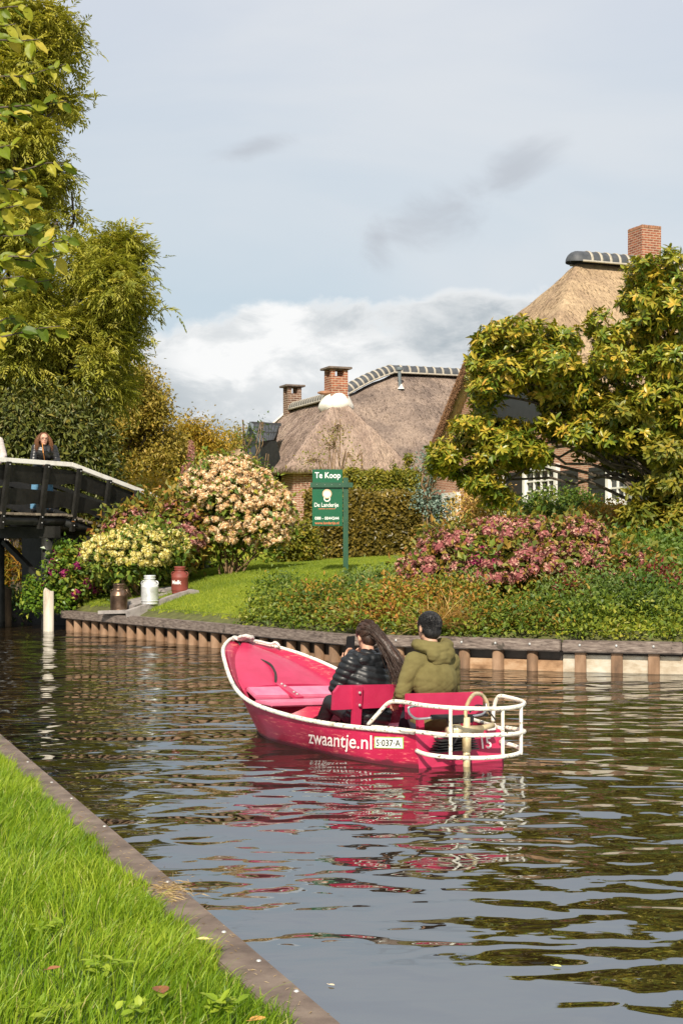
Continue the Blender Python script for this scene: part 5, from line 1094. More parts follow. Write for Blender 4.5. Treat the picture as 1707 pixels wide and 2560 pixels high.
    bl = [BL(1235, 872, D, 52, 42, .8), BL(1195, 935, D, 38, 42, .7), BL(1290, 850, D, 75, 42, .8), BL(1380, 850, D, 55, 35, .7), BL(1225, 905, D, 60, 55, .9), BL(1320, 930, D, 105, 70, 1.2), BL(1220, 985, D, 55, 50, .9), BL(1180, 1085, D, 75, 45, .9), BL(1240, 1090, D, 80, 60, 1.), BL(1120, 1150, D, 52, 42, .7), BL(1300, 1120, D, 85, 60, .9), BL(1180, 1180, D, 70, 50, .8), BL(1330, 1135, D, 55, 34, .7), BL(1240, 1230, D, 42, 35, .5),
          BL(1640, 680, D, 75, 45, .9), BL(1590, 720, D, 60, 45, .8), BL(1690, 740, D, 60, 70, .9), BL(1620, 800, D, 100, 65, 1.2), BL(1500, 830, D, 62, 48, .8), BL(1530, 900, D, 95, 60, 1.1), BL(1660, 900, D, 90, 90, 1.3), BL(1600, 1000, D, 130, 70, 1.3), BL(1500, 1000, D, 70, 60, 1.), BL(1690, 1080, D, 70, 100, 1.2), BL(1430, 960, D, 55, 60, .8), BL(1760, 900, D, 60, 170, 1.2), BL(1420, 1070, D, 70, 45, .8), BL(1400, 960, D, 70, 50, .8), BL(1380, 1040, D, 60, 50, .8), BL(1540, 1100, D, 80, 50, 1.)]
    tree('magnolia_tree', 'large spreading magnolia with glossy yellow green leaves in front of the farmhouse', bl, bs, P(1640, 1130, D), .2, 6800, 9, 0, .155, .06, LM['magnolia'], whorl=True, seed=6, shell=.55, gap=-.8, freq=1.3, ntw=260, rtw=.01, fr=.2, sub=6, ratio=.62)
    bl = [BL(1660, 1200, 25.3, 90, 60, .9), BL(1560, 1150, 25.6, 90, 50, .9), BL(1600, 1290, 25.2, 50, 45, .6), BL(1690, 1300, 25.2, 60, 60, .8), BL(1480, 1120, 26, 60, 40, .8), BL(1580, 1340, 25, 40, 22, .5), BL(1640, 1130, 25, 100, 50, .9), BL(1500, 1110, 25.5, 90, 42, .8), BL(1560, 1205, 25.5, 65, 55, .7), BL(1440, 1060, 25.8, 60, 40, .7), BL(1530, 1040, 25.2, 70, 50, .8)]
    t2 = tree('magnolia_sapling', 'lower shaded leafy tree hanging at the right edge beneath the magnolia', bl, bs + V3(.9, -.5, 0), P(1680, 1210, 25.4), .05, 2300, 8, 0, .14, .06, LM['hedge'], whorl=True, seed=7, shell=.35, gap=-.5, ntw=120, fr=.2)
    # alder leaning in from the near bank, its twigs in the foreground
    D = 6.3; bs = V3(-3.6, 5.6, .42); t = thing('alder_tree', 'alder branches with broad ribbed leaves hanging in from the left foreground', 'tree', tuple(bs))
    s = Geo(); top = V3(-2.9, 6.0, 4.2); s.tube(limb(bs, top, 0, 9, .03), np.linspace(.11, .045, 9), 10); g = Geo()
    tw = [((-90, 30), (70, 15)), ((-90, 90), (98, 98)), ((-100, 60), (40, 60)), ((-90, 215), (166, 160)), ((-90, 255), (168, 252)), ((-90, 265), (60, 285)), ((-90, 360), (40, 360)), ((-90, 420), (180, 410)), ((-90, 450), (100, 470)), ((-90, 540), (85, 510)), ((-100, 560), (45, 545)), ((-90, 690), (188, 600)), ((-90, 660), (150, 640)), ((-90, 760), (125, 700)), ((-90, 700), (60, 690)), ((-90, 845), (152, 815)), ((-90, 820), (60, 800)), ((-90, 600), (110, 575))]
    V = []; A = []; U = []; Ls = []
    for (a, b) in tw:
        dd = D + rng.uniform(-.5, .6); p0 = P(a[0] - 190, a[1], dd); p1 = P(b[0], b[1], dd + rng.uniform(-.2, .2)); q = limb(p0, p1, -.03, 9, .025); s.tube(q, np.linspace(.009, .0022, 9), 5, cap=False); s.tube(limb(top + (bs - top) * rng.uniform(0, .6), p0, .05, 6, .05), np.linspace(.03, .009, 6), 6, cap=False)
        m_ = int(np.linalg.norm(p1 - p0) / .026)
        for i in range(m_):
            f = (i + .3) / m_; k = f * 8; j = min(int(k), 7); c = q[j] + (q[j + 1] - q[j]) * (k - j)
            V.append(c + rdir(1)[0] * .012); A.append(nrm(V3(.75, .1, -.3) + rng.normal(size=3) * .4 + V3(0, 0, .4) * (1 if i % 2 else -1))); U.append(nrm(V3(-.2, -.6, .6) + rng.normal(size=3) * .4)); Ls.append(rng.uniform(.045, .085))
    # rounded, ribbed leaves
    for _ in range(2600):     # the rest of the crown, up to the twig ends
        c = V3(-3.3, 5.8, 3.4) + rdir(1)[0] * V3(1.45, 1.5, 1.9) * rng.uniform(.35, 1)
        if c[0] / c[1] > -.262 and c[1] > 0: continue
        V.append(c); A.append(nrm(rng.normal(size=3) + V3(.2, 0, -.2))); U.append(nrm(V3(-.2, -.5, .7) + rng.normal(size=3) * .5)); Ls.append(rng.uniform(.06, .095))
    V, A, U, Ls = map(np.array, (V, A, U, Ls)); N = len(V); sd = nrm(np.cross(A, U)); U = np.cross(sd, A); nr, ncx = 11, 7; tt = np.linspace(0, 1, nr); xx = np.linspace(-1, 1, ncx)
    prof = .31 * np.sin(np.pi * np.clip(tt, .0, .985) ** .8) ** .75; Tt, Xx = np.meshgrid(tt, xx, indexing='ij'); wv = prof[:, None] * Xx; bend = rng.uniform(.05, .35, N)
    rib = .02 * np.cos((Tt - np.abs(Xx) * .25) * 2 * np.pi * 7) * (np.abs(Xx) > .1)
    co = V[:, None, None] + Ls[:, None, None, None] * (A[:, None, None] * Tt[None, ..., None] + sd[:, None, None] * wv[None, ..., None] + U[:, None, None] * (np.abs(Xx) * .11 + rib)[None, ..., None] - U[:, None, None] * (bend[:, None, None] * Tt[None] ** 2)[..., None])
    i = np.arange(nr - 1)[:, None] * ncx; j = np.arange(ncx - 1); f = np.stack([i + j, i + j + 1, i + ncx + j + 1, i + ncx + j], -1).reshape(-1, 4)
    g.add(co.reshape(-1, 3), (np.arange(N)[:, None, None] * nr * ncx + f).reshape(-1, 4), np.repeat(rng.random(N), nr * ncx)); g.build('leaves', LM['alder'], t, smooth=True); s.build('trunk', BK, t)
    # distant wood closing the horizon
    g = Geo(); n = 5200; ang = rng.uniform(-1.15, 1.15, n); r = rng.uniform(105, 125, n); p = np.stack([np.sin(ang) * r, np.cos(ang) * r, rng.uniform(0, 1, n) ** .7 * (6.0 + 1.6 * np.sin(ang * 23) + 1.2 * np.sin(ang * 51))], -1); p[:, 2] += .5
    ok = (p[:, 0] < -12) | (p[:, 0] > 10); p = p[ok]; n = len(p); per = 12; pp = np.repeat(p, per, 0) + rng.normal(size=(n * per, 3)) * .8
    leafgeo(g, pp, rdir(n * per), rdir(n * per), np.full(n * per, .7), np.full(n * per, .45), np.clip(np.repeat(rng.random(n), per) * .6 + .4 * rng.random(n * per), 0, 1)); tag(g.build('distant_wood', LM['autumn2']), 'far line of trees closing the horizon', 'wood', kind='stuff')
build_trees()
# ------------------------------------------------------------------ lettering
def text_arrays(body, size=1., bold=0., align='LEFT', res=3):
    cu = bpy.data.curves.new('lettering', 'FONT'); cu.body = body; cu.size = size; cu.align_x = align; cu.offset = bold; cu.resolution_u = res; cu.fill_mode = 'FRONT'
    o = bpy.data.objects.new('lettering', cu); col.objects.link(o); dg = bpy.context.evaluated_depsgraph_get(); me = bpy.data.meshes.new_from_object(o.evaluated_get(dg))
    V = np.array([v.co[:] for v in me.vertices]); Fc = [tuple(p.vertices) for p in me.polygons]
    bpy.data.objects.remove(o); bpy.data.curves.remove(cu); bpy.data.meshes.remove(me); return V, Fc
def text_flat(name, body, origin_, ex, ey, height, width, mt, parent, bold=0., off=0., center=True):
    """lettering fitted into width x height (height of the capitals) on a plane"""
    V, Fc = text_arrays(body, 1., bold); en = nrm(np.cross(ex, ey)); ref = text_arrays('H', 1., bold)[0]
    x0, x1 = V[:, 0].min(), V[:, 0].max(); kx = width / (x1 - x0); ky = height / ref[:, 1].max()
    X = (V[:, 0] - x0) * kx - (width / 2 if center else 0); Y = V[:, 1] * ky
    g = Geo(); g.add(origin_ + np.outer(X, ex) + np.outer(Y, ey) + en * off, Fc); return g.build(name, mt, parent)
# ------------------------------------------------------------------ smooth bodies
def ballaxes(g, c, r, axes=None, sides=14, rings=10):
    q = Geo(); q.ball((0, 0, 0), r, sides, rings); V = np.concatenate(q.V)
    if axes is not None: V = V @ np.array(axes, float)
    n0 = g.n; g.add(V + np.array(c, float), np.zeros((0, 3), int))
    for f in q.Fc: g.Fc.append(f + n0)
def organic(name, prims, vox, mt, parent, it=5, amp=0., f=18., strip=None, fold=None):
    g = Geo()
    for p in prims:
        if p[0] == 'c':
            p0, p1 = np.array(p[1], float), np.array(p[2], float); n = max(3, int(np.linalg.norm(p1 - p0) / max(.02, min(p[3], p[4]))) + 2)
            g.tube([p0 + (p1 - p0) * t for t in np.linspace(0, 1, n)], np.linspace(p[3], p[4], n), 12); ballaxes(g, p0, (p[3],) * 3); ballaxes(g, p1, (p[4],) * 3)
        else: ballaxes(g, p[1], p[2], p[3] if len(p) > 3 else None)
    o = g.build('tmp_body', None); md = o.modifiers.new('r', 'REMESH'); md.mode = 'VOXEL'; md.voxel_size = vox; md.use_smooth_shade = True
    sm = o.modifiers.new('s', 'SMOOTH'); sm.factor = .5; sm.iterations = it
    dg = bpy.context.evaluated_depsgraph_get(); me = bpy.data.meshes.new_from_object(o.evaluated_get(dg)); bpy.data.objects.remove(o)
    co = np.zeros(len(me.vertices) * 3); me.vertices.foreach_get('co', co); co = co.reshape(-1, 3)
    if amp:
        nn = np.zeros(len(me.vertices) * 3); me.vertices.foreach_get('normal', nn); nn = nn.reshape(-1, 3)
        h = hashnoise(co * V3(1, 1, .6), f * .6, 3) * .6 + hashnoise(co * V3(1, 1, 2.2), f * 2.1, 5) * .4
        if fold is not None: h = h * .5 + fold(co)
        co = co + nn * (amp * h)[:, None]
    co = co - origin(parent); me.vertices.foreach_set('co', co.ravel()); me.name = name
    me.polygons.foreach_set('use_smooth', np.ones(len(me.polygons), bool)); me.materials.clear(); me.materials.append(mt)
    o = bpy.data.objects.new(name, me); col.objects.link(o); o.parent = parent; ORG[o] = origin(parent); me.update(); return o
M['skin'] = flat('skin', (.55, .30, .20), .55); M['skin2'] = flat('warm_skin', (.56, .33, .22), .55)
M['hairblack'] = nmat('black_hair', [(.004, .004, .005), (.02, .018, .018)], 60, (1, 1, .3), rough=.5, bmp=.5)
M['hairbrown'] = leafmat('brown_hair', [(.025, .012, .007), (.045, .022, .013), (.08, .04, .024), (.17, .09, .055)], [0, .5, .85, 1], .1, .4)
M['hairred'] = leafmat('auburn_hair', [(.12, .045, .02), (.26, .11, .045), (.42, .21, .09)], None, .15, .45)
M['hoodie'] = nmat('olive_cotton', [(.11, .092, .035), (.15, .128, .05), (.185, .16, .065)], 6, rough=.95, bmp=.25, bdist=.004, fine=160, spec=.1)
M['puffer'] = nmat('black_puffer', [(.004, .005, .006), (.012, .014, .016)], 9, rough=.42, bmp=.12, fine=25, spec=.5)
M['leather'] = nmat('black_leather', [(.006, .006, .007), (.022, .022, .022)], 14, rough=.35, bmp=.3, spec=.6)
M['jeans'] = flat('blue_denim', (.10, .24, .38), .9); M['darkjeans'] = flat('dark_denim', (.02, .025, .04), .9)
M['paleshirt'] = flat('pale_pink_grey_cotton', (.55, .48, .45), .9); M['greyshirt'] = flat('grey_jacket', (.42, .4, .38), .9); M['redcloth'] = flat('dark_red_cloth', (.22, .02, .05), .9); M['black'] = flat('matt_black', (.01, .01, .011), .6)
M['strap'] = flat('orange_strap', (.6, .25, .06), .7); M['whitecloth'] = flat('white_cloth', (.75, .73, .7), .9)
def hand(prims, wrist, dirn, palmn, s=1., curl=.5, side=1):
    """palm, four unequal bent fingers and a thumb leaving the side of the palm"""
    d = nrm(np.array(dirn, float)); pn = nrm(np.array(palmn, float) - d * np.dot(palmn, d)); w = np.cross(d, pn)
    prims.append(('e', wrist + d * .045 * s, (.048 * s, .036 * s, .016 * s), [d, w, pn])); prims.append(('c', wrist - d * .01, wrist + d * .03 * s, .024 * s, .028 * s))
    for i, (o, l) in enumerate(((-.027, .062), (-.009, .074), (.009, .070), (.027, .054))):
        b = wrist + d * .082 * s + w * o * s; c1 = d * math.cos(curl) + pn * math.sin(curl); c2 = d * math.cos(curl * 2.2) + pn * math.sin(curl * 2.2)
        k = b + c1 * l * .5 * s; prims.append(('c', b, k, .0088 * s, .008 * s)); prims.append(('c', k, k + c2 * l * .5 * s, .008 * s, .0068 * s))
    b = wrist + d * .025 * s - w * .03 * s * side; k = b + (d * .6 - w * side * .8 + pn * .3) * .035 * s; prims.append(('c', b, k, .012 * s, .0105 * s)); prims.append(('c', k, k + (d * .9 - w * side * .2 + pn * .45) * .03 * s, .0105 * s, .008 * s))
def head(prims, c, fwd, up, s=1.):
    f = nrm(fwd); up = nrm(np.array(up, float) - f * np.dot(up, f)); r = np.cross(f, up)
    ax = [f, r, up]
    prims += [('e', c + up * .025 * s, (.098 * s, .078 * s, .09 * s), ax), ('e', c + f * .022 * s - up * .035 * s, (.072 * s, .06 * s, .078 * s), ax), ('e', c + f * .05 * s - up * .088 * s, (.034 * s, .034 * s, .024 * s), ax)]
    prims += [('c', c + f * .088 * s + up * .01 * s, c + f * .106 * s - up * .026 * s, .008 * s, .0125 * s)]          # nose
    prims += [('e', c + f * .082 * s - up * .058 * s, (.007 * s, .022 * s, .005 * s), ax), ('e', c + f * .081 * s - up * .067 * s, (.008 * s, .018 * s, .005 * s), ax)]   # lips
    prims += [('e', c + f * .088 * s + r * q * .032 * s + up * .03 * s, (.012 * s, .022 * s, .007 * s), ax) for q in (-1, 1)]    # brow
    for q in (-1, 1): prims += [('e', c + r * q * .078 * s - f * .005 * s - up * .01 * s, (.018 * s, .009 * s, .032 * s), ax)]   # ears
    return f, r, up
def figure(root, J, top, legs, skinm, vox=.008, s=1., topr=1., amp=.006, fwd=(0, -1, 0), hup=(0, 0, 1), hfwd=None, sleeves=True, hands=True, shoe=None, itop=5, fold=None):
    J = {k: np.array(v, float) for k, v in J.items()}; b = []
    sp = J['chest'] - J['hip']; lat = nrm(J['shr'] - J['shl']); ups = nrm(sp); fw = nrm(np.cross(ups, lat));
    if fw @ np.array(fwd, float) < 0: fw = -fw
    tors = [('e', J['hip'], (.115 * s, .165 * s, .12 * s), [fw, lat, ups]), ('e', J['hip'] * .5 + J['chest'] * .5, (.095 * s, .135 * s, .15 * s), [fw, lat, ups]), ('e', J['chest'], (.11 * s, .165 * s, .16 * s), [fw, lat, ups]), ('c', J['shl'] * .9 + J['chest'] * .1, J['shr'] * .9 + J['chest'] * .1, .058 * s, .058 * s)]
    b += tors; b += [('c', J['neck'], J['head'] - np.array(hup) * .03, .052 * s, .05 * s), ('c', J['chest'] + ups * .1, J['neck'], .07 * s, .055 * s)]
    f_, r_, u2 = head(b, J['head'], np.array(hfwd if hfwd is not None else fwd, float), np.array(hup, float), s)
    tp = [('e', p[1], tuple(np.array(p[2]) + .02 * topr), p[3]) if p[0] == 'e' else (p[0], p[1], p[2], p[3] + .018 * topr, p[4] + .018 * topr) for p in tors]
    tp += [('c', J['chest'] + ups * .1, J['neck'] - ups * .01, .085 * s, .072 * s)]
    for sd in 'lr':
        sh, el, wr = J['sh' + sd], J['el' + sd], J['wr' + sd]; b += [('c', sh, el, .047 * s, .036 * s), ('c', el, wr, .038 * s, .025 * s)]
        tp += [('c', sh, el, (.05 + .02 * topr) * s, (.041 + .019 * topr) * s), ('c', el, wr - nrm(wr - el) * .02, (.041 + .019 * topr) * s, (.03 + .013 * topr) * s)]
        if hands: hand(b, wr, nrm(J['hd' + sd] - wr) if 'hd' + sd in J else nrm(wr - el), J.get('pn' + sd, V3(0, 0, -1)), s, J.get('curl', .5) if np.isscalar(J.get('curl', .5)) else float(J['curl']), 1 if sd == 'l' else -1)
    lg = [('e', J['hip'] - ups * .02, (.125 * s, .178 * s, .12 * s), [fw, lat, ups])]
    for sd in 'lr':
        if 'kn' + sd not in J: continue
        hp = J['hip'] + (lat * (-1 if sd == 'l' else 1)) * .09 * s - ups * .03; kn, an = J['kn' + sd], J['an' + sd]; tt = J.get('toe' + sd, an + np.array(fwd) * .16)
        b += [('c', hp, kn, .078 * s, .055 * s), ('c', kn, an, .055 * s, .036 * s), ('c', an, tt, .036 * s, .03 * s)]
        lg += [('c', hp, kn, .092 * s, .068 * s), ('c', kn, an + nrm(kn - an) * .04, .066 * s, .055 * s)]
        if shoe is not None: organic('shoe', [('c', an - V3(0, 0, .02) - nrm(tt - an) * .03, tt - V3(0, 0, .0), .046 * s, .042 * s)], max(vox, .01), shoe, root)
    organic('body', b, vox, skinm, root, 3)
    organic('top', tp, vox, top, root, itop, amp, 14, fold=fold)
    if legs is not None: organic('trousers', lg, vox, legs, root, 5, amp * .6, 16)
    return f_, r_, u2
def locks(g, starts, mids, ends, n, r, spread=.01, a=None, ns=9):
    """strands as thin tapering tubes along a quadratic path"""
    for k in range(n):
        i = rng.integers(len(starts)); p0, p1, p2 = starts[i] + rng.normal(size=3) * spread * .5, mids[i] + rng.normal(size=3) * spread, ends[i] + rng.normal(size=3) * spread * 1.3
        t = np.linspace(0, 1, ns)[:, None]; q = (1 - t) ** 2 * p0 + 2 * t * (1 - t) * p1 + t * t * p2; q += np.sin(t * 5 + rng.uniform(0, 6)) * spread * .10 * rng.normal(size=3)
        g.tube(q, r * np.array([.7] + [1.] * (ns - 4) + [.85, .6, .25]), 5, a=.25 + .45 * rng.random() ** 2, cap=False)
# ------------------------------------------------------------------ the pink boat
BO = V3(.798, 9.72, 0); th = -.566; AX = V3(math.sin(th), math.cos(th), 0); RX = V3(math.cos(th), -math.sin(th), 0); BLn = 3.233; HEEL = -.038
BK_ = np.array([0, .2, .4, .6, .8, .92, 1.0]); BWd = np.array([.362, .60, .69, .645, .43, .228, .02]); BZ = np.array([.222, .213, .239, .322, .525, .62, .672])
def cspl(v, s):
    n = len(BK_); h = np.diff(BK_); A = np.zeros((n, n)); b = np.zeros(n); A[0, 0] = A[-1, -1] = 1
    for i in range(1, n - 1): A[i, i - 1] = h[i - 1]; A[i, i] = 2 * (h[i - 1] + h[i]); A[i, i + 1] = h[i]; b[i] = 6 * ((v[i + 1] - v[i]) / h[i] - (v[i] - v[i - 1]) / h[i - 1])
    m_ = np.linalg.solve(A, b); s = np.asarray(s, float); j = np.clip(np.searchsorted(BK_, s) - 1, 0, n - 2); t = s - BK_[j]; hh = h[j]
    return v[j] + t * ((v[j + 1] - v[j]) / hh - hh / 6 * (2 * m_[j] + m_[j + 1])) + t * t * m_[j] / 2 + t ** 3 * (m_[j + 1] - m_[j]) / (6 * hh)
def BW(l, lat, z):
    l, lat, z = np.broadcast_arrays(np.asarray(l, float), np.asarray(lat, float), np.asarray(z, float)); return BO + AX * l[..., None] + RX * lat[..., None] + UPV * (z + HEEL * lat)[..., None]
def hull(s, t, side, off=0.):
    s = np.asarray(s, float); t = np.asarray(t, float); w = np.maximum(cspl(BWd, s), .012); zg = cspl(BZ, s); z = zg * (1 - t) - .1 * t
    fl = np.clip(s / .35, 0, 1); fl = fl * fl * (3 - 2 * fl); lat = (w * (1 - .30 * t ** 1.35 * fl)); l = BLn * s * (1 - .228 * t ** .6 * s * s) - .06 * t * (1 - s)
    lat = np.maximum(lat - off, 0); return BW(l - off * 1.2 * s ** 6, side * lat, z)
def boat():
    t = thing('rowing_boat', 'pink open boat with white gunwale and white tube guard at its stern, carrying two people', 'boat', tuple(BW(1.4, 0, 0)))
    m, nt, b, out = newmat('pink_boat_paint'); n1 = tnoise(nt, 5, (1, 1, 2.5), 7, .7); n2 = tnoise(nt, 16, (.6, .6, 3.5), 6, .75); n3 = tnoise(nt, 3, (1, 1, 1), 4)
    c = ramp(nt, n3, [(.30, .006, .034), (.38, .009, .048), (.45, .014, .065)], [.3, .5, .7])
    ms = ramp(nt, n2, [(0, 0, 0), (1, 1, 1)], [.56, .62]); c = mixc(nt, ms, c, (.58, .12, .12)); ms2 = ramp(nt, n1, [(0, 0, 0), (1, 1, 1)], [.66, .69]); c = mixc(nt, ms2, c, (.2, .04, .03))
    gp = nt.nodes.new('ShaderNodeNewGeometry'); sz = nt.nodes.new('ShaderNodeSeparateXYZ'); nt.links.new(gp.outputs['Position'], sz.inputs[0]); ad = nt.nodes.new('ShaderNodeMath'); ad.operation = 'MULTIPLY_ADD'; nt.links.new(n1, ad.inputs[0]); ad.inputs[1].default_value = .09; nt.links.new(sz.outputs[2], ad.inputs[2])
    c = mixc(nt, ramp(nt, ad.outputs[0], [(1, 1, 1), (0, 0, 0)], [.062, .085]), c, (.10, .012, .022))
    nt.links.new(c, b.inputs['Base Color']); b.inputs['Roughness'].default_value = .4; b.inputs['Coat Weight'].default_value = .1; bump(nt, b, n1, .15, .004); pink_w = m
    m, nt, b, out = newmat('pink_inside_paint'); n3 = tnoise(nt, 6, (1, 1, 1), 5); c = ramp(nt, n3, [(.41, .02, .068), (.49, .032, .095)], [.3, .7]); n2 = tnoise(nt, 22, (1, 1, 1), 6, .75); c = mixc(nt, ramp(nt, n2, [(0, 0, 0), (1, 1, 1)], [.68, .71]), c, (.7, .38, .3))
    nt.links.new(c, b.inputs['Base Color']); b.inputs['Roughness'].default_value = .33; bump(nt, b, n3, .15, .01); pink = m
    m, nt, b, out = newmat('pale_pink_bench_paint'); n3 = tnoise(nt, 7, (1, 1, 1), 6); c = ramp(nt, n3, [(.58, .12, .22), (.68, .22, .32)], [.3, .7]); nt.links.new(c, b.inputs['Base Color']); b.inputs['Roughness'].default_value = .3; bump(nt, b, n3, .1, .01); pale = m
    S = np.linspace(0, 1, 120) ** .93; T = np.linspace(0, 1, 28); Sg, Tg = np.meshgrid(S, T, indexing='ij'); g = Geo()
    for sd in (-1, 1): g.grid(hull(Sg, Tg, sd)); g.grid(hull(Sg, Tg, sd, .024))
    g.grid(np.stack([hull(S, np.ones_like(S), -1), hull(S, np.ones_like(S), 1)]))
    hb = g.build('hull', pink_w, t, smooth=True)
    # stern board
    g = Geo(); tt = np.linspace(0, 1, 8); a = hull(0 * tt, tt, -1); c = hull(0 * tt, tt, 1); g.grid(np.stack([a, c])); g.grid(np.stack([a + AX * .03, c + AX * .03])); g.grid(np.stack([a[:1].repeat(2, 0), c[:1].repeat(2, 0)]) + np.array([[0 * AX, AX * .03]])); tr = g.build('transom', pink, t)
    # floor, frames
    g = Geo(); S2 = np.linspace(.01, .93, 30); zf = .035; fl = []
    for sd in (-1, 1):
        row = []
        for s_ in S2:
            zg = cspl(BZ, s_); tq = (zg - zf) / (zg + .1); row.append(hull(s_, tq, sd, .02))
        fl.append(row)
    g.grid(np.array(fl)); g.build('floor', pink, t)
    # gunwale: near side weathered grey-white tube + bow wrapping
    for sd in (-1, 1):
        g = Geo(); q = hull(np.linspace(-.0, 1, 60) ** .97, 0 * np.linspace(0, 1, 60), sd) + RX * sd * .008 + UPV * .004; q[-1] = (hull(1., 0., -1) + hull(1., 0., 1)) / 2 + AX * .015 + UPV * .005; g.tube(q, .0165, 8); g.build('gunwale', M['boatrail'], t, smooth=True)
    g = Geo(); g.tube([hull(1., k, 1) * .5 + hull(1., k, -1) * .5 + AX * .008 for k in np.linspace(0, .9, 9)], .014, 8); g.build('stem', pink, t)
    # fore deck: a little sunk below the gunwale
    S3 = np.linspace(.735, .985, 16); rows = []
    for s_ in S3:
        w = max(cspl(BWd, s_) - .012, .01); zg = cspl(BZ, s_) ; dz_ = .095 * (1 - (s_ - .735) / .25) + .035; tq = dz_ / (zg + .1); pa, pb = hull(s_, tq, -1, .02), hull(s_, tq, 1, .02); rows.append([pa + (pb - pa) * (k + 1) / 2 + UPV * .03 * (1 - k * k) for k in np.linspace(-1, 1, 9)])
    g = Geo(); g.grid(rows); g.grid([[p for p in rows[0]], [p - UPV * .035 for p in rows[0]]]); g.grid(np.array(rows) - UPV * .02); g.build('fore_deck', pink, t, smooth=False)
    # knees along the bow
    def plank(name, l0, lat0, lat1, z, w, h, mt, tilt=0., par=t, l1=None):
        g = Geo(); p, q = BW(l0, lat0, z), BW(l0 if l1 is None else l1, lat1, z); up = nrm(UPV * math.cos(tilt) + AX * math.sin(tilt)); g.beam(p, q, w, h, up=up, bev=.008); return g.build(name, mt, par)
    def wz(l, z):
        s_ = l / BLn
        for _ in range(6): zg = float(cspl(BZ, s_)); tq = max((zg - z) / (zg + .1), 0); s_ = (l / BLn + .06 * tq * (1 - s_) / BLn) / (1 - .228 * tq ** .6 * s_ * s_)
        fl = min(s_ / .35, 1); fl = fl * fl * (3 - 2 * fl); return float(cspl(BWd, s_)) * (1 - .30 * tq ** 1.35 * fl) - .045
    plank('bench', 1.64, -wz(1.72, .22), wz(1.72, .22), .27, .26, .032, pale)
    plank('bench', 1.86, -wz(1.92, .2), wz(1.92, .2), .235, .18, .03, pale)
    plank('bench_back', 1.97, -min(.53, wz(2.03, .30)), .50, .315, .17, .035, pale, tilt=-.35)
    plank('bench', 1.10, -wz(1.2, .10), wz(1.2, .10), .12, .30, .032, pink)
    plank('bench', .50, -wz(.38, .10), wz(.38, .10), .14, .30, .032, pink)
    g = Geo(); g.beam(BW(2.10, -.20, .365), BW(1.78, -.20, .285), .075, .028, bev=.004); br = g.build('bracket', pink, t)
    for l_ in (2.06, 2.01, 1.87, 1.82):
        g = Geo(); g.ball(BW(l_, -.2, .365 - (2.10 - l_) * .25 + .02), .010, 8, 6); g.build('bolt', M['bolt'], br)
    # ribs inside
    for s_ in (.38, .70):
        for sd in (-1, 1):
            g = Geo(); g.tube([hull(s_, k, sd, .05) for k in np.linspace(.05, .75, 7)], .012, 6); g.build('rib', pink, t)
    # backrest of the middle bench with centre post
    bk = []
    l0 = .915; latA, latB = -.435, .20
    g = Geo(); zt, zb = .462, .285
    P2 = [BW(l0, latA, zb - .0), BW(l0, latB, zb + .01), BW(l0, latB, zt), BW(l0, latA + .055, zt), BW(l0, latA + .01, zt - .05)]
    V = P2 + [p + AX * .03 for p in P2]; n = 5; g.add(V, [tuple(range(n)), tuple(range(2 * n - 1, n - 1, -1))] + [(i, i + n, (i + 1) % n + n, (i + 1) % n) for i in range(n)]); bb = g.build('backrest', pink, t)
    g = Geo(); g.beam(BW(l0 + .02, -.235, .05), BW(l0 - .02, -.235, .46), .07, .045, up=AX, bev=.006); bp = g.build('backrest_post', pink, t)
    for z_ in (.41, .32): g = Geo(); g.ball(BW(l0 - .045, -.235, z_), .011, 8, 6); g.build('bolt', M['bolt'], bp)
    # stern backrest board
    g = Geo(); g.box((BW(.18, -.315, .38) + BW(.18, .345, .38)) / 2, (.66, .03, .175), [nrm(BW(0, 1, 0) - BW(0, 0, 0)), AX, UPV], bev=.006); g.build('stern_backrest', pink, t)
    for la in (-.2, .22): g = Geo(); g.beam(BW(.16, la, .06), BW(.18, la, .44), .05, .03, up=AX); g.build('backrest_post', pink, t)
    # white tube guard round the motor
    def path(pts, k=5):
        pts = np.array(pts, float); n = len(pts); out_ = []
        for i in range(n - 1):
            p0, p1, p2, p3 = pts[max(i - 1, 0)], pts[i], pts[i + 1], pts[min(i + 2, n - 1)]
            for j in range(k): t_ = j / k; out_.append(.5 * ((2 * p1) + (-p0 + p2) * t_ + (2 * p0 - 5 * p1 + 4 * p2 - p3) * t_ ** 2 + (-p0 + 3 * p1 - 3 * p2 + p3) * t_ ** 3))
        return np.array(out_ + [pts[-1]])
    gd = thing_child('guard_rail', t)
    def tb(pts, r=.0145, nm='guard_tube'): g = Geo(); g.tube(path(pts), r, 8); g.build(nm, M['boatrail'], gd, smooth=True)
    tb([BW(.40, -.475, .235), BW(.30, -.45, .33), BW(.22, -.42, .405), BW(.10, -.40, .42), BW(-.12, -.38, .418), BW(-.28, -.28, .415), BW(-.35, -.08, .41), BW(-.36, .12, .41), BW(-.31, .30, .42), BW(-.18, .42, .43), BW(.0, .45, .44), BW(.10, .43, .44), BW(.14, .42, .36), BW(.14, .41, .26)])
    tb([BW(.36, -.47, .225), BW(.1, -.42, .235), BW(-.12, -.385, .238), BW(-.28, -.285, .235), BW(-.35, -.08, .235), BW(-.36, .12, .235), BW(-.31, .30, .235), BW(-.2, .40, .235), BW(-.02, .40, .235)])
    tb([BW(-.02, -.365, .105), BW(-.14, -.37, .095), BW(-.28, -.285, .09), BW(-.35, -.08, .085), BW(-.36, .12, .09), BW(-.31, .28, .10), BW(-.2, .36, .12), BW(-.03, .34, .14)])
    for l_, la in ((-.285, -.28), (-.355, .10), (-.315, .29)): tb([BW(l_, la, .088), BW(l_, la, .25), BW(l_, la, .415)], .0125, 'guard_upright')
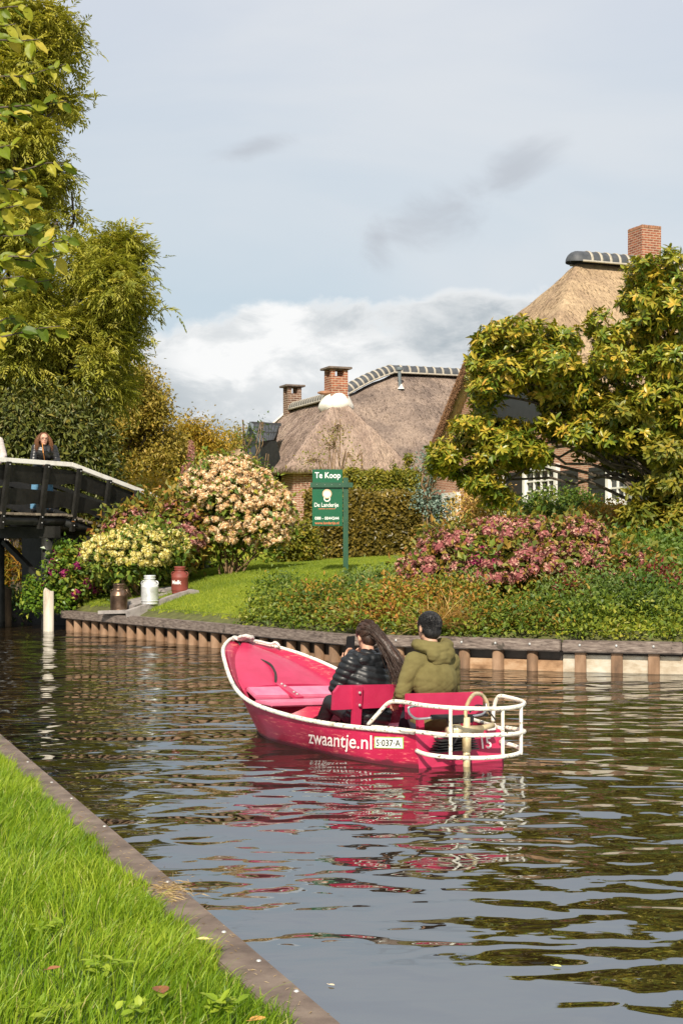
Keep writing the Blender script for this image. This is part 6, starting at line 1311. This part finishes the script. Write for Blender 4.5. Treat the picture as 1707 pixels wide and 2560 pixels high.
    tb([BW(.0, -.2, .19), BW(-.05, -.2, .20), BW(-.05, .0, .2)], .013)
    # motor
    mo = thing_child('motor', t)
    g = Geo(); g.tube([BW(-.13, -.03, -.35), BW(-.13, -.03, .33)], .024, 14); g.tube([BW(-.13, -.03, .10), BW(-.13, -.03, .24)], .031, 14); g.build('shaft', M['brass'], mo, smooth=True)
    g = Geo(); g.tube([BW(-.13, -.19, .245), BW(-.13, .10, .245)], .028, 12); g.tube([BW(-.13, -.14, .245), BW(-.13, -.09, .245)], .04, 12); g.tube([BW(-.13, .05, .245), BW(-.13, .2, .27)], .02, 12); g.build('clamp', M['brass'], mo, smooth=True)
    g = Geo(); g.box(BW(-.10, -.06, .315), (.2, .06, .055), [RX, AX, UPV], bev=.01); g.box(BW(-.06, .1, .33), (.2, .04, .02), [RX, AX, UPV], bev=.005); g.tube([BW(-.1, -.30, .335), BW(-.1, -.14, .335)], .017, 10); g.build('motor_head', M['rubber'], mo)
    for k in range(5): g = Geo(); g.box(BW(-.07, -.085, .105 + .018 * k), (.36 - .02 * k, .08, .008), [RX, AX, UPV]); g.build('cooling_fin', M['rubber'], mo)
    g = Geo(); g.tube(path([BW(-.06, -.46, .40), BW(-.06, -.45, .36), BW(-.06, -.40, .325), BW(-.08, -.33, .325), BW(-.1, -.28, .335)]), .0085, 8); g.tube(path([BW(-.06, -.46, .40), BW(-.03, -.36, .405), BW(-.02, -.2, .40)]), .008, 8); g.build('control_handle', M['steel'], mo, smooth=True)
    g = Geo(); g.tube(path([BW(-.1, .02, .33), BW(-.08, .14, .34), BW(-.06, .19, .37), BW(-.05, .2, .41)]), .0085, 8); g.build('control_handle', M['steel'], mo, smooth=True)
    g = Geo(); g.tube(path([BW(-.12, -.03, .31), BW(-.11, -.02, .385), BW(-.08, .04, .45), BW(-.02, .13, .475), BW(.02, .22, .46), BW(.02, .265, .40), BW(.02, .26, .33)]), .0135, 10); g.build('hose', M['brass'], mo, smooth=True)
    g = Geo(); g.tube(path([BW(-.1, .02, .36), BW(-.05, .12, .40), BW(.0, .24, .37), BW(-.03, .3, .29)]), .006, 6); g.tube(path([BW(-.12, -.08, .30), BW(-.15, -.12, .2), BW(-.1, -.15, .12)]), .006, 6); g.build('cable', M['rubber'], mo)
    g = Geo(); g.box(BW(-.02, .26, .245), (.07, .05, .05), [RX, AX, UPV], bev=.006); g.build('control_box', M['boatletter'], mo)
    # rope from the bow, and the white rope round the bow tip
    bow = BW(BLn * .97, 0, .65)
    g = Geo(); g.tube(path([BW(3.12, -.03, .68), BW(3.04, -.05, .63), BW(2.9, -.07, .575), BW(2.72, -.06, .535), BW(2.54, -.04, .50), BW(2.40, -.07, .45), BW(2.30, -.12, .41), BW(2.26, -.14, .30), BW(2.2, -.14, .22)], 8), .0095, 6); g.build('mooring_line', M['rope'], t)
    g = Geo()
    for k in range(7):
        a = k / 7 * 2 * np.pi; c = BW(3.13 - .02 * k, .02 * math.sin(a * 2), .675 + .004 * k); pts = [c + RX * .085 * math.cos(x) * (1 - .05 * k) + AX * .05 * math.sin(x) + UPV * .012 * math.sin(2 * x + k) for x in np.linspace(0, 2 * np.pi, 14)]; g.tube(pts, .0105, 6)
    g.tube(path([BW(3.12, -.05, .67), BW(3.0, .09, .665), BW(2.9, .17, .645), BW(2.86, .2, .66), BW(2.83, .22, .63)]), .013, 6); g.tube(path([BW(3.2, -.03, .68), BW(3.2, -.05, .64), BW(3.18, -.04, .60)]), .012, 6); g.build('bow_rope', M['whiterope'], t)
    # small hook on the bench
    g = Geo(); g.tube(path([BW(2.05, -.47, .28), BW(2.06, -.47, .33), BW(2.03, -.43, .345), BW(2.0, -.44, .30)]), .006, 6); g.build('hook', M['rubber'], t)
    # lettering -----------------------------------------------------
    Sg, Tg = np.meshgrid(np.linspace(0, .7, 500), np.linspace(0, 1, 160), indexing='ij'); Pw = hull(Sg, Tg, -1); px = CX + F * Pw[..., 0] / Pw[..., 1]; py = HY + F * (H - Pw[..., 2]) / Pw[..., 1]
    def inv(x, y): k = np.argmin((px - x) ** 2 + (py - y) ** 2); return np.array([Sg.ravel()[k], Tg.ravel()[k]])
    def on_hull(nm, body, x0, y0, x1, y1, hpx, mt, bold, off=.006, parent=t):
        V, Fc = text_arrays(body, 1., bold); href = text_arrays('H', 1., bold)[0][:, 1].max(); a, b_ = inv(x0, y0), inv(x1, y1); ta = inv(x0, y0 - hpx); tb_ = inv(x1, y1 - hpx * 1.05)
        x_0, x_1 = V[:, 0].min(), V[:, 0].max(); u = ((V[:, 0] - x_0) / (x_1 - x_0))[:, None]; v = (V[:, 1] / href)[:, None]; bs = a + (b_ - a) * u; up_ = (ta - a) * (1 - u) + (tb_ - b_) * u; st = bs + up_ * v
        Pn = hull(st[:, 0], st[:, 1], -1); e = 1e-3; n_ = nrm(np.cross(hull(st[:, 0] + e, st[:, 1], -1) - Pn, hull(st[:, 0], st[:, 1] + e, -1) - Pn)); 
        if (n_ @ V3(0, -1, 0)).mean() < 0: n_ = -n_
        g = Geo(); g.add(Pn + n_ * off, Fc); return g.build(nm, mt, parent)
    on_hull('lettering', 'zwaantje.nl', 773, 1856, 931, 1873, 33, M['boatletter'], .008, parent=hb)
    def patch(nm, x0, y0, x1, y1, hh, mt, off, parent=hb):
        a, b_ = inv(x0, y0), inv(x1, y1); ta, tb_ = inv(x0, y0 - hh), inv(x1, y1 - hh); rows = []
        for v in np.linspace(0, 1, 4):
            row = []
            for u in np.linspace(0, 1, 8):
                st = (a + (b_ - a) * u) * (1 - v) + (ta + (tb_ - ta) * u) * v; Pn = hull(st[0], st[1], -1); e = 1e-3; n_ = nrm(np.cross(hull(st[0] + e, st[1], -1) - Pn, hull(st[0], st[1] + e, -1) - Pn)); n_ = n_ if n_[1] < 0 else -n_; row.append(Pn + n_ * off)
            rows.append(row)
        g = Geo(); g.grid(rows); return g.build(nm, mt, parent)
    pl = patch('number_plate', 936, 1870, 1009, 1872, 29, flat('plate_green', (.28, .5, .12)), .004)
    patch('plate_face', 939, 1868, 1007, 1870, 25, flat('plate_white', (.72, .74, .66)), .006)
    on_hull('plate_lettering', 'S·037·A', 942, 1864, 1003, 1866, 16, flat('plate_black', (.03, .03, .03)), .012, .008)
    q0 = BW(-.008, .175, .095); ex = nrm(BW(0, 1, 0) - BW(0, 0, 0)); ey = nrm(hull(0., 0., 1) - hull(0., .6, 1))
    text_flat('lettering', '15', q0, ex, ey, .075, .085, M['boatletter'], tr, .015, .03, center=False)
    return t
boat()
# ------------------------------------------------------------------ the two people in the boat
def boat_people():
    t = thing('person', 'person in olive green hoodie with short black hair, seated at the boat stern', 'person', tuple(BW(.5, .17, .16)))
    L0, A0 = .52, .16
    J = dict(hip=BW(L0, A0, .24), chest=BW(L0 - .03, A0, .52), neck=BW(L0 + .015, A0 + .005, .74), head=BW(L0 + .055, A0 + .01, .905), shl=BW(L0 - .0, A0 - .165, .665), shr=BW(L0, A0 + .165, .66),
             ell=BW(L0 + .04, A0 - .235, .435), elr=BW(L0 + .06, A0 + .225, .43), wrl=BW(L0 + .25, A0 - .14, .36), wrr=BW(L0 + .27, A0 + .14, .36), knl=BW(L0 + .38, A0 + .09, .30), knr=BW(L0 + .40, A0 + .24, .30), anl=BW(L0 + .5, A0 + .10, .10), anr=BW(L0 + .52, A0 + .25, .10), toel=BW(L0 + .66, A0 + .1, .07), toer=BW(L0 + .68, A0 + .25, .07))
    def crease(co):
        q = (co - BO) @ np.array([AX, RX, UPV]).T; w_ = np.sin(q[:, 2] * 38 + q[:, 1] * 22 + 2.2 * np.sin(q[:, 1] * 13 + q[:, 2] * 7)) ; w2 = np.sin(q[:, 2] * 61 - q[:, 1] * 30 + 2 * np.sin(q[:, 2] * 17)); am = .35 + .9 * np.clip((.56 - q[:, 2]) / .15, 0, 1) + .6 * np.clip((abs(q[:, 1] - .16) - .15) / .06, 0, 1)
        return -am * (np.exp(-w_ ** 2 * 7) * .9 + np.exp(-w2 ** 2 * 9) * .6)
    f, r, u = figure(t, J, M['hoodie'], M['darkjeans'], M['skin2'], vox=.0075, fwd=AX, hfwd=AX, shoe=M['black'], amp=.0036, itop=6, topr=1.0, fold=crease)
    hc = J['head']
    # hood lying on the shoulders
    pr = []; n = 16
    for k in range(n):
        a = k / (n - 1) * np.pi * 1.25 - np.pi * .125; c = J['neck'] + RX * .118 * math.cos(a) - AX * (.10 * math.sin(a)) + UPV * (.022 - .012 * math.sin(a) + .02 * abs(math.cos(a))); pr.append(c)
    prims = [('c', pr[i], pr[i + 1], .038 + .012 * math.sin(i / (n - 1) * np.pi), .038 + .012 * math.sin((i + 1) / (n - 1) * np.pi)) for i in range(n - 1)]
    for da, zz, rr in ((-.05, -.02, .05), (0, -.04, .055), (.05, -.02, .05), (-.025, -.065, .045), (.03, -.065, .045), (.0, -.09, .03)): prims.append(('e', J['neck'] - AX * .115 + RX * da * 1.3 + UPV * zz, (rr * 1.15, rr * .75, rr), [RX, AX, UPV]))
    organic('hood', prims, .008, M['hoodie'], t, 4, .008, 20)
    # short hair: cap with many fine tufts, a small crown swirl
    cap = [('e', hc + UPV * .03 - AX * .008, (.101, .082, .090), [f, r, u]), ('e', hc - AX * .038 - UPV * .02, (.062, .071, .075), [f, r, u])]
    hr = organic('hair', cap, .008, M['hairblack'], t, 2)
    g = Geo(); n = 5200; d = rdir(n); d = d[(d @ AX < .55) & (d[:, 2] > -.75)]; p = hc + UPV * .03 - AX * .01 + (AX * (d @ AX)[:, None] * .103 + RX * (d @ RX)[:, None] * .084 + UPV * (d @ UPV)[:, None] * .093); keep = ~((np.linalg.norm(d - nrm(-AX * .72 + UPV * .68 + RX * .05), axis=1) < .12)); p, d = p[keep], d[keep]; tg = nrm(d * .25 + np.cross(d, nrm(-AX * .7 + UPV * .7)) * .6 + V3(0, 0, -.5) + rdir(len(d)) * .25); leafgeo(g, p - d * .004, tg, d, .011 + .009 * rng.random(len(p)), np.full(len(p), .003), rng.random(len(p))); g.build('hair_tufts', M['hairblack'], hr)
    # woman
    t = thing('person', 'person in black puffer jacket with long brown ponytail, holding up a phone', 'person', tuple(BW(1.1, 0, .13)))
    L0, A0 = 1.09, -.01
    J = dict(hip=BW(L0, A0, .225), chest=BW(L0 + .02, A0 + .0, .475), neck=BW(L0 + .06, A0 + .03, .665), head=BW(L0 + .11, A0 + .055, .80), shl=BW(L0 + .03, A0 - .145, .60), shr=BW(L0 + .03, A0 + .155, .60),
             ell=BW(L0 + .10, A0 - .21, .42), elr=BW(L0 + .12, A0 + .20, .42), wrl=BW(L0 + .28, A0 - .02, .58), wrr=BW(L0 + .30, A0 + .13, .58), hdl=BW(L0 + .33, A0 + .03, .70), hdr=BW(L0 + .34, A0 + .11, .70), pnl=-AX, pnr=-AX, knl=BW(L0 + .36, A0 - .11, .28), knr=BW(L0 + .36, A0 + .10, .28), anl=BW(L0 + .50, A0 - .11, .10), anr=BW(L0 + .5, A0 + .1, .10), toel=BW(L0 + .66, A0 - .1, .07), toer=BW(L0 + .66, A0 + .1, .07))
    quilt = lambda co: np.abs(np.sin((co[:, 2] * 1.0 + .3 * co[:, 0]) * np.pi / .052 + .4 * np.sin(co[:, 0] * 9))) ** .6 * 1.3 - .6
    f, r, u = figure(t, J, M['puffer'], M['black'], M['skin'], vox=.0085, fwd=AX, hfwd=AX * 1. + RX * .05 - UPV * .2, hup=UPV + AX * .2, s=.94, shoe=M['black'], amp=.0075, topr=1.7, fold=quilt, itop=3)
    prims = []
    for k in range(12):
        a = k / 11 * np.pi * 1.2 - np.pi * .1; c = J['neck'] + RX * .12 * math.cos(a) - AX * (.09 * math.sin(a) - .0) + UPV * (.0 - .02 * math.sin(a)); prims.append(('e', c, (.05, .045, .042), [RX, AX, UPV]))
    for da, zz in ((-.06, -.06), (0, -.085), (.06, -.06), (-.1, -.03)): prims.append(('e', J['neck'] - AX * .10 + RX * da + UPV * zz, (.06, .04, .045), [RX, AX, UPV]))
    organic('hood', prims, .008, M['puffer'], t, 3, .006, 30)
    hc = J['head'] + UPV * .01
    organic('hair', [('e', hc + u * .028 - f * .008, (.103, .084, .088), [f, r, u]), ('e', hc - f * .04 - u * .02, (.06, .072, .07), [f, r, u])], .008, nmat('brown_hair_base', [(.02, .01, .006), (.06, .028, .016)], 50, (1, 1, .3), rough=.45), t, 2)
    g = Geo(); st = []; md = []; en = []
    tie0 = hc - f * .095 + u * .02 + r * .005; e0 = BW(.86, A0 + .215, .42); pth = [tie0, tie0 * .75 + e0 * .25 - AX * .035 + RX * .01, tie0 * .5 + e0 * .5 - AX * .045 + RX * .015, tie0 * .22 + e0 * .78 - AX * .03, e0]
    organic('ponytail_core', [('c', pth[i], pth[i + 1], (.038, .047, .047, .04)[i], (.047, .047, .04, .02)[i]) for i in range(4)], .008, bpy.data.materials['brown_hair_base'], t, 3, .005, 40)
    tie = hc - f * .105 + u * .02 + r * .005
    for k in range(60):
        d = nrm(rng.normal(size=3)); d = d - f * max(0, d @ f) * 1.4; d = nrm(d); 
        if d @ u < -.5: d = nrm(d + u * .9)
        p = hc + u * .026 - f * .006 + (f * (d @ f) * .106 + r * (d @ r) * .088 + u * (d @ u) * .092); st.append(p); md.append((p + tie) / 2 + nrm((p + tie) / 2 - hc) * .03); en.append(tie)
    locks(g, st, md, en, 1800, .0016, .006, ns=7)
    endp = BW(.86, A0 + .215, .40)
    for (spread, n, e, wob) in ((.025, 1500, endp, 0), (.031, 500, endp + UPV * .07 - RX * .035, 0), (.022, 400, endp - UPV * .05 + RX * .01, 0)):
        st = [tie + r * k * .5 for k in (-.03, 0, .03)]; md = [(tie * .55 + e * .45) - AX * .05 + RX * .02 + RX * k * .6 for k in (-.03, 0, .03)]; en = [e + RX * k for k in (-.03, 0, .03)]; locks(g, st, md, en, n, .0017, spread, ns=9)
    g.build('ponytail', M['hairbrown'], t, smooth=True)
    q = BW(L0 + .375, A0 + .075, .715); g = Geo(); ax = [nrm(RX), nrm(AX + UPV * .15), nrm(UPV - AX * .15)]; g.box(q, (.078, .009, .155), ax, bev=.004); ph = g.build('phone', M['black'], None, org=q); tag(ph, 'black phone held up in front of the person with the ponytail', 'phone')
    g = Geo(); g.box(q - ax[1] * .0052, (.070, .0006, .146), ax); sm_, nt, b, out = newmat('phone_screen'); b.inputs['Base Color'].default_value = (.01, .012, .015, 1); b.inputs['Roughness'].default_value = .08; s_ = g.build('screen', sm_, ph, ); s_.location = -Vector(q)
boat_people()
# ------------------------------------------------------------------ people on and beyond the bridge
def hair_fall(t, hc, f, r, u, length, n, mt, rad=.0045, out=.04):
    g = Geo(); st = []; md = []; en = []
    for k in range(90):
        a = rng.uniform(-1.9, 1.9); back = -f * math.cos(a) + r * math.sin(a); 
        st.append(hc + u * .105 + r * rng.normal() * .012 - f * .01 * rng.random()); md.append(hc + back * (.125 + .02 * rng.random()) + u * .06); L = length * (.75 + .35 * rng.random()); en.append(hc + back * (.10 + out) - u * (L - .09) + r * math.copysign(.02, math.sin(a)))
    locks(g, st, md, en, n, rad, .016, ns=8); return g.build('hair', mt, t, smooth=True)
def bridge_people():
    A, b, n, dz, Q = BR; fw = nrm(V3(.42, -.9, 0)); lt = nrm(np.cross(UPV, fw)) * -1
    if lt[0] > 0: lt = -lt           # the left shoulder is on our right
    px = 110; base = P(px, 1285, 25.15); base[2] = 2.04; s = .96
    def q(fo, la, z): return base + fw * fo + V3(lt[0], lt[1], 0) * la + UPV * z
    # la>0 : towards image left
    t = thing('person', 'person with long auburn hair, glasses and black leather jacket leaning on the bridge rail', 'person', tuple(base))
    J = dict(hip=q(-.10, 0, .80), chest=q(.02, -.0, 1.06), neck=q(.06, .0, 1.20), head=q(.10, .02, 1.305), shl=q(.04, -.165, 1.155), shr=q(.04, .155, 1.16), ell=q(.06, -.23, .93), elr=q(.08, .20, .93), wrl=q(.25, -.06, .86), wrr=q(.25, .08, .86), hdl=q(.3, .04, .85), hdr=q(.3, .0, .84), knl=q(-.05, -.12, .44), knr=q(-.08, .14, .44), anl=q(-.12, -.13, .07), anr=q(-.14, .16, .07), toel=q(.03, -.16, .04), toer=q(.0, .16, .04))
    hf = nrm(V3(.36, -.93, .02)); f, r, u = figure(t, J, M['leather'], M['jeans'], M['skin'], vox=.009, fwd=fw, hfwd=hf, s=s, shoe=M['black'], amp=.007, topr=1.2, itop=3)
    hc = J['head']; organic('hair_cap', [('e', hc + u * .034 - f * .018, (.094, .086, .088), [f, r, u]), ('e', hc - f * .05 - u * .03, (.055, .078, .09), [f, r, u])], .009, M['hairred'], t, 2)
    hair_fall(t, hc, f, r, u, .27, 2200, M['hairred'], .0022, .012)
    for sg in (-1, 1):   # open collar
        g = Geo(); g.add([J['neck'] + fw * .05 + lt * sg * .05 + UPV * .02, J['neck'] + fw * .11 + lt * sg * .085 - UPV * .02, J['neck'] + fw * .145 + lt * sg * .05 - UPV * .13, J['neck'] + fw * .12 + lt * sg * .02 - UPV * .10], [(0, 1, 2, 3)]); g.build('lapel', M['leather'], t)
    g = Geo(); g.tube([J['neck'] + fw * .09 + lt * .06 + UPV * .03, J['neck'] + fw * .15 + lt * .055 - UPV * .14, J['hip'] + fw * .19 + lt * .0 + UPV * .12], .008, 6); g.build('bag_strap', M['strap'], t)
    g = Geo(); g.ball(J['chest'] + fw * .075 + UPV * .045, (.055, .05, .10), 10, 8); g.build('neckline', M['skin'], t, smooth=True)
    gl = Geo()
    for sg in (-1, 1):
        c = hc + f * .098 + r * sg * .034 + u * .008; gl.tube([c + r * .026 * math.cos(x) + u * .017 * math.sin(x) for x in np.linspace(0, 2 * np.pi, 14)], .0026, 5, cap=False); gl.tube([c + r * sg * .026, hc + r * sg * .086 - f * .0 + u * .005], .0022, 4)
        e = Geo(); e.ball(hc + f * .084 + r * sg * .033 + u * .008, (.006, .007, .006), 10, 8); e.build('eye', M['black'], t)
    gl.build('glasses', M['black'], t)
    m = Geo(); ballaxes(m, hc + f * .086 - u * .062, (.006, .018, .004), [f, r, u]); m.build('lips', flat('lips', (.42, .12, .1)), t)
    # someone cut by the left edge
    base = P(-26, 1280, 24.6); base[2] = 2.04
    t = thing('person', 'person in a pale shirt cut off by the left edge on the bridge', 'person', tuple(base))
    J = dict(hip=q(-.1, 0, .86), chest=q(.0, .0, 1.12), neck=q(.02, .0, 1.30), head=q(.06, .0, 1.45), shl=q(.0, -.17, 1.25), shr=q(.0, .17, 1.25), ell=q(.04, -.24, .99), elr=q(.05, .24, .99), wrl=q(.24, -.12, .86), wrr=q(.24, .12, .86), knl=q(-.05, -.11, .48), knr=q(-.08, .12, .48), anl=q(-.1, -.12, .08), anr=q(-.1, .13, .08), toel=q(.05, -.12, .05), toer=q(.05, .13, .05))
    J = {k: v - (P(110, 1285, 25.15) * V3(1, 1, 0) - base * V3(1, 1, 0)) * 0 for k, v in J.items()}
    f, r, u = figure(t, J, M['paleshirt'], M['darkjeans'], M['skin'], vox=.012, fwd=fw, hfwd=fw, shoe=M['black'], amp=.006, topr=1.2)
    organic('hair', [('e', J['head'] + u * .03 - f * .02, (.1, .085, .09), [f, r, u])], .012, M['hairblack'], t, 2)
    # far strollers under the bridge
    specs = ((13, 'distant person in a pale grey jacket and grey trousers seen under the bridge', M['greyshirt'], flat('grey_trousers', (.2, .2, .2), .9), 1.68), (34, 'distant person in dark red seen under the bridge, right of the pale jacket', M['redcloth'], M['redcloth'], 1.66), (-6, 'distant person in white trousers at the left edge under the bridge', M['black'], M['whitecloth'], 1.72))
    for k, (px, lab, tp, lg, hh) in enumerate(specs):
        base = P(px, 1410, 70 + k * 1.5); base[2] = float(tz(base[0], base[1])); fw2 = nrm(V3(.1, -1, 0)); l2 = V3(-1, 0, 0); s = hh / 1.7
        def w(fo, la, z): return base + fw2 * fo + l2 * la + UPV * z * s
        t = thing('person', lab, 'person', tuple(base)); J = dict(hip=w(0, 0, .92), chest=w(0, 0, 1.22), neck=w(0, 0, 1.42), head=w(.02, 0, 1.57), shl=w(0, -.17, 1.37), shr=w(0, .17, 1.37), ell=w(.02, -.24, 1.1), elr=w(.02, .24, 1.1), wrl=w(.14, -.14, 1.0), wrr=w(.14, .14, 1.0), knl=w(.02, -.1, .5), knr=w(.02, .1, .5), anl=w(0, -.1, .08), anr=w(0, .1, .08))
        f, r, u = figure(t, J, tp, lg, M['skin'], vox=.02, s=s, fwd=fw2, hfwd=fw2, shoe=None, amp=.0, hands=True); organic('hair', [('e', J['head'] + u * .035 - f * .02, (.1, .09, .09), [f, r, u])], .02, M['hairblack'], t, 2)
bridge_people()
# ------------------------------------------------------------------ for sale sign
def sale_sign():
    D = 24.0; bs = G(863, 1436); D = float(bs[1]); k = D / F
    def S(px, py, dd=0.): return V3((px - CX) * k, D + dd, H - (py - HY) * k)
    t = thing('sale_sign', 'dark green estate agent sign with white lettering on a green wooden post', 'sign', tuple(bs)); ex, ey = V3(1, 0, 0), UPV
    def slab(nm, x0, x1, y0, y1, d0, th_, mt, par=t, bev=.004): g = Geo(); c = (S(x0, y0, d0) + S(x1, y1, d0)) / 2; g.box(c, ((x1 - x0) * k, th_, (y1 - y0) * k), None, bev=bev); return g.build(nm, mt, par)
    slab('post', 857.5, 870.5, 1194, 1460, .05, .09, M['postgreen'], bev=.006); slab('crossbar', 776, 882, 1206.5, 1219, -.015, .035, M['postgreen'])
    for px in (792, 812, 829, 849): g = Geo(); g.ball(S(px, 1212, -.034), .006, 8, 5); g.build('screw', M['bolt'], t)
    tb = slab('top_board', 781, 856, 1173.5, 1210, .012, .014, M['signgreen'], bev=.002); mb = slab('main_board', 780.5, 856, 1217, 1315, .012, .014, M['signgreen'], bev=.002)
    def tx(body, x0, x1, yb, hpx, mt, par, bold=.0): return text_flat('lettering', body, S(x0, yb, .003), ex, ey, hpx * k, (x1 - x0) * k, mt, par, bold, 0., center=False)
    tx('Te Koop', 787, 851, 1195, 14.5, M['letter'], tb, .012); tx('De Landerije', 786, 846, 1267, 10.2, M['letter'], mb, .004); tx('makelaars en adviseurs', 796, 838, 1273, 3.2, M['letterred'], mb, .01); tx('088 - 0044244', 787, 847, 1299, 7.2, M['letter'], mb, .012); tx('www.landerije.nl', 787, 847, 1310.5, 6.6, M['letterred'], mb, .008)
    # door knocker emblem
    g = Geo(); an = np.linspace(0, 2 * np.pi, 40, endpoint=False)
    def disc(cx, cy, r, dd, mt, nm): g = Geo(); g.add(np.array([S(cx + r * math.cos(a), cy + r * math.sin(a), dd) for a in an[::-1]]), [tuple(range(40))]); g.build(nm, mt, mb)
    def ring(cx, cy, r0, r1, dd, mt, nm, sy=1.): g = Geo(); g.grid([[S(cx + r * math.cos(a), cy + sy * r * math.sin(a), dd) for a in list(an) + [0]] for r in (r0, r1)]); g.build(nm, mt, mb)
    ring(817.5, 1246, 5.6, 8.3, .0035, M['logow'], 'emblem_ring', 1.0); disc(817.5, 1234.5, 11.5, .0028, M['logo'], 'emblem'); disc(817.5, 1235, 8.6, .0015, M['logow'], 'emblem_face')
    ring(817.5, 1234.5, 6.2, 6.8, .0005, M['logo'], 'emblem_line'); ring(817.5, 1234.5, 2.6, 3.1, .0005, M['logo'], 'emblem_line')
sale_sign()
# ------------------------------------------------------------------ milk cans
def milk_can(px, yb, yt, wpx, mt, lab, D, text=None, dents=0., rust=None):
    p = P(px, yb, D); k = D / F; hh = (yb - yt) * k; r = wpx * k / 2; t = thing('milk_can', lab, 'milk can', tuple(p), 'old milk cans on the lawn')
    prof = [(.001, .004), (r * .93, .0), (r * .97, hh * .03), (r * .93, hh * .05), (r * .95, hh * .07), (r, hh * .2), (r, hh * .58), (r * 1.015, hh * .59), (r * 1.015, hh * .61), (r * .99, hh * .62), (r * .95, hh * .68), (r * .80, hh * .76), (r * .64, hh * .79), (r * .62, hh * .80), (r * .62, hh * .93), (r * .68, hh * .955), (r * .69, hh * .985), (r * .64, hh), (r * .56, hh * .97), (r * .2, hh * .95), (.001, hh * .95)]
    g = Geo(); g.lathe(prof, p, 40); V = g.V[0]; d = V - p; a = np.arctan2(d[:, 1], d[:, 0]); V[:, :2] = p[:2] + d[:, :2] * (1 - dents * np.clip(np.sin(a * 3 + d[:, 2] * 22) * np.sin(d[:, 2] * 31 + a), 0, 1))[:, None]; g.build('can_body', mt, t, smooth=True)
    g = Geo(); g.lathe([(r * .62, hh * .87), (r * .70, hh * .875), (r * .70, hh * .895), (r * .62, hh * .9)], p, 32); g.build('rim', mt, t, smooth=True); g = Geo(); g.lathe([(r * .97, hh * .115), (r * 1.02, hh * .12), (r * 1.02, hh * .135), (r * .97, hh * .14)], p, 36); g.build('rim', mt, t, smooth=True)
    for sg in (-1, 1):
        an = R(20); c = p + V3(math.cos(an) * sg, math.sin(an) * sg * -1, 0) * r * .80 + UPV * hh * .72; dx = V3(math.cos(an) * sg, -math.sin(an) * sg, 0); g = Geo(); g.tube([c + dx * (.0 + .30 * r * math.sin(x)) + UPV * (hh * .085 * math.cos(x)) for x in np.linspace(-.2, np.pi + .2, 12)], .008, 6); g.build('handle', mt, t, smooth=True)
    if text:
        V, Fc = text_arrays(text, 1., .03); x0, x1 = V[:, 0].min(), V[:, 0].max(); wd = r * 1.25; sc_ = wd / (x1 - x0); X = (V[:, 0] - x0) * sc_; Y = V[:, 1] * sc_ * 1.0; a = -np.pi / 2 - .95 + X / (r * 1.004); g = Geo(); g.add(np.stack([p[0] + np.cos(a) * r * 1.006, p[1] + np.sin(a) * r * 1.006, p[2] + hh * .36 + Y], -1), Fc); g.build('lettering', M['letter'], t)
    return t
M['copper'] = nmat('tarnished_copper', [(.07, .045, .032), (.19, .12, .08), (.3, .22, .16)], 6, rough=.38, metal=.85, bmp=.4, bdist=.01)
M['zinc'] = nmat('dull_zinc', [(.42, .43, .42), (.66, .67, .66), (.75, .76, .75)], 8, rough=.45, metal=.45, bmp=.15)
M['redcan'] = nmat('oxide_red_paint', [(.15, .03, .02), (.24, .05, .035)], 8, rough=.6, bmp=.2, spots=((.35, .14, .1), 22, .66))
milk_can(298, 1533, 1459, 43, M['copper'], 'dented tarnished copper milk can, leftmost and nearest the water', 23.1, dents=.05)
milk_can(375, 1511, 1438, 43, M['zinc'], 'silvery zinc milk can in the middle of the three', 23.0, dents=.02)
milk_can(450, 1484, 1416, 42, M['redcan'], 'oxide red milk can lettered in white, rightmost of the three', 23.6, text='Melk')
def ramp_boards():
    t = thing('garden_step', 'grey weathered boards framing the sloping step beside the milk cans', 'step', tuple(P(390, 1505, 22.6)))
    a, b = P(320, 1532, 22.6), P(478, 1478, 23.6); g = Geo(); g.beam(a - V3(0, 0, .04), b - V3(0, 0, .04), .10, .16, bev=.006); g.beam(P(474, 1477, 23.6) - V3(0, 0, .04), P(492, 1481, 23.4) - V3(0, 0, .04), .1, .14, bev=.006); g.build('edge_board', M['deckwood2'], t)
    for (p, q, w) in (((262, 1526, 23.3), (330, 1524, 22.9), .3), ((318, 1514, 23.2), (350, 1500, 23.6), .3), ((330, 1500, 23.8), (430, 1478, 24.2), .32), ((395, 1472, 24.2), (440, 1466, 24.6), .3)):
        g = Geo(); g.beam(P(*p) - V3(0, 0, .03), P(*q) - V3(0, 0, .03), w, .06, bev=.006); g.build('tread', M['deckwood2'], t)
M['deckwood2'] = nmat('grey_board', [(.15, .135, .125), (.28, .25, .23), (.36, .33, .30)], 7, rough=.85, bmp=.4)
ramp_boards()
